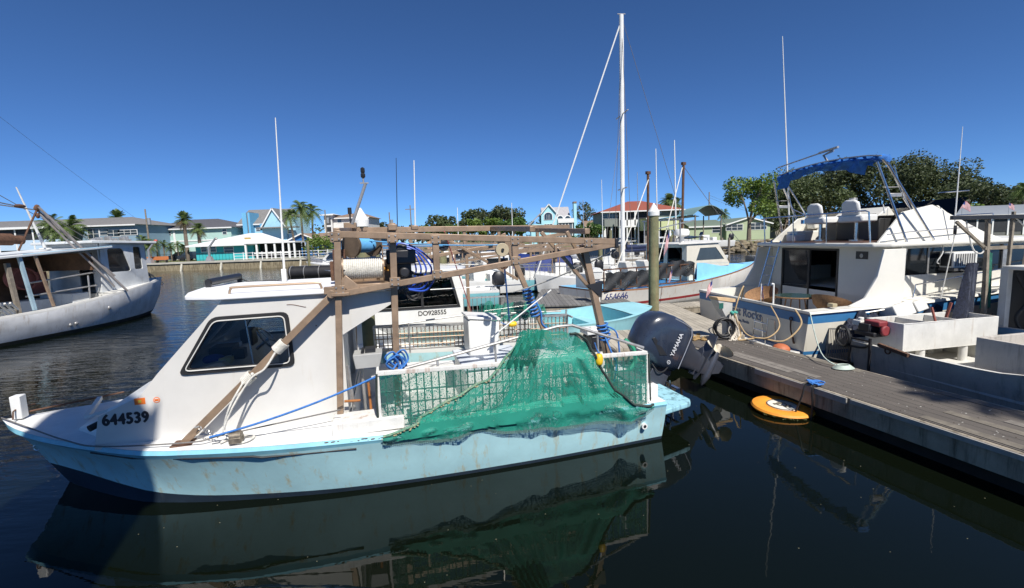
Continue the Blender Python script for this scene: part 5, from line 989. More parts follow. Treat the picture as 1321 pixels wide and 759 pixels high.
line('rope', smooth_path([(-.1, -1.7, 2.85), (-.05, -1.55, 2.3), (0, -1.4, 2.2), (.0, -1.3, 2.35)], 6), .014, ROPEW, 'white rope loop lashing the bronze brace to the mast', frame=RBM)
m = MB(); rows_ = []
for i in range(16):
    t = i/15; rows_.append([(-.05+.05*math.sin(a*1.05), -1.52+(.10+.14*t)*math.cos(a*.63)-.15*t, 2.0-1.15*t+.02*math.sin(a*3+i)) for a in range(10)])
m.loft(rows_); o = m.build('hanging_net', NAVYNET, None, smooth=60); o.matrix_world = RBM; tag(o, 'long dark blue net hanging bunched from the mast of the right hand boat', 'fishing net')
m = MB(); rows_ = []
for i in range(16):
    t = i/15; rows_.append([(.02+.04*math.sin(a*1.05), -1.24+(.05+.05*t)*math.cos(a*.63)+.03*t, 2.2-1.1*t+.02*math.sin(a*3+i)) for a in range(10)])
m.loft(rows_); o = m.build('hanging_net', M('green net cloth', (.02, .13, .09), rough=.95, var=.5, scale=25, bump=1), None, smooth=60); o.matrix_world = RBM; tag(o, 'thin green net hanging beside the dark blue one at the right hand mast', 'fishing net')
# grounding sheet of sand coloured deck at the lower right corner of the skiff
m = MB(); m.panel([(6.95, 5.55), (8.6, 5.9), (9.2, 3.0), (7.7, 3.0), (7.35, 4.4)], [], lambda u, v, w: (u, v, .44-w), .06); tag(m.build('tan_tarp', M('tan tarp', (.38, .32, .22), rough=.85, var=.15, bump=.3), None), 'tan sheet edge showing beyond the dock at the right border', 'tarp')
# ---- second skimmer boat behind the near one
W2 = thing('fishing_boat', 'second white boat right behind the near one, wide dark window above number DO928555', 'fishing boat', tuple(B1M @ Vector((.4, -4.0, 0))), 195.5)
g_ = [(0, 1.4, .62), (2, 1.45, .68), (3.6, 1.35, .78), (4.6, .9, .88), (5.3, .3, .96), (5.5, 0, 1.0)]
hm, RRw = hull_mesh([g_, [(x, y, z-.1) for x, y, z in g_], [(x*.97, y*.92, .1) for x, y, z in g_], [(x*.94, 0, -.3) for x, y, z in g_]], [0, 1, 1], N=22); hm.build('hull', [WHITE, BLUEH], W2, smooth=30); deck_mesh(RRw[0], 1.2, w=.2, sole=.3, lip=.003).build('deck', DECKW, W2)
out = [(1.60, .68), (1.60, 2.16), (3.42, 2.20), (4.3, 1.3), (4.3, .75)]; h_ = [(1.72, 1.48), (1.86, 2.04), (3.02, 2.07), (3.55, 1.50)]
for s_ in (1, -1):
    m = MB(); m.panel(out, [h_], lambda u, v, w, s_=s_: (u, s_*(1.06-w), v), .05); cs = m.build('cabin_side', WHITE, W2); m = MB(); m.panel(h_, [], lambda u, v, w, s_=s_: (u, s_*(1.04-w), v), .006); m.build('window', glass('dim glass', (.22, .24, .25)), cs)
    m = MB(); m.panel([(1.66, 1.43), (1.82, 2.09), (3.06, 2.12), (3.66, 1.45)], [h_], lambda u, v, w, s_=s_: (u, s_*(1.062+w), v), .012); m.build('window_frame', BLACK, cs); m = MB(); m.bx(2.42, 2.47, s_*1.07, s_*1.03, 1.5, 2.06); m.build('mullion', BLACK, cs)
m = MB(); m.panel([(1.4, 1.16), (3.6, 1.16), (3.8, .8), (3.8, -.8), (3.6, -1.16), (1.4, -1.16)], [], lambda u, v, w: (u, v, 2.19+w+.04*(1-(v/1.16)**2)*(w > 0)), .05); m.build('roof', WHITE, W2, bev=.01)
m = MB(); m.loft([[(3.42, y, 2.2), (4.3, y, 1.3), (4.32, y, .9)] for y in (-1.05, 0, 1.05)], closed=False, caps=False); m.panel([(-1.04, .7), (1.04, .7), (1.04, 2.17), (-1.04, 2.17)], [], lambda u, v, w: (1.62+w, u, v), .04); m.build('cabin_front', WHITE, W2)
m = MB(); m.bx(2.9, 3.1, .3, .6, 1.5, 1.75); m.beam((1.9, .2, 1.4), (2.2, .25, 1.95), .12, .05); m.beam((2.3, .2, 1.4), (2.15, .25, 1.95), .12, .05); m.build('interior_seat', WHITE2, W2)
text_mesh('registration_number', 'DO928555', .135, M('brown black lettering', (.03, .025, .02)), W2, (2.55, 1.063, 1.30), (-1, 0, 0), (0, 0, 1), bold=.0015, spacing=.95)
m = MB(); m.bx(3.55, 3.7, 1.061, 1.065, 1.30, 1.42) ; m.build('permit_sticker', M('sticker orange', (.8, .18, .02)), W2)
for s_, zt in ((1, 3.0), (-1, 3.05)):
    m = MB(); m.beam((1.5, s_*1.15, zt-.5), (-1.3, s_*1.15, zt-.42), .05, .06); m.beam((1.5, s_*1.15, zt-.8), (-1.3, s_*1.15, zt-.5), .05, .05); m.beam((1.5, s_*1.15, .7), (1.5, s_*1.15, zt-.5), .06, .06)
    for x in (.8, .1, -.6): m.beam((x, s_*1.15, zt-.72+(.8-x)*.1), (x, s_*1.15, zt-.48), .04, .04)
    m.build('outrigger_truss', BRONZE, W2)
for s_ in (1, -1):
    m = MB(); m.beam((1.3, s_*1.38, 1.30), (.05, s_*1.38, 1.28), .04, .04); m.beam((1.3, s_*1.38, .8), (.05, s_*1.38, .75), .03, .03)
    for k in range(11): x = 1.3-k*.12; m.tube([(x, s_*1.38, .75), (x, s_*1.38, 1.33)], .009, 4)
    m.build('side_cage', ALU, W2)
m = MB(); m.tube([(1.2, 1.3, 1.33), (.1, 1.3, 1.40)], .014, 6); m.tube([(.1, 1.3, .7), (.1, 1.3, 1.40)], .014, 6); m.build('grab_rail', ALU, W2)
m = MB(); m.bx(-.3, .9, -.7, .7, .32, .95); m.build('fish_box', WHITE, W2, bev=.03)
# ---- pale blue open skiff
SB_ = thing('open_skiff', 'low pale blue open skiff moored at the plank dock behind the near boat stern', 'skiff', (-.35, 11.65, 0), 17)
SKB = M('pale aqua gelcoat', (.30, .58, .63), rough=.5, var=.08, scale=2, streak=.4, scol=(.22, .34, .34), sth=.56)
g_ = [(0, 1.15, .66), (2.2, 1.2, .70), (3.1, 1.15, .76), (3.85, .8, .84), (4.15, .5, .88)]
hm, RRs = hull_mesh([g_, [(x*.985, y*.96, z-.10) for x, y, z in g_], [(x*.93, y*.93, .05) for x, y, z in g_], [(x*.88, 0, -.15) for x, y, z in g_]], [0, 0, 0], N=20); hm.build('hull', SKB, SB_, smooth=30)
deck_mesh(RRs[0], 3.3, w=.16, sole=.25, camber=.02, lip=.003).build('deck', SKB, SB_)
m = MB(); p = RRs[0][-1]; m.face([(p.x, p.y, p.z), (p.x, -p.y, p.z), (p.x*.88, 0, -.1)]); m.face([(p.x, p.y, p.z), (p.x, -p.y, p.z), (p.x-.1, -p.y, p.z+.003), (p.x-.1, p.y, p.z+.003)]); m.build('bow_plate', SKB, SB_)
m = MB(); m.bx(1.6, 1.9, -1.0, 1.0, .27, .42); m.bx(2.5, 2.8, -1.0, 1.0, .27, .5); m.build('thwart', SKB, SB_, bev=.015); m = MB(); m.tube([(2.2, .9, .25), (2.25, .9, .75)], .03, 6); m.bx(3.4, 3.6, -.2, .2, .66, .80); m.build('bow_post', ALU, SB_)
m = MB(); m.loft([[(0, 1.16, .55), (0, .95, .70)], [(.6, 1.18, .56), (.6, .98, .78)], [(1.5, 1.19, .56), (1.5, 1.0, .6)]], closed=False, caps=False); m.build('coaming', SKB, SB_)
# ------------------------------------------------------------------ rusty white boat number 654646
b4 = thing('fishing_boat', 'rust streaked white fishing boat number 654646 with a light blue foredeck', 'fishing boat', (2.65, 18.2, 0), 30)
RW = M('rust streaked white hull', (.60, .58, .53), rough=.5, var=.1, scale=1.2, streak=.9, scol=(.36, .17, .06), sth=.57, bump=.1)
g_ = [(0, 1.35, .80), (2.5, 1.5, .74), (5.0, 1.5, .78), (7.5, 1.3, .95), (9.8, .7, 1.12), (11.4, 0, 1.25)]
hm, RRb = hull_mesh([g_, [(x, y+.02, z-.06) for x, y, z in g_[:-1]]+[(11.38, 0, 1.18)], [(x*.98, y*.94, z*.2+.08) for x, y, z in g_], [(x*.97, y*.93, z*.2-.02) for x, y, z in g_], [(x*.96, y*.88, -.02) for x, y, z in g_], [(x*.9, 0, -.4) for x, y, z in g_]], [1, 0, 2, 0, 0], N=28)
hb = hm.build('hull', [RW, M('rusty rail', (.20, .09, .04), rough=.8, var=.4, scale=4), M('boot stripe red', (.28, .03, .03), rough=.6, var=.2)], b4, smooth=30)
LB = M('light blue deck', (.22, .52, .78), rough=.45, var=.08, streak=.3, scol=(.4, .5, .6))
deck_mesh(RRb[0], 4.7, w=.15, sole=.35, camber=.05, lip=.003).build('deck', LB, b4, smooth=30)
text_mesh('registration_number', '654646', .36, M('navy lettering', (.02, .03, .13)), hb, (.05, -1.46, .43), (1, -.06, 0), (0, .0, 1), bold=.003, spacing=1.0)
m = MB(); m.loft([[(5.3, y, .80), (5.5, y, 1.52), (7.6, y, 1.42), (9.8, y*.35, 1.24), (10.2, y*.25, 1.18)] for y in (-1.3, -1.15, 0, 1.15, 1.3)][1:4], closed=False, caps=False)
m.loft([[(5.3, s_*1.3, .80), (7.8, s_*1.15, .98), (10.2, s_*.5, 1.16)] if k == 0 else [(5.5, s_*1.15, 1.52), (7.6, s_*1.10, 1.42), (10.2, s_*.29, 1.18)] for s_ in (-1,) for k in (0, 1)], closed=False, caps=False); m.build('foredeck_trunk', LB, b4)
h_ = [(5.45, 1.62), (5.7, 2.15), (6.75, 2.15), (7.35, 1.60)]; out = [(4.85, .75), (4.85, 2.33), (6.9, 2.33), (7.7, 1.42), (7.7, 1.3), (5.4, 1.3), (5.3, .75)]
for s_ in (1, -1):
    m = MB(); m.panel(out, [h_], lambda u, v, w, s_=s_: (u, s_*(1.14-w), v), .05); cs = m.build('cabin_side', CREAM, b4); m = MB(); m.panel(h_, [], lambda u, v, w, s_=s_: (u, s_*(1.12-w), v), .01); m.build('window', M('grey glass', (.05, .06, .065), rough=.06, spec=.8), cs)
m = MB(); m.panel([(-1.1, 1.42), (1.1, 1.42), (1.1, 2.33), (-1.1, 2.33)], [], lambda u, v, w: (7.7-(v-1.42)*.88-w, u, v), .03); m.build('windshield', DGLASS, b4)
m = MB(); m.panel([(4.3, 1.2), (7.0, 1.2), (7.3, .8), (7.35, 0), (7.3, -.8), (7.0, -1.2), (4.3, -1.2)], [], lambda u, v, w: (u, v, 2.33+w+.07*(1-(v/1.2)**2)*(w > 0)), .06); m.build('roof', WHITE2, b4, bev=.015)
m = MB(); m.panel([(-1.1, .6), (1.1, .6), (1.1, 2.33), (-1.1, 2.33)], [rrect([(-.9, 1.4), (-.1, 1.4), (-.1, 2.2), (-.9, 2.2)], .08), rrect([(.1, 1.0), (.9, 1.0), (.9, 2.2), (.1, 2.2)], .08)], lambda u, v, w: (4.85+w, u, v), .05); m.build('aft_bulkhead', CREAM, b4)
m = MB(); m.cyl((5.9, 0, 2.43), (5.9, 0, 2.65), .1, 12); m.loft([[(5.9+q*math.cos(k*.3927), q*math.sin(k*.3927), z) for k in range(16)] for q, z in ((.12, 2.65), (.32, 2.72), (.34, 2.88), (.28, 2.98), (.05, 3.02))]); m.build('radar_dome', WHITE, b4)
for x, zt, zb, lean in ((5.98, 5.82, 2.35, .1), (3.78, 5.33, .5, 0)):
    m = MB(); m.tube([(x-lean, 0, zb-1.6 if zb > 1 else zb), (x, 0, zt)], .055, 8); m.bx(x-.1, x+.1, -.06, .06, zt, zt+.12); m.build('mast', RUST, b4)
m = MB(); m.beam((0, -1.42, 1.58), (4.95, -1.45, 1.52), .05, .05); m.beam((0, -1.42, .84), (4.95, -1.48, .82), .05, .05)
for k in range(7): x = .02+k*.82; m.beam((x, -1.43, .82), (x, -1.43, 1.56), .04, .04)
m.build('cage_frame', RUST, b4)
m = MB(); rows_ = []
for i in range(50):
    t = i/49; rows_.append([(.05+4.85*t, -1.46-.05*math.sin(i*.8+k), 1.50+(.22*math.sin((t-.5)*5.5) if t > .55 else -.05)+.03*math.sin(i*1.1)-k*.09*(1 if t < .95 else .9)) for k in range(8)])
m.loft(rows_, closed=False, caps=False); o = m.build('black_net', NETD, None); o.matrix_world = Matrix.Translation((2.65, 18.2, 0)) @ Matrix.Rotation(R(30), 4, 'Z'); tag(o, 'black net draped over the side cage of the numbered rusty boat', 'fishing net')
B4M = o.matrix_world.copy()
m = MB(); m.bx(.3, 1.0, -.6, .6, .4, 1.35); m.loft([[(1.9, y, 1.0), (1.6, y, 1.75), (1.8, y, 1.8), (2.4, y, 1.1)] for y in (-.9, -.4)]); m.loft([[(2.9, y, 1.0), (2.6, y, 1.75), (2.8, y, 1.8), (3.3, y, 1.1)] for y in (-.9, -.4)]); m.build('white_boards', WHITE2, b4, bev=.02)
m = MB(); m.tube([(4.6, -1.0, 2.33), (4.6, -1.0, 3.4)], .03, 6); m.tube([(4.6, 1.0, 2.33), (4.6, 1.0, 3.4)], .03, 6); m.beam((4.6, -1.1, 3.4), (4.6, 1.1, 3.4), .06, .06); m.beam((3.2, -.9, 3.0), (5.6, -.9, 3.35), .04, .04); m.build('gallows', ALU, b4)
q = B4M @ Vector((3.9, -1.0, 1.4)); flag(q+Vector((0, 0, 1.1)), 'dark striped flag hanging from the gallows of the numbered boat', .75, 210, 1.2, .6)
q = B4M @ Vector((3.5, -1.52, 1.15)); flag(q, 'faded pink rag of a flag tied on the black net of the numbered boat', .45, 210, 1.15, .35)
for x, y0, x2, z2, lb in ((3.85, -1.4, .3, .9, 'white stay running down aft from the rusty foremast'), (5.9, -1.4, 2.6, .95, 'pale stay from the tall rusty mast to the stern rail')):
    line('rope', [(x, 0, 5.2 if x < 5 else 5.7), (x2, y0, z2)], .02, ROPEW, lb, frame=B4M)
line('cable', sag((6.0, 0, 5.75), (11.3, 0, 1.4), .1), .012, ROPEG, 'dark forestay from the tall rusty mast to the bow', 'cable', B4M)
# bow end covered in the dark boards of a neighbour: a small blue boat and green skiff by the dock
# ------------------------------------------------------------------ old trawler on the left
tr = thing('trawler', 'weathered white trawler at the left edge with rusty booms and a dark open deckhouse', 'trawler', (-19.0, 9, 0), 80)
TH = M('scuffed trawler hull', (.66, .66, .65), rough=.5, var=.22, scale=1.6, streak=.7, scol=(.40, .33, .25), sth=.55, bump=.1)
g_ = [(0, 2.0, .95), (4, 2.15, .93), (7, 2.1, 1.0), (9.5, 1.85, 1.24), (11.5, 1.2, 1.45), (12.8, .45, 1.56), (13.4, 0, 1.60)]
hm, RRt = hull_mesh([g_, [(x, y+.03, z-.08) for x, y, z in g_[:-1]]+[(13.38, 0, 1.50)], [(x*.985, y*.985, z*.5) for x, y, z in g_], [(x*.955, y*.93, .10+x*.004) for x, y, z in g_], [(x*.94, y*.9, -.03) for x, y, z in g_], [(x*.9, 0, -.5) for x, y, z in g_]], [1, 0, 0, 2, 2], N=32)
hm.build('hull', [TH, WHITE2, M('weedy waterline', (.03, .03, .022), rough=.9, var=.5)], tr, smooth=30)
deck_mesh(RRt[0], 9.6, w=.14, sole=.55, camber=.06, lip=.003).build('deck', WHITE2, tr, smooth=30)
TW = M('trawler house white', (.60, .62, .62), rough=.5, var=.12, streak=.5, scol=(.32, .25, .18), sth=.58)
m = MB(); out = [(9.6, 1.1), (9.75, 3.25), (11.75, 3.15), (11.85, 1.35)]; h1 = rrect([(10.0, 2.05), (10.0, 3.0), (10.62, 3.0), (10.9, 2.05)], .12); h2 = rrect([(11.10, 2.1), (11.12, 3.05), (11.52, 3.03), (11.55, 2.1)], .08)
for s_ in (1, -1):
    m = MB(); m.panel(out, [h1, h2], lambda u, v, w, s_=s_: (u, s_*(1.25-.25*max(0, (u-10.9))-w), v), .05); cs = m.build('pilothouse_side', TW, tr)
    for h in (h1, h2): m = MB(); m.panel(h, [], lambda u, v, w, s_=s_: (u, s_*(1.21-.25*max(0, (u-10.9))-w), v), .01); m.build('window', DGLASS, cs)
m = MB(); m.panel([(-1.02, 1.3), (1.02, 1.3), (1.02, 3.15), (-1.02, 3.15)], [], lambda u, v, w: (11.8-w, u, v), .05); m.panel([(-1.22, .6), (1.22, .6), (1.22, 3.2), (-1.22, 3.2)], [[(-.9, .7), (-.2, .7), (-.2, 2.8), (-.9, 2.8)]], lambda u, v, w: (9.65+w, u, v), .05); m.build('pilothouse_front', TW, tr)
m = MB(); m.panel([(9.3, 1.45), (12.1, 1.35), (12.45, .8), (12.45, -.8), (12.1, -1.35), (9.3, -1.45)], [], lambda u, v, w: (u, v, 3.22+w-(u-9.3)*.02), .1); rf = m.build('pilothouse_roof', TW, tr, bev=.02)
m = MB(); 
for k in range(9): m.bx(10.2+.2*k, 10.3+.2*k, -.5+.1*(k % 3), -.2+.1*(k % 3), 3.3, 3.4+.04*(k % 4))
m.build('roof_gear', ALU, rf, bev=.01)
m = MB(); m.panel([(5.5, 1.95), (9.9, 1.65), (9.9, -1.65), (5.5, -1.95)], [], lambda u, v, w: (u, v, 2.80+(u-7)*.06+w+.25*(1-(v/1.9)**2)), .05); m.build('shelter_roof', TW, tr)
m = MB(); m.beam((6.9, -1.72, 2.83), (9.9, -1.62, 3.06), .04, .10); m.build('roof_edge', M('pale blue trim', (.32, .50, .60), rough=.6), tr)
m = MB(); m.bx(7.3, 9.2, .9, 1.0, .6, 2.8); m.bx(9.15, 9.22, -1.5, 1.0, 2.2, 2.85); m.build('shelter_wall', M('stained brown board', (.10, .055, .03), rough=.8, var=.5), tr)
m = MB(); m.bx(7.4, 8.6, -.2, .6, .56, 1.2); m.bx(8.7, 9.3, -1.0, .5, .56, 1.35); m.build('deck_locker', TW, tr, bev=.02)
m = MB(); m.cyl((8.0, .4, 2.0), (8.0, .1, 2.0), .4, 20); m.torus((8.0, .0, 2.0), .38, .04, (0, 1, 0)); m.bx(8.4, 8.9, .3, .7, 1.4, 2.2); m.build('net_winch', M('dull red winch', (.16, .05, .045), rough=.7, var=.4), tr)
m = MB(); m.tube([(7.2, -1.4, 1.9), (9.3, -1.4, 2.1)], .03, 6); m.tube([(7.0, -1.4, 1.45), (9.3, -1.4, 1.6)], .03, 6); m.tube([(9.0, -1.4, .7), (9.05, -1.4, 2.0)], .03, 6); m.build('deck_rail', ALU, tr)
for p, q, w_, mt in (((6.48, -1.8, .95), (6.43, -1.7, 2.6), .11, WOOD), ((7.46, -1.85, 1.05), (7.2, -1.75, 2.81), .07, BRONZE), ((6.93, -1.8, 1.0), (6.75, -1.75, 2.82), .09, M('pale blue post', (.30, .42, .48), rough=.7, var=.2)), ((6.0, -1.7, .9), (5.9, -1.7, 2.8), .1, WOOD), ((7.3, .8, .9), (7.0, .8, 2.8), .07, BLACKP), ((6.5, .5, .8), (7.1, 1.4, 2.8), .08, BLACKP)):
    m = MB(); m.beam(p, q, w_, w_); m.build('roof_post', mt, tr)
m = MB(); 
for k in range(5): m.beam((5.0, 1.0-.3*k, 2.1-.1*k), (7.4, .8-.3*k, 1.0), .07, .07)
m.build('stored_booms', BLACKP, tr)
m = MB()
for k in range(5): m.beam((5.6+.14*k, -2.0, 1.35), (6.1+.14*k, -1.7, .9), .05, .05)
m.build('white_rack', WHITE2, tr)
m = MB(); m.cyl((5.5, -1.0, 3.42), (7.1, -1.0, 3.38), .20, 20); m.cyl((7.1, -1.0, 3.38), (7.42, -1.0, 3.36), .15, 20); ex = m.build('exhaust_stack', RUST, tr); m = MB(); m.cyl((7.421, -1.0, 3.36), (7.43, -1.0, 3.36), .12, 16); m.build('stack_mouth', BLACK, ex)
m = MB(); m.tube([(7.9, -1.2, 4.5), (10.1, -1.85, 1.28)], .045, 8); m.tube([(7.9, -1.0, 4.5), (10.05, -1.4, 1.9)], .04, 8); m.tube([(7.95, -1.1, 4.3), (9.7, -1.75, 1.5)], .035, 8)
for k in range(6): t = .15+k*.13; a = Vector((7.9, -1.2, 4.5)).lerp(Vector((10.1, -1.85, 1.28)), t); b_ = Vector((7.9, -1.0, 4.5)).lerp(Vector((10.05, -1.4, 1.9)), t); m.tube([a, b_], .025, 6)
m.build('boom', M('grey streaked boom', (.25, .23, .22), rough=.7, var=.3, streak=.6, scol=(.18, .08, .05)), tr)
m = MB(); m.ball((7.9, -1.15, 4.47), (.10, .07, .12), 8, 6); m.ball((7.88, -1.15, 4.2), (.07, .05, .10), 8, 6); m.ball((7.4, -1.15, 4.5), (.18, .06, .07), 8, 6); m.tube([(7.88, -1.15, 4.4), (7.2, -1.1, 3.0)], .03, 6); m.build('boom_blocks', RUST, tr)
m = MB(); m.tube([(8.35, -.6, 3.05), (7.75, -.6, 5.2)], [.05, .02], 8); m.torus((8.35, -.6, 3.05), .15, .03, (0, 0, 1)); m.build('antenna', WHITE, tr)
for p, q, r_ in (((7.3, -1.15, 4.5), (0, -1.8, 5.9), .02), ((7.9, -1.1, 4.4), (2, 0, 5.4), .02), ((8, -1.1, 4.4), (13.0, 0, 1.7), .015), ((3, -1, 7.5), (12.5, -.2, 1.7), .012), ((12.9, -.2, 1.6), (11.9, -.2, 2.4), .02), ((12.95, .1, 1.6), (12.3, .1, 2.9), .03)):
    m = MB(); m.tube(sag(p, q, .05), r_, 5); m.build('rigging_wire', ROPEG, tr)
m = MB(); m.tube([(12.3, .1, 2.9), (12.5, .1, 3.0)], .06, 8); m.build('bow_light', M('faded red', (.5, .1, .08)), tr)
m = MB(); m.ball((9.3, -1.87, .72), (.06, .03, .07), 8, 6); m.ball((8.0, -1.98, .35), (.07, .03, .06), 8, 6); m.ball((7.8, -1.98, .33), (.05, .03, .06), 8, 6); m.torus((13.3, -.08, 1.3), .07, .015, (0, 1, 0), 12, 5); m.build('hull_fitting', ALU, tr)
# sailing yacht whose mast rises above everything
sy = thing('sailboat', 'sailing yacht with a very tall white mast, its hull hidden among the far boats', 'sailboat', (5.9, 24.5, 0), 185)
g_ = [(-3.6, 1.0, .7), (0, 1.3, .62), (2.6, .95, .72), (4.7, 0, .95)]
hm, RRy = hull_mesh([g_, [(x*.97, y*.98, .05) for x, y, z in g_], [(x*.8, 0, -.5) for x, y, z in g_]], [0, 0], N=20); hm.build('hull', WHITE, sy, smooth=30); deck_mesh(RRy[0], -4.1, lip=.002).build('deck', WHITE, sy); m = MB(); m.loft([[(-1.8, y, .6), (-1.6, y, 1.05), (1.6, y*.8, 1.0), (2.2, y*.7, .65)] for y in (-.8, .8)], smooth=False); m.build('coachroof', WHITE, sy, bev=.05)
m = MB(); m.tube([(0, 0, .6), (0, 0, 13.65)], .115, 12); ms = m.build('mast', WHITE, sy); m = MB(); m.tube([(0, -.9, 8.9), (0, .9, 8.9)], .03, 6); m.tube([(0, -.7, 5.2), (0, .7, 5.2)], .03, 6); m.tube([(-.2, 0, 13.7), (.2, 0, 13.7)], .02, 6); m.build('spreader', ALU, ms)
m = MB(); m.tube([(0, 0, 13.4), (4.6, 0, 1.0)], .036, 6); m.build('furled_jib', WHITE, sy)
for p, q in (((0, 0, 13.6), (-4, 0, 1.1)), ((0, 0, 13.4), (0, 1.5, 1)), ((0, 0, 13.4), (0, -1.5, 1)), ((0, 0, 9), (1.5, 1.3, 1))): m = MB(); m.tube([p, q], .012, 4); m.build('stay', ROPEG, sy)
m = MB(); m.tube([(0, 0, 2.0), (-3.6, 0, 2.1)], .09, 8); m.tube([(-.2, 0, 2.18), (-3.5, 0, 2.25)], .13, 8); m.build('boom', M('navy sail cover', (.02, .03, .08), rough=.9), sy)
# ------------------------------------------------------------------ houses on the far shore
def wx(px, Y): return at(px, 310, Y).x
def wz(px, py, Y): return at(px, py, Y).z
SHG = M('grey shingle roof', (.17, .165, .16), rough=.9, var=.2, scale=3, bump=.4, bscale=6)
SHB = M('brown shingle roof', (.24, .17, .12), rough=.9, var=.2, scale=3)
WTRIM = M('white trim', (.72, .72, .70), rough=.6, var=.05)
WIN = M('house window glass', (.03, .045, .06), rough=.1, spec=.7, var=.3)
SCR_SHADE = M('dark screen and painted shade', (.02, .022, .026), rough=.7, var=.3)  # porch screens, and the dark sheets painted as shade on the houses
def sid(name, col):
    m = M(name, col, rough=.75, var=.06, scale=.6); return m
def house(label, x0, x1, Y, dep, z0, ze, zr, roof, wall_m, roof_m, wins=(), over=.5, cat='house', ridge=None, name='house', rise=None):
    """x0,x1,ze,zr in metres; roof 'gx' ridge along x, 'gy' gable to the front, 'hip'; wins = (x0,x1,z0,z1)"""
    t = thing(name, label, cat, ((x0+x1)/2, Y, 0)); cx = (x0+x1)/2; w = (x1-x0)/2
    m = MB(); m.bx(-w, w, 0, dep, z0, ze)
    if roof == 'gy': m.panel([(-w, ze-.01), (w, ze-.01), (0, zr-.1)], [], lambda u, v, q: (u, q, v), dep)
    if roof == 'gx':
        for s_ in (-w, w-.2): m.panel([(0, ze-.01), (dep, ze-.01), (dep/2, zr-.1)], [], lambda u, v, q, s_=s_: (s_+q, u, v), .2)
    m.build('wall', wall_m, t)
    m = MB(); o = over
    if roof == 'hip':
        r0, r1 = ridge if ridge else (-w+dep*.5, w-dep*.5)
        A = [(-w-o, -o, ze), (w+o, -o, ze), (w+o, dep+o, ze), (-w-o, dep+o, ze)]; B_ = [(r0, dep/2, zr), (r1, dep/2, zr)]
        m.face([A[0], A[1], B_[1], B_[0]]); m.face([A[1], A[2], B_[1]]); m.face([A[2], A[3], B_[0], B_[1]]); m.face([A[3], A[0], B_[0]]); m.face(A)
    elif roof == 'gx':
        for z_ in (0,): m.panel([(-o, ze-.1), (dep/2, zr), (dep+o, ze-.1), (dep+o, ze-.3), (dep/2, zr-.22), (-o, ze-.3)], [], lambda u, v, q: (-w-o+q, u, v), 2*w+2*o)
    else: m.panel([(-w-o, ze-.15), (0, zr), (w+o, ze-.15), (w+o, ze-.35), (0, zr-.22), (-w-o, ze-.35)], [], lambda u, v, q: (u, -o+q, v), dep+2*o)
    m.build('roof', roof_m, t)
    m = MB()
    if roof == 'gy':
        m.beam((-w-o, -o-.03, ze-.25), (0, -o-.03, zr-.1), .06, .22); m.beam((w+o, -o-.03, ze-.25), (0, -o-.03, zr-.1), .06, .22)
    else: m.bx(-w-o, w+o, -o-.06, -o-.003, ze-(.34 if roof == 'gx' else .2), ze-(.1 if roof == 'gx' else -.02))
    m.build('fascia', WTRIM, t)
    for a, b_, c, d in wins:
        f = MB(); f.bx(a-cx-.09, b_-cx+.09, -.05, -.003, c-.09, d+.09); fo = f.build('window', WTRIM, t); p = MB(); p.bx(a-cx, b_-cx, -.07, -.052, c, d); p.build('pane', WIN, fo)
        n = max(1, round((b_-a)/1.1)); q = MB()
        for k in range(1, n): xx = a-cx+(b_-a)*k/n; q.bx(xx-.03, xx+.03, -.08, -.071, c, d)
        if n > 1 or True: q.bx(a-cx, b_-cx, -.085, -.081, (c+d)/2-.025, (c+d)/2+.025)
        q.build('glazing_bar', WTRIM, fo)
    return t
def add(t, name, boxes, mat_, bev=0):
    m = MB()
    for b_ in boxes: m.bx(b_[0]-t.location.x, b_[1]-t.location.x, b_[2]-t.location.y, b_[3]-t.location.y, b_[4], b_[5])
    return m.build(name, mat_, t)
def W(px, py0, py1, Y, hw): x = wx(px, Y); return (x-hw, x+hw, wz(px, py1, Y), wz(px, py0, Y))
# grey blue motel-like block on the left
Y = 80; GB = sid('grey blue siding', (.20, .30, .38)); L0, L1 = wx(-140, Y), wx(176, Y)
h = house('long grey blue two storey house with a screened porch, behind the old trawler', L0, L1, Y, 12, 1.1, wz(100, 292, Y), wz(100, 279, Y), 'hip', GB, SHG, [W(136, 296, 303, Y, .7), W(148, 297, 305, Y, 1.0), W(166, 297, 303, Y, 1.6), W(122, 296, 308, Y, .9)], ridge=(-(L1-L0)/2+6, (L1-L0)/2-5))
zt, zb_ = wz(60, 296, Y), wz(60, 310, Y)
PX = wx(108, Y)
add(h, 'porch_screen', [(L0, PX, Y-2.4, Y-2.3, zb_, zt)], SCR_SHADE); add(h, 'porch_band', [(L0, PX+.2, Y-2.5, Y-2.31, zb_-1.6, zb_)], sid('pale blue panel', (.42, .55, .68))); add(h, 'porch_roof', [(L0, PX+.5, Y-3.0, Y+.2, zt, zt+.35), ], WTRIM)
add(h, 'porch_post', [(x-.12, x+.12, Y-2.56, Y-2.51, 1.1, zt) for x in [PX-.1-k*2.9 for k in range(8)]], WTRIM)
add(h, 'carport_shade', [(L0, PX, Y-.2, Y-.01, 1.2, zb_-1.7)], SCR_SHADE)  # dark sheet painted in for the shade under the porch
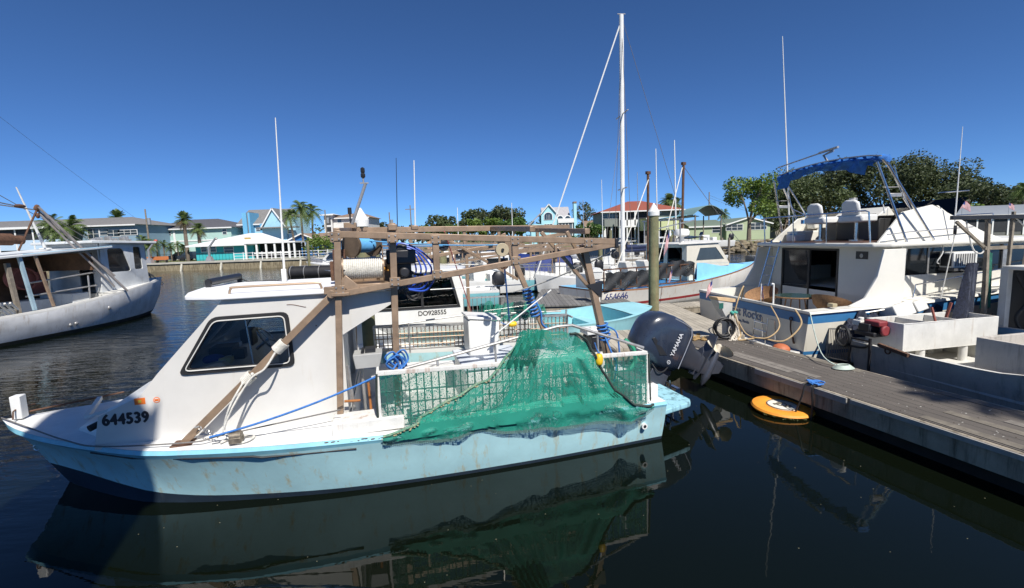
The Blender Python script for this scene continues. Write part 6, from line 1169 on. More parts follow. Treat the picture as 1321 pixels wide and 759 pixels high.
# mint house
Y = 88; MI = sid('mint siding', (.38, .55, .50)); L0, L1 = wx(184, Y), wx(299, Y)
h = house('mint green two storey house with a dark hipped roof and a sabal palm before it', L0, L1, Y, 12, 1.1, wz(240, 295, Y), wz(240, 281, Y), 'hip', MI, M('charcoal shingle roof', (.085, .085, .095), rough=.9, var=.2), [W(219, 299, 304, Y, .35), W(291, 296, 302, Y, .35), W(196, 297, 299, Y, .8), W(206, 297, 299, Y, .8)], ridge=(-3.5, 2.5))
add(h, 'trim_band', [(L0-.05, L1+.05, Y-.08, Y-.003, wz(240, 311, Y)-.12, wz(240, 311, Y)+.12), (wx(226, Y)-.2, wx(226, Y)+.2, Y-.12, Y-.081, 1.2, wz(240, 296, Y))], WTRIM)
# turquoise waterside bar
Y = 74; TQ = sid('turquoise wall', (.04, .42, .45)); L0, L1 = wx(251, Y), wx(326, Y)
h = house('low turquoise waterfront cabin with a bright white metal roof and porch', L0, L1, Y, 11, 1.1, wz(290, 316, Y), wz(313, 300, Y), 'hip', TQ, M('white metal roof', (.80, .80, .80), rough=.5, var=.03), [W(294, 319, 326, Y, .7), W(262, 318, 325, Y, .4), W(274, 318, 325, Y, .4)], over=.9, ridge=(1.0, 3.2))
add(h, 'porch_roof', [(wx(320, Y), wx(386, Y), Y-1.5, Y+4, wz(350, 314, Y), wz(350, 312, Y))], WTRIM); add(h, 'porch_room', [(wx(322, Y), wx(380, Y), Y+2, Y+2.2, 1.2, wz(350, 314.2, Y))], SCR_SHADE)
add(h, 'porch_post', [(wx(p, Y)-.13, wx(p, Y)+.13, Y-1.4, Y-1.2, 1.1, wz(350, 314.1, Y)) for p in (322, 336, 348, 359, 377, 384)], WTRIM)
add(h, 'porch_counter', [(wx(331, Y), wx(378, Y), Y-1.1, Y-.95, 1.9, 2.1)], WTRIM); add(h, 'roof_sign', [(wx(324, Y)-.5, wx(324, Y)+.5, Y-.97, Y-.95, wz(324, 309, Y), wz(324, 306.5, Y))], M('tan board', (.5, .35, .12)))
# light blue gabled house with a tower
Y = 92; LBH = sid('sky blue siding', (.33, .58, .70)); MB_ = sid('mid blue siding', (.14, .40, .62)); L0, L1 = wx(311, Y), wx(366, Y)
h = house('sky blue gabled house with a steep grey roof and a blue chimney tower', L0, L1, Y, 9, 1.1, wz(340, 288, Y), wz(340, 268, Y), 'gx', LBH, SHG, [W(319, 294, 296, Y, .7), W(336, 294, 298, Y, .6)], over=.4)
add(h, 'tower', [(wx(320.5, Y), wx(326, Y), Y-1.5, Y+2, 1.1, wz(322, 275, Y)), (wx(327.5, Y), wx(330, Y), Y-1.4, Y+2, 1.1, wz(322, 275, Y))], MB_); add(h, 'tower_flue', [(wx(326.1, Y), wx(327.4, Y), Y-1.2, Y+1, 1.1, wz(322, 274, Y))], SHB); add(h, 'blue_bay', [(wx(339, Y), wx(350, Y), Y-.6, Y+1, 1.1, wz(340, 289, Y))], MB_)
h2 = house('light blue wing with a front gable, right of the steep roofed blue house', wx(350, Y), wx(380, Y), Y-3, 9, 1.1, wz(365, 294, Y-3), wz(365, 268, Y-3), 'gy', LBH, SHG, [W(375.5, 297, 301, Y-3, .5)], over=.3)
add(h2, 'lower_roof', [(wx(349, Y), wx(397, Y), Y-4.6, Y-3.01, wz(370, 294, Y-4), wz(370, 292.5, Y-4))], SHG); add(h2, 'rear_wing', [(wx(380.2, Y), wx(390, Y), Y-2.5, Y+4, 1.1, wz(385, 280, Y-3))], LBH); add(h2, 'rear_roof', [(wx(366, Y), wx(391, Y), Y+1, Y+5, wz(385, 279, Y), wz(385, 276, Y))], SHG)
# deep blue boathouse with a brown roof
Y = 86; house('deep blue low house with a brown gable roof beside the coconut palms', wx(366, Y), wx(414, Y), Y, 9, 1.1, wz(390, 312, Y), wz(390, 301, Y), 'gy', sid('deep blue siding', (.02, .14, .38)), SHB, [W(388, 314, 319, Y, .7)], over=.4)
Y = 93; house('low house with a tan roof behind the shrubs left of the winch frame', wx(405, Y), wx(500, Y), Y, 8, 1.1, wz(440, 308, Y), wz(440, 299, Y), 'gx', sid('slate blue siding', (.08, .2, .4)), SHB, over=.4)
Y = 100; h = house('white upstairs house with a tan hipped roof, above the winch frame', wx(431, Y), wx(476, Y), Y, 9, 1.1, wz(450, 281, Y), wz(450, 274, Y), 'hip', M('house white', (.66, .65, .62), rough=.7), SHB, [W(440, 283, 287, Y, .4), W(455, 284, 288, Y, .4)], ridge=(-1.5, 1.5))
h = house('narrow white balcony tower with open decks left of the tan roofed white house', wx(420, Y-1), wx(430, Y-1), Y-1, 5, 1.1, wz(425, 277, Y-1), wz(425, 275, Y-1), 'hip', M('house white', (.66, .65, .62), rough=.7), WTRIM, [], ridge=(-.3, .3), over=.6)
add(h, 'balcony_opening', [(wx(421.5, Y-1), wx(428.5, Y-1), Y-1.06, Y-1.003, wz(425, 290, Y-1), wz(425, 282, Y-1)), (wx(421.5, Y-1), wx(428.5, Y-1), Y-1.06, Y-1.003, wz(425, 299, Y-1), wz(425, 293, Y-1))], SCR_SHADE)
# small orange roofed thing behind the trees
Y = 120; house('distant peach house with a brown roof peeping over the far trees', wx(551, Y), wx(568, Y), Y, 9, 1.1, wz(560, 297, Y), wz(560, 288, Y), 'hip', sid('peach', (.5, .32, .22)), SHB, ridge=(-.5, .5))
# centre light blue house
Y = 108; CB = sid('clear light blue siding', (.36, .66, .74)); gz = 1.1
RG = M('light grey shingle', (.34, .33, .34), rough=.9, var=.12)
h = house('light blue three storey house with a tall chimney, centre of the far shore', wx(702, Y), wx(735, Y), Y, 8, gz, wz(718, 283, Y), wz(718, 266, Y), 'gx', CB, RG, [W(729, 281, 285, Y, .01)], over=.3)
h.children[0]
g = house('gabled front wing with the big arched window, on the light blue house', wx(699, Y-2), wx(719, Y-2), Y-2, 7, gz, wz(709, 276, Y-2), wz(709, 263, Y-2), 'gy', CB, RG, [], over=.3)
Yg = Y-2; cxw = wx(708, Yg)
m = MB(); arcp = [(cxw-1.0-g.location.x, wz(708, 284, Yg)), (cxw+1.0-g.location.x, wz(708, 284, Yg))]+[(cxw-g.location.x+1.0*math.cos(a*.314), wz(708, 278, Yg)+.75*math.sin(a*.314)) for a in range(11)]
m.panel(arcp, [], lambda u, v, w: (u, -.05-w, v), .03); wo = m.build('arched_window', WTRIM, g)
m = MB(); sc_ = [(cxw-g.location.x+(u-(cxw-g.location.x))*.88, (v-wz(708, 281, Yg))*.88+wz(708, 281, Yg)) for u, v in arcp]; m.panel(sc_, [], lambda u, v, w: (u, -.082-w, v), .01); m.build('pane', WIN, wo)
m = MB(); [m.bx(cxw-g.location.x+k*.33-.02, cxw-g.location.x+k*.33+.02, -.11, -.093, wz(708, 284, Yg)+.1, wz(708, 277, Yg)) for k in (-1, 0, 1)]; m.build('glazing_bar', WTRIM, wo)
f = MB(); f.bx(cxw-1.0-g.location.x, cxw+1.0-g.location.x, -.05, -.003, wz(708, 295, Yg), wz(708, 289, Yg)); fo = f.build('window', WTRIM, g)
for k in range(3): p = MB(); p.bx(cxw-.9+k*.62-g.location.x, cxw-.9+k*.62+.52-g.location.x, -.07, -.052, wz(708, 294.6, Yg), wz(708, 289.4, Yg)); p.build('pane', WIN, fo)
m = MB(); xl = wx(684, Yg)-g.location.x; xr = -(wx(719, Yg)-wx(699, Yg))/2-.02; zl = wz(690, 290, Yg); m.panel([(xl-.3, zl-.1), (xr, wz(699, 274, Yg)), (xr, wz(699, 274, Yg)-.3), (xl-.3, zl-.35)], [], lambda u, v, w: (u, -.5+w, v), 7); m.build('side_roof', RG, g)
add(g, 'side_room', [(wx(685.5, Yg), wx(699, Yg)-.03, Yg, Yg+5, gz, wz(690, 289.5, Yg))], CB); add(g, 'sun_room_glass', [(wx(686.5, Yg), wx(698, Yg), Yg-.05, Yg-.01, wz(690, 296, Yg), wz(690, 291, Yg))], WIN)
add(h, 'porch_roof', [(wx(719, Y), wx(739, Y), Y-2.6, Y-.3, wz(730, 288, Y), wz(730, 286, Y))], WTRIM); add(h, 'porch_glass', [(wx(719.5, Y), wx(738, Y), Y-2.3, Y-2.2, gz, wz(730, 288.2, Y))], M('porch glass', (.12, .15, .17), rough=.2)); add(h, 'porch_column', [(wx(p, Y)-.08, wx(p, Y)+.08, Y-2.4, Y-2.31, gz, wz(730, 288.1, Y)) for p in (720, 724, 728, 732, 737)], WTRIM)
add(h, 'chimney', [(wx(739.5, Y), wx(743, Y), Y-2, Y, gz, wz(741, 263, Y))], CB); add(h, 'chimney_cap', [(wx(739.3, Y), wx(743.2, Y), Y-2.1, Y+.1, wz(741, 263, Y)+.003, wz(741, 261, Y))], SHB)
for p in (723, 732.5):
    m = MB(); c = wx(p, Y)-h.location.x; zz = wz(p, 283, Y); m.panel([(c-.85, zz), (c+.85, zz)]+[(c+.85*math.cos(a*.314), zz+.15+.75*math.sin(a*.314)) for a in range(11)], [], lambda u, v, w: (u, -.7+w, v), .9); do = m.build('dormer', WTRIM, h)
    m = MB(); m.panel([(c-.6, zz+.12), (c+.6, zz+.12)]+[(c+.6*math.cos(a*.314), zz+.15+.55*math.sin(a*.314)) for a in range(11)], [], lambda u, v, w: (u, -.72-w, v), .01); m.build('pane', WIN, do)
add(h, 'balcony', [(wx(719, Y), wx(739, Y), Y-2.5, Y-2.42, wz(730, 286, Y)+.02, wz(730, 282.5, Y))], WTRIM)
# red roofed stilt house
Y = 95; GG = sid('grey green siding', (.19, .21, .19)); L0, L1 = wx(780, Y), wx(876, Y); lo = wz(830, 291, Y)
h = house('grey stilt house with a terracotta hipped roof and white balcony, behind the tall mast', L0, L1, Y, 13, lo, wz(828, 272, Y), wz(828, 256.5, Y), 'hip', GG, M('terracotta metal roof', (.30, .085, .05), rough=.65, var=.12), [W(787, 276, 282, Y, 1.4), W(846, 271, 275, Y, 1.0)], ridge=(-1.2, 1.8), over=.9)
add(h, 'balcony_shade', [(wx(797, Y), wx(834, Y), Y-.06, Y-.003, lo+.1, wz(815, 273, Y)-.1)], SCR_SHADE); add(h, 'balcony_rail', [(wx(797, Y), wx(834, Y), Y-2.0, Y-1.9, lo, lo+1.15)], WTRIM); add(h, 'balcony_floor', [(wx(797, Y), wx(834, Y), Y-2.1, Y-.01, lo-.3, lo-.003)], WTRIM)  # dark sheet on the wall painted as the shade behind the balcony
add(h, 'stilt', [(wx(p, Y)-.2, wx(p, Y)+.2, Y+.3, Y+.7, 1.1, lo) for p in (781, 790, 800, 812, 824, 836, 848, 860, 874)], WTRIM); add(h, 'column', [(wx(p, Y)-.12, wx(p, Y)+.12, Y-2, Y-1.85, 1.1, wz(820, 273, Y)) for p in (797, 806, 816, 834)], WTRIM)
add(h, 'under_shade', [(wx(783, Y), wx(872, Y), Y+4, Y+4.2, 1.1, lo-.01)], SCR_SHADE)  # dark sheet painted as the shade beneath the raised floor
Y = 112; house('small cream house with a tan roof left of the terracotta roof', wx(757, Y), wx(772, Y), Y, 8, 1.1, wz(765, 292, Y), wz(765, 284, Y), 'gx', sid('cream yellow', (.6, .5, .25)), SHB)
# pale green low house
Y = 92; PG = sid('pale green wall', (.36, .42, .27)); GRF = M('green grey roof', (.13, .17, .13), rough=.8, var=.12)
h = house('low pale green house with two wide windows behind a leaning tree', wx(937, Y), wx(993, Y), Y, 10, 1.1, wz(965, 288, Y), wz(965, 280, Y), 'gy', PG, GRF, [W(947, 290, 297, Y, 1.6), W(977, 288, 296, Y, 1.7)], over=.4)
h = house('long green roofed wing of the pale green house, with a dark doorway', wx(892, Y), wx(936.8, Y), Y+1, 9, 1.1, wz(915, 291, Y), wz(915, 283, Y), 'gx', PG, GRF, [W(924, 293, 300, Y+1, .8)], over=.3)
Y = 90; h = house('yellow green boathouse front behind the gallows of the numbered boat', wx(835, Y-2), wx(882, Y-2), Y-2, 6, wz(850, 297, Y-2), wz(850, 281, Y-2), wz(850, 278, Y-2), 'hip', sid('pale lime wall', (.48, .52, .28)), GRF, [], over=.3); add(h, 'stilt', [(wx(p, Y-2)-.15, wx(p, Y-2)+.15, Y-1.9, Y-1.6, 1.1, wz(850, 297, Y-2)) for p in (836, 850, 865, 880)], WTRIM)
Y = 98; house('brown roofed house half hidden behind the cruiser flybridge', wx(1000, Y), wx(1075, Y), Y, 9, 1.1, wz(1030, 288, Y), wz(1030, 280, Y), 'gx', sid('dull tan wall', (.3, .27, .22)), SHB, [W(1012, 290, 296, Y, 1.2)], over=.6)
# screened lanai row on the right
Y = 60; L0, L1 = wx(1196, Y), wx(1420, Y)
ze_ = wz(1260, 277, Y)
h = house('long low building with a grey roof and screened bays at the right border', L0, L1, Y, 7, 1.1, ze_, ze_+1.2, 'gx', M('dim wall', (.12, .12, .11)), M('blue grey metal roof', (.22, .24, .26), rough=.5, var=.1), [], over=.5)
add(h, 'bay_screen', [(L0+.2, L1-.2, Y-.05, Y-.01, 1.6, ze_-.3)], SCR_SHADE); add(h, 'bay_post', [(x-.1, x+.1, Y-.12, Y-.06, 1.1, ze_) for x in [L0+.2+k*2.0 for k in range(12)]], WTRIM)
m = MB(); m.bx(L0-6, L1+20, 50, 66.4, -1, 1.12); m.build('ground', GRASS, None, kind='structure')
# boat canopies over the docks
for (p0, p1, y0, y1, Y, mt, lb, arc) in ((857, 890, 272, 281, 62, M('light blue canopy', (.22, .50, .62), rough=.6), 'flat light blue boat lift canopy right of the tall white capped piling', .2), (882, 922, 270, 278, 60, M('grey green canopy', (.20, .32, .30), rough=.6), 'arched grey green boat lift canopy before the pale green house', 1.1)):
    x0, x1 = wx(p0, Y), wx(p1, Y); z = wz((p0+p1)/2, y1, Y); t = thing('boat_canopy', lb, 'canopy', ((x0+x1)/2, Y, 0)); w_ = (x1-x0)/2
    m = MB(); m.loft([[(-w_+2*w_*k/10, y, z+arc*math.sin(math.pi*k/10)+q) for k in range(11)]+[(w_-2*w_*k/10, y, z+arc*math.sin(math.pi*(10-k)/10)+q-.06) for k in range(11)] for y, q in ((-3, 0), (3, 0))], smooth=False); m.build('cover', mt, t)
    m = MB(); [m.cyl((sx*w_*.8, sy*2.6, -.5), (sx*w_*.8, sy*2.6, z), .08, 8) for sx in (-1, 1) for sy in (-1, 1)]; m.build('frame_post', WOOD, t)
# riprap
rnd = random.Random(3); m = MB()
for k in range(420):
    x = rnd.uniform(27, 62); y = rnd.uniform(62.5, 66.4); z = (y-62.5)/4*1.3+rnd.uniform(-.2, .2); r_ = rnd.uniform(.25, .55); m.ball((x, y, z), (r_*rnd.uniform(.7, 1.3), r_, r_*.7), 6, 4)
o = m.build('riprap', M('brown riprap rock', (.17, .14, .09), rough=.95, var=.5, scale=1.5, bump=.5), None); tag(o, 'bank of brown rocks along the far shore', 'rocks', kind='stuff')
# fences
t = thing('fence', 'white rail fence along the far seawall by the turquoise cabin', 'fence', (0, 67.3, 0)); xa, xb = wx(300, 67.3), wx(430, 67.3); m = MB(); [m.bx(xa, xb, -.03, .03, z, z+.06) for z in (1.35, 1.75, 2.15)]; m.build('rail', WTRIM, t); m = MB(); [m.bx(xa+k*1.35-.05, xa+k*1.35+.05, -.06, -.031, 1.1, 2.3) for k in range(int((xb-xa)/1.35)+1)]; m.build('post', WTRIM, t)
t = thing('fence', 'thin black picket fence before the mint green house', 'fence', (0, 71.5, 0)); xa, xb = wx(200, 71.5), wx(300, 71.5); m = MB(); [m.bx(xa, xb, -.02, .02, z, z+.04) for z in (1.3, 2.3)]; m.build('rail', BLACK, t); m = MB(); [m.bx(xa+k*.5-.015, xa+k*.5+.015, -.04, -.021, 1.1, 2.4) for k in range(int((xb-xa)/.5)+1)]; m.build('picket', BLACK, t)
# jib cranes, benches, cars
for p, Y_, lb in ((268, 68.2, 'small grey davit crane on the seawall before the turquoise cabin'), (190, 68.2, 'grey davit crane with a red tip on the seawall beside the trawler bow')):
    t = thing('davit', lb, 'crane', (wx(p, Y_), Y_, 0)); m = MB(); m.loft([[(-.5, -.4, 1.15), (.5, -.4, 1.15), (.5, .4, 1.15), (-.5, .4, 1.15)], [(-.2, -.2, 1.9), (.2, -.2, 1.9), (.2, .2, 1.9), (-.2, .2, 1.9)]], smooth=False); m.beam((0, 0, 1.8), (0, 0, 3.2), .22, .22); m.build('base', ALU, t); m = MB(); m.beam((-.1, 0, 3.0), (1.1, 0, 4.4), .2, .2); m.build('jib', ALU, t)
    m = MB(); m.ball((1.2, 0, 4.4), (.25, .2, .18), 8, 5); m.build('jib_head', M('faded red', (.5, .1, .08)) if p == 190 else ALU, t)
t = thing('bench', 'orange brown bench on the seawall promenade by the davit crane', 'bench', (wx(199, 69), 69, 1.15)); m = MB(); m.bx(-1.6, 1.6, -.2, .2, .42, .5); m.build('seat', M('bench orange', (.42, .15, .05)), t); m = MB(); m.bx(-1.6, 1.6, .2, .26, .5, .95); m.build('backrest', M('bench orange', (.42, .15, .05)), t); m = MB(); [m.bx(x, x+.1, -.18, .2, 0, .419) for x in (-1.5, 0, 1.4)]; m.build('leg', BLACK, t)
for p0, Y_, ln, lb, mt in ((237, 79, 4.6, 'dark car parked behind the sabal palm', M('car black', (.02, .02, .025), rough=.2, coat=.5)), (249, 77, 4.8, 'black pickup parked left of the turquoise cabin', M('car black', (.02, .02, .025), rough=.2, coat=.5))):
    t = thing('parked_car', lb, 'car', (wx(p0, Y_), Y_, 1.15)); m = MB(); m.panel([(-2.3, .3), (2.3, .3), (2.3, .85), (1.4, .95), (.7, 1.5), (-1.0, 1.5), (-1.7, .95), (-2.3, .9)], [], lambda u, v, w: (u, w-.9, v), 1.8); b_ = m.build('body', mt, t, bev=.06); m = MB(); m.panel([(1.25, .98), (.65, 1.42), (-.95, 1.42), (-1.5, .98)], [], lambda u, v, w: (u, -.91+w, v), 1.82); m.build('window', WIN, t)
    for x in (-1.4, 1.4): m = MB(); m.cyl((x, -.95, .33), (x, -.7, .33), .33, 16); m.cyl((x, .7, .33), (x, .95, .33), .33, 16); m.build('wheel', BLACK, t)
# utility poles
def pole(px, pyt, Y, label, z0=1.1, tr_=False, arm=False):
    p = at(px, pyt, Y); t = thing('utility_pole', label, 'utility pole', (p.x, Y, z0)); m = MB(); m.tube([(0, 0, 0), (0, 0, p.z-z0)], [.17, .11], 8); m.build('shaft', WOOD, t)
    if arm: m = MB(); m.bx(-1.1, 1.1, -.06, .06, p.z-z0-.9, p.z-z0-.75); m.build('crossarm', WOOD, t)
    if tr_: m = MB(); m.cyl((.42, 0, p.z-z0-2.6), (.42, 0, p.z-z0-1.5), .28, 12); m.bx(.1, .3, -.05, .05, p.z-z0-2.2, p.z-z0-2.0); m.build('transformer', ALU, t)
    return p
pole(187, 270, 80, 'timber utility pole with a grey transformer drum between the left houses', tr_=True); pole(915, 248, 98, 'timber utility pole behind the arched boat canopy'); pole(419, 271, 92, 'utility pole with a drum beside the white balcony tower', tr_=True); pole(529, 265, 100, 'far utility pole with equipment rising over the winch frame', arm=True); pole(502, 274, 96, 'short far utility pole with a box, left of the whip antennas', tr_=True); pole(625, 275, 112, 'thin pale pole standing in the oak grove')
a = at(915, 249, 98)
def wires(name, lb, A, B_, n=2, s_=1.0): 
    m = MB(); [m.tube(sag(Vector(A)+Vector((0, 0, -.5*k)), Vector(B_)+Vector((0, 0, -.5*k)), s_, 14), .022, 4) for k in range(n)]; tag(m.build('power_line', ROPEG, None), lb, 'wire')
wires('w', 'single long power line crossing the sky at the upper left', at(-40, 120, 60), at(187, 290, 90), 1, .3)
wires('w', 'pair of power lines running right from the utility pole behind the canopy', at(915, 252, 98), at(1030, 282, 140), 2)
# whips over the far boats
def whipT(px, pyt, pyb, Y, r, mt, lb): p = at(px, pyt, Y); q = at(px+2, pyb, Y); m = MB(); m.tube([q, p], [r, r*.5], 6); tag(m.build('whip_antenna', mt, None), lb, 'antenna')
whipT(511, 204, 312, 16, .018, BLACKP, 'thin black whip antenna left of the taller white one over the truss'); whipT(534, 207, 312, 18, .035, WHITE, 'white whip antenna rising over the middle of the near truss'); whipT(846, 192, 300, 26, .04, WHITE, 'pale whip antenna just right of the tall white capped piling'); whipT(870, 181, 300, 26, .05, WHITE, 'taller pale whip antenna left of the tall rusty mast')
whipT(776, 232, 320, 30, .03, WHITE, 'thin whip antenna left of the tall mast over the far boats'); whipT(822, 222, 315, 30, .03, ALU, 'thin grey whip antenna between the tall mast and the white capped piling'); whipT(660, 262, 330, 34, .04, WHITE, 'short white mast in front of the oak grove'); whipT(590, 268, 330, 34, .04, WHITE, 'short white mast left of the oak grove middle'); whipT(752, 258, 330, 36, .04, ALU, 'short grey mast right of the light blue house chimney')
# flags over the right hand boats
for px, py, lb, s_ in ((1242, 258, 'small flag right of the cruiser bow above the screened building', .9), (1232, 256, 'paler small flag just left of the other one above the screened building', .8), (1302, 262, 'tiny flag near the right border above the screened building', .6)):
    p = at(px, py, 36); flag(p+Vector((0, 0, -2.2)), lb, s_, 0, .6, 2.3, mat=ALU)
# ------------------------------------------------------------------ trees
def leafmat(name, col, col2):
    m = bpy.data.materials.new(name); m.use_nodes = True; n = m.node_tree.nodes; l = m.node_tree.links; b = n['Principled BSDF']; b.inputs['Roughness'].default_value = .6
    oi = n.new('ShaderNodeNewGeometry'); mx = n.new('ShaderNodeMix'); mx.data_type = 'RGBA'; l.new(oi.outputs['Random Per Island'], mx.inputs[0]); mx.inputs[6].default_value = col+(1,); mx.inputs[7].default_value = col2+(1,); l.new(mx.outputs[2], b.inputs['Base Color'])
    tr_ = n.new('ShaderNodeBsdfTranslucent'); l.new(mx.outputs[2], tr_.inputs[0]); ms = n.new('ShaderNodeMixShader'); ms.inputs[0].default_value = .3; l.new(b.outputs[0], ms.inputs[1]); l.new(tr_.outputs[0], ms.inputs[2]); l.new(ms.outputs[0], n['Material Output'].inputs[0]); return m
OAK = leafmat('oak leaves', (.055, .085, .03), (.13, .16, .06)); OAKD = leafmat('dark oak leaves', (.045, .062, .028), (.10, .125, .05)); GRN = leafmat('fresh leaves', (.08, .15, .025), (.20, .27, .05)); PALM = leafmat('palm fronds', (.07, .12, .03), (.17, .23, .07)); BRN = leafmat('dry fronds', (.10, .08, .03), (.18, .14, .06)); PINE = leafmat('bush leaves', (.04, .10, .022), (.12, .20, .04))
BARK = M('grey bark', (.15, .12, .09), rough=.95, var=.35, scale=3, bump=.5, bscale=10)
def tree(label, px, pyb, pyt, Y, hw, mat_=OAK, seed=0, leaf=.38, n=2600, lobes=9, trunk=.35, cfrac=.62, name='tree', lean=0, squash=1.0, cat='tree', z0=1.1):
    rnd = random.Random(seed); base = Vector((wx(px, Y), Y, z0)); top = wz(px, pyt, Y); H = top-z0
    t = thing(name, label, cat, base); cz = H*(1-cfrac/2); rh = H*cfrac/2; L = []
    for k in range(lobes):
        a = rnd.uniform(0, 6.28); q = rnd.uniform(.25, .78)**.6; zz = rnd.uniform(-.6, .75); s_ = math.sqrt(max(.05, 1-zz*zz)); L.append((Vector((lean*H*.5+hw*q*s_*math.cos(a), hw*q*s_*math.sin(a)*.8, cz+rh*zz)), rnd.uniform(.26, .42)*min(hw, rh*1.3)))
    L.append((Vector((lean*H*.5, 0, cz+rh*.6)), .4*min(hw, rh)))
    m = MB()
    for k in range(n):
        c, r_ = L[rnd.randrange(len(L))]; d = Vector((rnd.gauss(0, 1), rnd.gauss(0, 1), rnd.gauss(0, 1)*.8)).normalized(); p = c+d*r_*rnd.uniform(.55, 1.08)**.7
        s_ = leaf*rnd.uniform(.6, 1.5); u = Vector((rnd.gauss(0, 1), rnd.gauss(0, 1), rnd.gauss(0, .6))).normalized()*s_; v = u.orthogonal().normalized()*s_*rnd.uniform(.5, .9); v = Matrix.Rotation(rnd.uniform(0, 6.28), 3, u.normalized()) @ v
        w = (u+v)*.25
        m.face([p-u*.5-v*.3, p+u*.1-v*.5+w*.3, p+u*.55+v*.2, p-u*.1+v*.5])
    m.build('crown', mat_, t)
    m = MB(); k0 = Vector((lean*H*.25, 0, H*(1-cfrac)*.9)); m.tube(smooth_path([(0, 0, -.3), (lean*H*.08, 0, H*.15), k0], 4), [trunk*(1-.35*i/8) for i in range(9)], 8)
    for c, r_ in L[:8]: m.tube(smooth_path([k0-Vector((0, 0, .3)), k0.lerp(c, .5)+Vector((rnd.uniform(-.4, .4), 0, rnd.uniform(0, .5))), c], 4), [trunk*.45*(1-.8*i/8) for i in range(9)], 6)
    m.build('trunk', BARK, t); return t
def palm(label, px, pyt, pyb, Y, fl, mat_=PALM, n=26, trunk=.16, droop=1.0, seed=0, fan=False, z0=1.1, name='palm_tree', dry=0, lean=0):
    rnd = random.Random(seed); base = Vector((wx(px, Y), Y, z0)) if Y > 0 else Vector((px, Y, z0)); H = (wz(px, pyt, Y)-z0-fl*.35) if Y > 0 else pyt; t = thing(name, label, 'palm', base); top = Vector((lean, 0, H)); m = MB(); dr = MB()
    for k in range(n):
        a = rnd.uniform(0, 6.28); el = rnd.uniform(-.7, 1.35) if not fan else rnd.uniform(-.9, 1.5); L = fl*rnd.uniform(.8, 1.1); mm = dr if (dry and el < -.2) else m
        prev = None; segs = 7; ax = Vector((math.cos(a), math.sin(a), 0)); side = Vector((-math.sin(a), math.cos(a), 0))
        for i in range(segs+1):
            s_ = i/segs; p = top+ax*(L*s_*math.cos(el)*(1-.15*s_))+Vector((0, 0, L*(s_*math.sin(el)-droop*.55*s_*s_))); 
            if prev is not None:
                q = fl*(.17 if not fan else .26)*(math.sin(math.pi*min(1, s_*.9+.08))+.15)
                for sg in (1, -1):
                    for j in range(2):
                        b0 = prev.lerp(p, j*.5); w = L/segs*.34; tip = b0+side*sg*q+(p-prev).normalized()*q*.7-Vector((0, 0, q*(.45 if not fan else .3))); mm.face([b0, b0+(p-prev).normalized()*w, tip])
            prev = p
    m.build('crown', mat_, t)
    if dry: dr.build('dry_fronds', BRN, t)
    else: dr.bm.free()
    m = MB(); m.tube(smooth_path([(0, 0, -.3), (lean*.35, 0, H*.5), (lean, 0, H)], 5), [trunk*(1.15-.3*i/10) for i in range(11)], 8); m.build('trunk', BARK, t); return t
palm('tall sabal palm with a round crown before the mint green house', 240, 277, 334, 74, 1.9, n=60, trunk=.26, fan=True, seed=1, dry=1, droop=.6)
palm('sabal palm crown showing over the roof of the long grey blue house', 155, 275, 300, 98, 2.6, n=50, trunk=.3, fan=True, seed=2, droop=.6)
palm('leaning younger palm tucked right of the tall sabal palm', 257, 290, 330, 79, 1.9, n=50, trunk=.25, fan=True, seed=3, dry=1, droop=.9)
for k, (px, py, hh, lb) in enumerate(((70, 279, 3.3, 'bushy areca palm before the screened porch, left of the trawler boom'), (92, 282, 3.4, 'bushy areca palm before the screened porch, behind the trawler boom'), (80, 292, 3.0, 'low areca palm filling under the two taller ones'))): palm(lb, px, py, 0, 74, hh, n=44, seed=10+k, droop=.9, trunk=.12)
for k, (px, py) in enumerate(((184, 305), (191, 312))): palm(('bushy palm behind the trawler pilothouse' if k == 0 else 'lower bushy palm right of the trawler pilothouse'), px, py, 0, 75, 2.0, n=36, seed=20+k)
WHERE = ('first', 'second', 'third', 'fourth', 'fifth')
for k, (px, py) in enumerate(((201, 310), (210, 311), (219, 314), (228, 311), (235, 316))): palm('%s from the left in the row of small palms before the mint house' % WHERE[k], px, py, 0, 77, 1.5, n=26, seed=30+k, trunk=.10)['group'] = 'small palms before the mint house'
palm('left coconut palm of the group beside the blue gabled house', 380, 270, 330, 76, 2.5, n=34, seed=41, trunk=.17, droop=1.1, lean=-.5); palm('tallest coconut palm in the middle of the group of three', 391, 259, 330, 78, 3.0, n=40, seed=42, trunk=.18, droop=1.1); palm('right coconut palm of the group of three', 403, 265, 330, 79, 2.7, n=36, seed=43, trunk=.16, droop=1.1, lean=.4)
tree('yellow green shrub tree right of the coconut palms', 409, 0, 302, 74, 2.3, GRN, 50, .25, 1500, 8, .12, .85); tree('bright green bush beside the fence post, left of the winch frame', 420, 0, 310, 72, 1.4, GRN, 51, .22, 800, 6, .08, .9); tree('dark tree behind the roof of the sky blue house', 305, 0, 291, 110, 3.2, OAKD, 52, .4, 900, 6)
tree('dark tree behind the white capped piling, over the winch', 487, 0, 285, 118, 3.4, OAKD, 53, .45, 1200, 7); tree('dark bushy tree right of the winch posts on the skyline', 478, 0, 281, 120, 3.2, OAKD, 54, .45, 1200, 7)
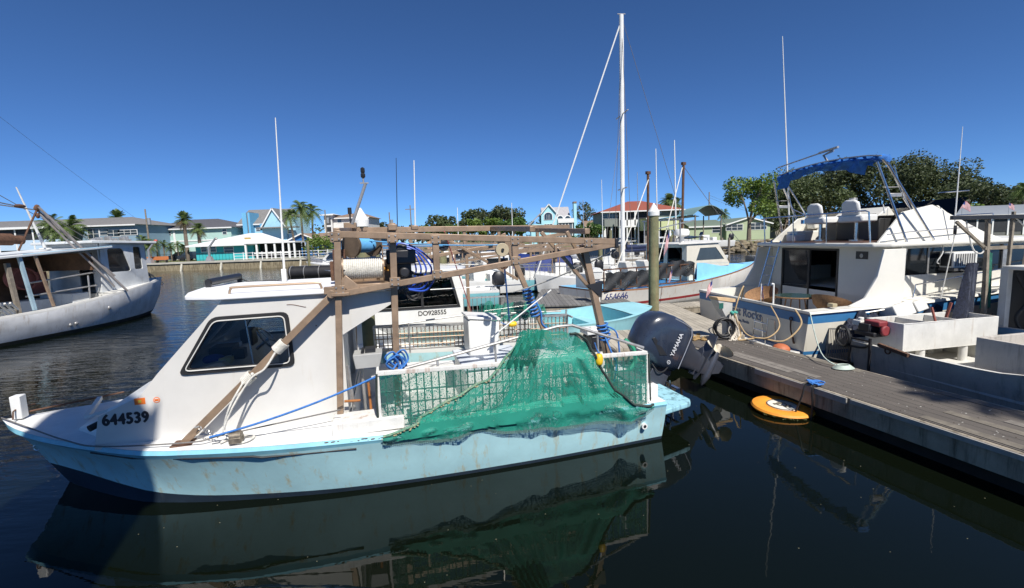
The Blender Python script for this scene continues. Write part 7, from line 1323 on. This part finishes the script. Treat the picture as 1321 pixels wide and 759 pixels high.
oaks = ((566, 277, 118, 3, 'pale thin crowned tree at the left end of the oak grove', OAK), (585, 279, 108, 4.6, 'low spreading oak, left part of the grove behind the truss', OAK), (602, 272, 112, 5.2, 'oak with a loose crown, second in the grove behind the truss', OAK), (622, 270, 112, 5.2, 'oak in the middle of the grove behind the pale pole', OAKD), (645, 265, 110, 5.8, 'tallest oak of the grove, left of the light blue house', OAKD), (659, 268, 112, 4.6, 'oak on the right shoulder of the grove', OAK), (611, 284, 104, 3.8, 'yellow green low tree at the front of the grove', GRN), (634, 283, 103, 3.6, 'fresh green low tree at the front centre of the grove', GRN), (660, 283, 102, 3.6, 'dense dark green tree at the front right of the grove', PINE), (674, 281, 103, 3.4, 'conical green tree next to the light blue house', PINE), (578, 290, 100, 4, 'green bush at the left foot of the grove', PINE), (545, 291, 112, 5, 'low green tree line piece left of the grove', PINE), (520, 292, 118, 5, 'low dark tree left of the far utility pole', OAKD))
for k, (px, py, Y, hw, lb, mt) in enumerate(oaks): tree(lb, px, 0, py, Y, hw, mt, 60+k, .42, 2000, 9, .3, .62, name='oak_tree' if mt in (OAK, OAKD) else 'tree')['group'] = 'trees of the far grove'
tree('tall airy tree with a bare trunk right of the light blue house', 757, 0, 262, 128, 4.6, OAKD, 81, .4, 900, 7, .35, .5); tree('bright green bush between the light blue and the red roofed house', 762, 0, 286, 95, 3.6, PINE, 82, .35, 1600, 7, .1, .85); tree('round green bush right next to the light blue house porch', 750, 0, 290, 98, 2.2, PINE, 83, .3, 900, 6, .1, .9); tree('small far tree left of the terracotta roof', 775, 0, 280, 125, 3.5, OAK, 84, .4, 700, 6)
palm('shaggy sabal palm behind the right slope of the terracotta roof', 862, 253, 0, 104, 3.0, n=60, trunk=.3, fan=True, seed=85, dry=1, droop=.9); palm('second shaggy palm close behind the first at the terracotta roof', 872, 257, 0, 106, 2.8, n=50, trunk=.3, fan=True, seed=86, droop=.9); palm('small coconut palm behind the ridge of the pale green house', 934, 271, 0, 104, 2.6, n=30, seed=87)
tree('leaning green tree with open lobes before the pale green house', 966, 0, 228, 80, 4.6, GRN, 88, .36, 3600, 12, .42, .66, lean=.0, name='tree')
big = ((1003, 232, 104, 6.5, OAK), (1020, 222, 108, 7.5, OAK), (1046, 226, 104, 8, OAK), (1072, 214, 106, 8.5, OAKD), (1104, 208, 104, 9, OAKD), (1138, 205, 104, 9.5, OAKD), (1172, 205, 102, 9.5, OAKD), (1203, 212, 102, 9, OAKD), (1228, 226, 98, 7.5, OAKD))
LB_ = ('leftmost big oak behind the cruiser radar arch', 'second big oak seen through the left leg of the radar arch', 'broad grey green oak under the left half of the blue canvas', 'dark oak behind the flybridge seats', 'dark oak rising under the middle of the blue canvas', 'tall dark oak just right of the blue canvas end', 'tallest dark oak right of the radar arch', 'dark oak behind the right whip antenna', 'last big oak sloping down right of the cruiser')
for k, (px, py, Y, hw, mt) in enumerate(big): tree(LB_[k], px, 0, py, Y, hw, mt, 100+k, .42, 6000, 15, .5, .74, name='oak_tree')['group'] = 'big oaks behind the cruiser'
for k, (px, py, Y, hw, lb) in enumerate(((1010, 268, 96, 5, 'dark low tree behind the brown roofed house'), (1250, 234, 84, 5.5, 'dark round tree over the screened building, left end'), (1272, 238, 84, 5.5, 'dark round tree over the screened building, before the palm'), (1296, 242, 84, 5.5, 'dark tree over the screened building near the right border'), (1330, 240, 82, 6, 'dark tree cut by the right border of the view'), (1240, 262, 74, 3.0, 'low green shrub left of the screened building'))): tree(lb, px, 0, py, Y, hw, OAKD if k < 5 else GRN, 120+k, .42, 2600, 11, .35, .8, name='tree')
palm('green palm above the screened building at the right border', 1316, 236, 0, 70, 2.6, n=50, trunk=.2, seed=130, mat_=PALM)
# distant woods closing the horizon
rnd = random.Random(5); m = MB()
for k in range(9000):
    x = rnd.uniform(-230, 330); y = 150+rnd.uniform(0, 25); h = 5.5+2.2*math.sin(x*.07)+1.6*math.sin(x*.19+1)+rnd.uniform(-.6, .6); z = 1+h*rnd.random()**.6; s_ = rnd.uniform(.6, 1.2); u = Vector((rnd.gauss(0, 1), rnd.gauss(0, 1), rnd.gauss(0, 1))).normalized()*s_; v = u.orthogonal().normalized()*s_*.8; p = Vector((x, y, z)); m.face([p-u*.5, p-v*.5, p+u*.5, p+v*.5])
tag(m.build('woods', OAKD, None), 'low dark band of distant woods along the horizon', 'woods', kind='stuff')
palm('unseen palm added behind the viewer, to the right, to shade the near dock end', 9.75, 10.3, 0, -2.0, 1.5, n=34, seed=400, trunk=.12, droop=.8, z0=.4)  # unseen palm, added so its crown shades the near end of the dock
# ------------------------------------------------------------------ the crowd of moored boats in mid distance
AQ = M('aqua hull', (.22, .52, .56), rough=.4, var=.08); NVH = M('navy hull', (.02, .04, .14), rough=.3, var=.1); CRH = M('cream hull', (.60, .55, .42), rough=.4); GRT = M('grey tube', (.3, .3, .3), rough=.4, metal=.6)
def outb(par, x, y=0, col=None):
    m = MB(); m.loft([[(x-.1+a*.28, y+b_*.2, z) for a, b_ in ((-1, -.8), (1, -.8), (1.1, .8), (-1, .8))] if False else [(x-.15+.30*q*math.cos(k*.785), y+.20*q*math.sin(k*.785), z) for k in range(8)] for q, z in ((.55, .75), (1, .9), (1, 1.25), (.6, 1.42))], smooth=False); m.bx(x-.2, x-.05, y-.07, y+.07, -.1, .8); m.build('outboard', col or BLACKP, par, bev=.02)
def motorboat(label, px, py, ang, L=6.5, hull_m=WHITE, kind='console', top=True, seed=0, fr=.85, name='motor_boat', group='boats moored in the middle distance', ob=None, pos=None):
    rnd = random.Random(seed); p = pos or atz(px, py, 0); t = thing(name, label, 'boat', (p[0], p[1], 0), ang, group); b_ = L*.17
    g = [(0, b_*.95, fr*.85), (L*.4, b_, fr*.9), (L*.75, b_*.75, fr*1.1), (L*.95, b_*.2, fr*1.35), (L, 0, fr*1.4)]
    hm, R_ = hull_mesh([g, [(x, y, z-.1) for x, y, z in g], [(x*.95, y*.85, .1) for x, y, z in g], [(x*.9, 0, -.25) for x, y, z in g]], [0, 1, 1], N=14); hm.build('hull', [WHITE, hull_m], t, smooth=30); deck_mesh(R_[0], L*.62, w=.18, sole=.3, lip=.003).build('deck', WHITE, t)
    if kind == 'console':
        m = MB(); m.bx(L*.38, L*.5, -.4, .4, .3, 1.35); m.bx(L*.26, L*.33, -.45, .45, .3, 1.1); m.build('console', WHITE, t, bev=.04); m = MB(); m.panel([(-.38, 1.36), (.38, 1.36), (.33, 1.7), (-.33, 1.7)], [], lambda u, v, w: (L*.5-(v-1.36)*.4+w, u, v), .02); m.build('windscreen', DGLASS, t)
    if kind == 'cabin':
        m = MB(); m.loft([[(L*.36, y, fr*.9), (L*.36, y*.92, 2.1), (L*.60, y*.9, 2.1), (L*.70, y*.85, 1.45), (L*.72, y*.7, fr)] for y in (-b_*.8, b_*.8)], smooth=False); m.build('cabin', WHITE, t, bev=.03); m = MB()
        for s_ in (1, -1): m.panel([(L*.40, 1.45), (L*.40, 1.95), (L*.585, 1.95), (L*.65, 1.45)], [], lambda u, v, w, s_=s_: (u, s_*(b_*.8-(v-fr*.9)*.06*b_-.02+w), v), .03)
        m.build('side_window', DGLASS, t); m = MB(); m.bx(L*.32, L*.63, -b_*.85, b_*.85, 2.11, 2.17); m.build('roof', WHITE, t, bev=.02)
    if kind == 'skimmer':
        m = MB(); m.bx(L*.5, L*.72, -b_*.7, b_*.7, .7, 2.0); m.build('cabin', WHITE, t, bev=.05); m = MB(); m.bx(L*.53, L*.69, -b_*.7-.02, b_*.7+.02, 1.35, 1.85); m.build('side_window', DGLASS, t)
        for s_ in (1, -1):
            m = MB(); m.beam((L*.5, s_*b_, 2.7), (-.5, s_*b_, 2.5), .07, .07); m.beam((L*.5, s_*b_, 2.2), (-.5, s_*b_, 2.45), .06, .06); [m.beam((x, s_*b_, .7), (x, s_*b_, 2.7), .05, .05) for x in (L*.5, L*.15)]; m.build('outrigger_truss', BRONZE, t)
            m = MB(); m.beam((L*.45, s_*b_*1.05, 1.35), (0, s_*b_*1.05, 1.3), .05, .05); [m.tube([(L*.45*k/12, s_*b_*1.05, .7), (L*.45*k/12, s_*b_*1.05, 1.32)], .012, 4) for k in range(13)]; m.build('side_cage', GRT, t)
    if kind == 'tarp':
        m = MB(); rnd2 = random.Random(seed); m.loft([[(L*q, -b_*.9, fr*.9), (L*q, -b_*.7, 1.5+h_), (L*q, 0, 1.7+h_), (L*q, b_*.7, 1.5+h_), (L*q, b_*.9, fr*.9)] for q, h_ in ((.02, 0), (.2, .15), (.4, .05), (.6, .2), (.75, -.1))], closed=False, caps=False, smooth=False); m.build('tarpaulin', M('navy tarp', (.012, .03, .16), rough=.6, var=.3, bump=.5, bscale=6), t)
    if kind == 'sail':
        m = MB(); m.tube([(L*.55, 0, .9), (L*.55, 0, .9+L*1.2)], .07, 8); m.build('mast', WHITE, t); m = MB(); m.loft([[(L*.3, y, fr), (L*.33, y, fr+.45), (L*.65, y*.7, fr+.4), (L*.72, y*.6, fr)] for y in (-b_*.6, b_*.6)], smooth=False); m.build('coachroof', WHITE, t, bev=.04)
    if top:
        m = MB(); m.loft([[(L*.28+L*.3*k/6, y, 2.35+.12*math.sin(math.pi*k/6)+dz) for k in range(7)] for y, dz in ((-b_*.75, 0), (0, .08), (b_*.75, 0))], closed=False, caps=False); m.loft([[(L*.28+L*.3*k/6, y, 2.30+.12*math.sin(math.pi*k/6)+dz) for k in range(7)] for y, dz in ((-b_*.75, 0), (0, .08), (b_*.75, 0))], closed=False, caps=False); m.build('t_top', rnd.choice([WHITE, NAVY, WHITE, CANV]), t); m = MB(); [m.tube([(x, s_*b_*.6, .4), (x, s_*b_*.7, 2.32)], .025, 6) for x in (L*.3, L*.55) for s_ in (1, -1)]; m.build('top_frame', STEEL, t)
    m = MB(); m.tube([(L*.55, b_*.8, fr+.3), (L*.8, b_*.55, fr+.55), (L*.97, 0, fr+.75), (L*.8, -b_*.55, fr+.55), (L*.55, -b_*.8, fr+.3)], .018, 5); [m.tube([(L*q, s_*b_*w_, fr*.95), (L*q, s_*b_*w_, fr+h_)], .014, 4) for q, w_, h_ in ((.6, .78, .32), (.8, .55, .53)) for s_ in (1, -1)]; m.build('bow_rail', STEEL, t)
    if kind not in ('sail',): outb(t, 0, col=ob or rnd.choice([BLACKP, WHITE, BLACKP]))
    return t
F = [  # label, px, waterline py, heading, length, hull, kind, top
 ('low aqua boat just beyond the far side cage of the near boat', 640, 392, 190, 7.0, AQ, 'none', False),
 ('long aqua sided boat with grey rails left of the pale blue skiff', 742, 372, 184, 7.0, AQ, 'skimmer', False),
 ('skimmer boat with bronze trusses seen through the near truss, left', 605, 372, 187, 7.0, WHITE2, 'skimmer', False),
 ('second skimmer boat with trusses further back, left of the cream sheave', 618, 360, 185, 7.5, CRH, 'skimmer', False),
 ('blue tarped boat right of the slanted frame leg', 738, 363, 188, 5.5, NVH, 'tarp', False),
 ('small light blue skiff with white panels beside the numbered boat stern', 790, 384, 250, 4.0, M('light blue deck', (.22, .52, .78)), 'none', False),
 ('white cabin boat glimpsed under the truss behind the second boat', 545, 358, 175, 7.5, WHITE, 'cabin', False),
 ('white centre console boat far left behind the winch hoses', 515, 352, 170, 6.5, WHITE, 'console', True),
 ('white boat with a canopy in the second row, behind the cream sheave', 655, 352, 176, 7.5, WHITE, 'cabin', True),
 ('white boat in the second row under the end of the truss', 700, 350, 186, 7.5, WHITE, 'cabin', False),
 ('long white boat in the second row left of the tall mast', 760, 346, 184, 9.0, WHITE, 'cabin', False),
 ('white open boat moored left of the tall mast foot', 790, 352, 190, 7.0, WHITE, 'console', False),
 ('third row white boat with a dark top behind the truss', 610, 344, 180, 8.0, WHITE, 'console', True),
 ('third row white yacht near the slanted brace', 680, 341, 182, 9.0, WHITE, 'cabin', True),
 ('third row white sloop hull near the light blue house', 735, 338, 184, 9.0, WHITE, 'cabin', False),
 ('far white boat left of the terracotta roofed house', 800, 336, 184, 8.0, WHITE, 'console', True),
 ('far white boat behind the tall white capped piling', 845, 334, 186, 8.5, WHITE, 'cabin', True),
 ('white console boat with a white engine behind the radar dome', 885, 336, 200, 7.5, WHITE, 'console', True),
 ('cream boat on the far dock left of the winch', 480, 349, 180, 7.0, CRH, 'cabin', False),
 ('far white boat at the foot of the oak grove', 570, 341, 178, 8.0, WHITE, 'cabin', True),
 ('white boat with a cuddy cabin behind the foredeck of the numbered boat', 925, 339, 205, 7.5, WHITE, 'console', True),
 ('boat with aqua stripe just behind the horizontal white pole', 700, 361, 188, 6.5, AQ, 'console', False),
 ('white boat by the far dock in front of the grey stilt house', 820, 341, 195, 7.0, WHITE, 'console', False),
 ('white boat half hidden behind the mast of the sailboat', 775, 339, 180, 7.5, WHITE, 'console', True),
 ('fishing skiff with grey cages between the second boat and the red cord', 585, 382, 186, 6.5, WHITE2, 'skimmer', False),
 ('cage sided boat with bronze trusses in front of the dark tarped one', 665, 366, 186, 7.5, WHITE2, 'skimmer', False),
 ('further cage sided boat seen above the red cord', 640, 352, 184, 7.5, WHITE, 'skimmer', False),
 ('white truss boat left of the cream sheave in the second row', 590, 363, 183, 7.0, WHITE, 'skimmer', False),
 ('aqua truss boat showing between the slanted leg and its brace', 712, 358, 186, 7.0, AQ, 'skimmer', False),
 ('white skiff with a tall outboard below the yellow float line', 668, 377, 200, 5.0, WHITE, 'console', False),
 ('low white skiff close behind the pale blue skiff', 770, 366, 195, 5.5, WHITE, 'console', False),
 ('third row truss boat at the end of the near truss', 780, 346, 184, 8.0, CRH, 'skimmer', False),
 ('cream cabin boat in the third row over the blue hoses', 545, 347, 178, 7.5, CRH, 'cabin', False),
 ('white cabin cruiser right of the tall mast, beyond the black net', 835, 352, 188, 8.0, WHITE, 'cabin', False),
 ('navy hulled boat with a white canopy in the third row', 655, 345, 186, 8.0, NVH, 'cabin', True),
 ('white truss boat behind the cabin of the second boat', 530, 353, 183, 7.0, WHITE2, 'skimmer', False),
]
for k, (lb, px, py, an, L, hmt, kd, tp) in enumerate(F): motorboat(lb, px, py, an, L, hmt, kd, tp, seed=200+k)
motorboat('white flybridge style boat behind the cruiser bow at the right', 1285, 330, 150, 8, WHITE, 'cabin', True, seed=300, pos=(30, 27)); motorboat('white boat with an aqua top near the right border', 1300, 330, 170, 8, WHITE, 'cabin', True, seed=301, pos=(24.5, 22)); motorboat('small boat with a blue top behind the right hand rig', 1270, 330, 160, 7, WHITE, 'console', True, seed=302, pos=(24, 25.5))
t = motorboat('white centre console boat on a lift before the pale green house', 955, 315, 185, 6.5, WHITE, 'console', False, seed=303, pos=(23.5, 50)); t.location.z = 1.2
# raft with a sloped white panel before the green house
p = atz(1003, 334, 0); t = thing('float_platform', 'small floating platform with a sloped white panel by the rocky bank', 'platform', p, 5); m = MB(); m.bx(-2.6, 2.6, -1.2, 1.2, -.1, .35); m.build('deck', ALU, t); m = MB(); m.panel([(-1.2, .36), (1.8, .36), (1.1, 2.3), (.2, 2.3)], [], lambda u, v, w: (u, -.3+w, v), .12); m.build('panel', WHITE, t); m = MB(); m.panel([(-1.6, .36), (-.2, .36), (.1, 2.0), (-.9, 1.4)], [], lambda u, v, w: (u, .0+w, v), .8); m.build('dark_shed', BLACKP, t)
# gangway and dark rafts by the seawall
p = atz(395, 349, 0); t = thing('gangway', 'grey gangway sloping down from the seawall to a dark raft', 'gangway', p, 0); m = MB(); m.beam((-1.8, 5, 1.5), (1.6, 1.2, .6), 1.2, .1); m.build('ramp', ALU, t); m = MB(); m.bx(-1, 7, -1, 1.5, -.1, .45); m.build('raft', BLACKP, t); m = MB(); m.bx(-1.05, 7.05, -1.05, 1.55, .451, .52); m.build('raft_deck', ALU, t); m = MB(); m.beam((-1.9, 4.4, 2.4), (1.5, .6, 1.5), .05, .05); m.beam((-1.7, 5.6, 2.4), (1.7, 1.8, 1.5), .05, .05); m.build('hand_rail', STEEL, t)
p = atz(405, 356, 0); t = thing('raft', 'round black tank raft floating left of the winch frame', 'raft', p, 0); m = MB(); m.cyl((-2.2, 0, .35), (2.2, 0, .35), .62, 20); m.build('tank', BLACK, t); m = MB(); [m.torus((x, 0, .35), .64, .04, (1, 0, 0), 20, 6) for x in (-2, -.7, .7, 2)]; m.build('band', ALU, t)
p = B1M @ Vector((4.6, -3.3, 0))
# finger docks and their piles among the boats
k = 0
for px, py, L, an in ((560, 378, 9, 3), (640, 366, 10, 4), (715, 357, 12, 5), (600, 350, 14, 3), (740, 343, 16, 3), (830, 345, 10, 8), (655, 341, 16, 2), (860, 337, 14, 4)):
    p = atz(px, py, 0); t = thing('finger_dock', ('%s low timber finger dock, counted from the near ones, among the middle distance boats' % ('first', 'second', 'third', 'fourth', 'fifth', 'sixth', 'seventh', 'eighth')[k]), 'dock', p, an, 'finger docks among the boats'); k += 1
    m = MB(); m.bx(-L/2, L/2, -.6, .6, .62, .72); m.build('decking', SANDP if k % 2 else WOOD, t); m = MB(); [m.cyl((x, s_*.7, -.5), (x, s_*.7, 1.7+.5*((j*7+k) % 3)), .12, 8) for j, x in enumerate([-L/2+.3+2.6*q for q in range(int(L/2.6)+1)]) for s_ in (1, -1)]; m.build('dock_pile', WOOD, t)
    m = MB(); m.bx(-L/2, L/2, .62, .66, 1.0, 1.06); m.bx(-L/2, L/2, .62, .66, 1.5, 1.56); m.build('dock_rail', ALU, t)
rnd = random.Random(11)
for j, (px, py, h) in enumerate(((490, 372, 2.4), (524, 362, 2.6), (572, 356, 2.5), (628, 352, 2.6), (668, 350, 2.8), (752, 350, 2.7), (788, 345, 3.3), (775, 362, 2.4), (865, 345, 2.6), (905, 340, 2.5), (400, 352, 3.4), (696, 346, 2.6))):
    p = atz(px, py, 0); piling('mooring_piling', p.x, p.y, .14, h, ('bare timber piling, number %s counted from the left of those standing in the middle water' % ('two three four five six seven ten nine eleven twelve one eight'.split()[j])), cap=False, group='bare pilings in the middle water')
# pedestal at the head of the plank dock, white with a hose
t = thing('dock_pedestal', 'small white dock pedestal at the stern of the numbered boat', 'power post', (3.0, 16.6, .45), 10); m = MB(); m.loft([[(x*w, y*w, z) for x, y in ((-1, -1), (1, -1), (1, 1), (-1, 1))] for w, z in ((.13, 0), (.11, .8), (.17, .85), (.2, 1.1))], smooth=False); m.build('body', WHITE, t); m = MB(); m.panel([(-.25, 1.1), (.25, 1.1), (.1, 1.24), (-.1, 1.24)], [], lambda u, v, w: (u, -.22+w, v), .44); m.build('top', WHITE, t)
m = MB(); [m.torus((2.95, 16.3+.02*k, .8), .16+.01*k, .02, (.2, 1, 0), 16, 5) for k in range(3)]; tag(m.build('hose_coil', M('faded red hose', (.45, .12, .10)), None), 'faded red hose coiled on the small pedestal', 'hose')
# unseen board added behind the camera, outlined along the sun to shade the bow
t = thing('shade_board', 'unseen round topped board added behind the viewer to shade the bow', 'board', (0, -1.2, 0)); m = MB(); 
def up_(w, Y=-1.2): w = Vector(w); t_ = (Y-w.y)/sd.y; return ((w+sd*t_).x, (w+sd*t_).z)
top_ = [up_(B1M @ Vector(q)) for q in ((6.3, 1.0, 0), (6.15, 1.2, .3), (6.0, 1.05, 1.1))]+[up_(atz(*q)) for q in ((176, 528, 1.2), (155, 513, 1.1), (130, 508, .95), (90, 517, .9), (60, 531, .9), (40, 552, .85))]
pts = [(top_[0][0]-.1, 3.2)]+top_+[(top_[-1][0]-.35, 8.3), (top_[-1][0]-.5, 3.2)]; bxx = top_[0][0]
m = MB(); m.panel(pts, [], lambda u, v, w: (u, w, v), .12); m.build('board', WOOD, t); m = MB(); m.beam((bxx-.4, .25, -1), (bxx-.4, .25, 8), .2, .2); m.beam((bxx-1.3, .25, -1), (bxx-1.3, .25, 8), .2, .2); m.build('post', WOOD, t)
# ------------------------------------------------------------------ every repeated piece an object of its own
SPLIT = {'dark_interior', 'storage_box', 'roof_wing', 'winch_flange', 'roof_post', 'pilothouse_front', 'lead_line', 'chord_bracket', 'stilt', 'column', 'porch_post', 'porch_column', 'wheel', 'drum_flange', 'bracket', 'post', 'leg', 'step_plate', 'window_bar', 'dock_pile', 'frame_post', 'tray_divider', 'red_lever', 'deck_locker', 'roof_gear', 'tower', 'blue_bin', 'thwart', 'white_boards', 'hand_rail', 'batter_post', 'hull_fitting', 'balcony_opening', 'outrigger_truss', 'stored_booms', 'aft_bulkhead', 'side_window'} - {'aft_bulkhead', 'outrigger_truss', 'hand_rail'}
def islands(bm):
    seen = set(); out = []
    for f0 in bm.verts:
        if f0 in seen: continue
        st = [f0]; seen.add(f0); comp = []
        while st:
            v = st.pop(); comp.append(v)
            for e in v.link_edges:
                w = e.other_vert(v)
                if w not in seen: seen.add(w); st.append(w)
        out.append(comp)
    return out
for o in [o for o in list(COL.objects) if o.type == 'MESH' and o.parent and o.name.split('.')[0] in SPLIT]:
    bm = bmesh.new(); bm.from_mesh(o.data); isl = islands(bm)
    if 1 < len(isl) <= 60:
        bm.verts.index_update(); sets = [set(v.index for v in c) for c in isl]; base = o.data
        for k, s_ in enumerate(sets):
            b2 = bm.copy(); b2.verts.ensure_lookup_table(); bmesh.ops.delete(b2, geom=[v for v in b2.verts if v.index not in s_], context='VERTS')
            me = base.copy() if k else base.copy(); b2.to_mesh(me); b2.free()
            if k == 0: o.data = me
            else:
                c = o.copy(); c.data = me; COL.objects.link(c)
                for ch in []: pass
    bm.free()
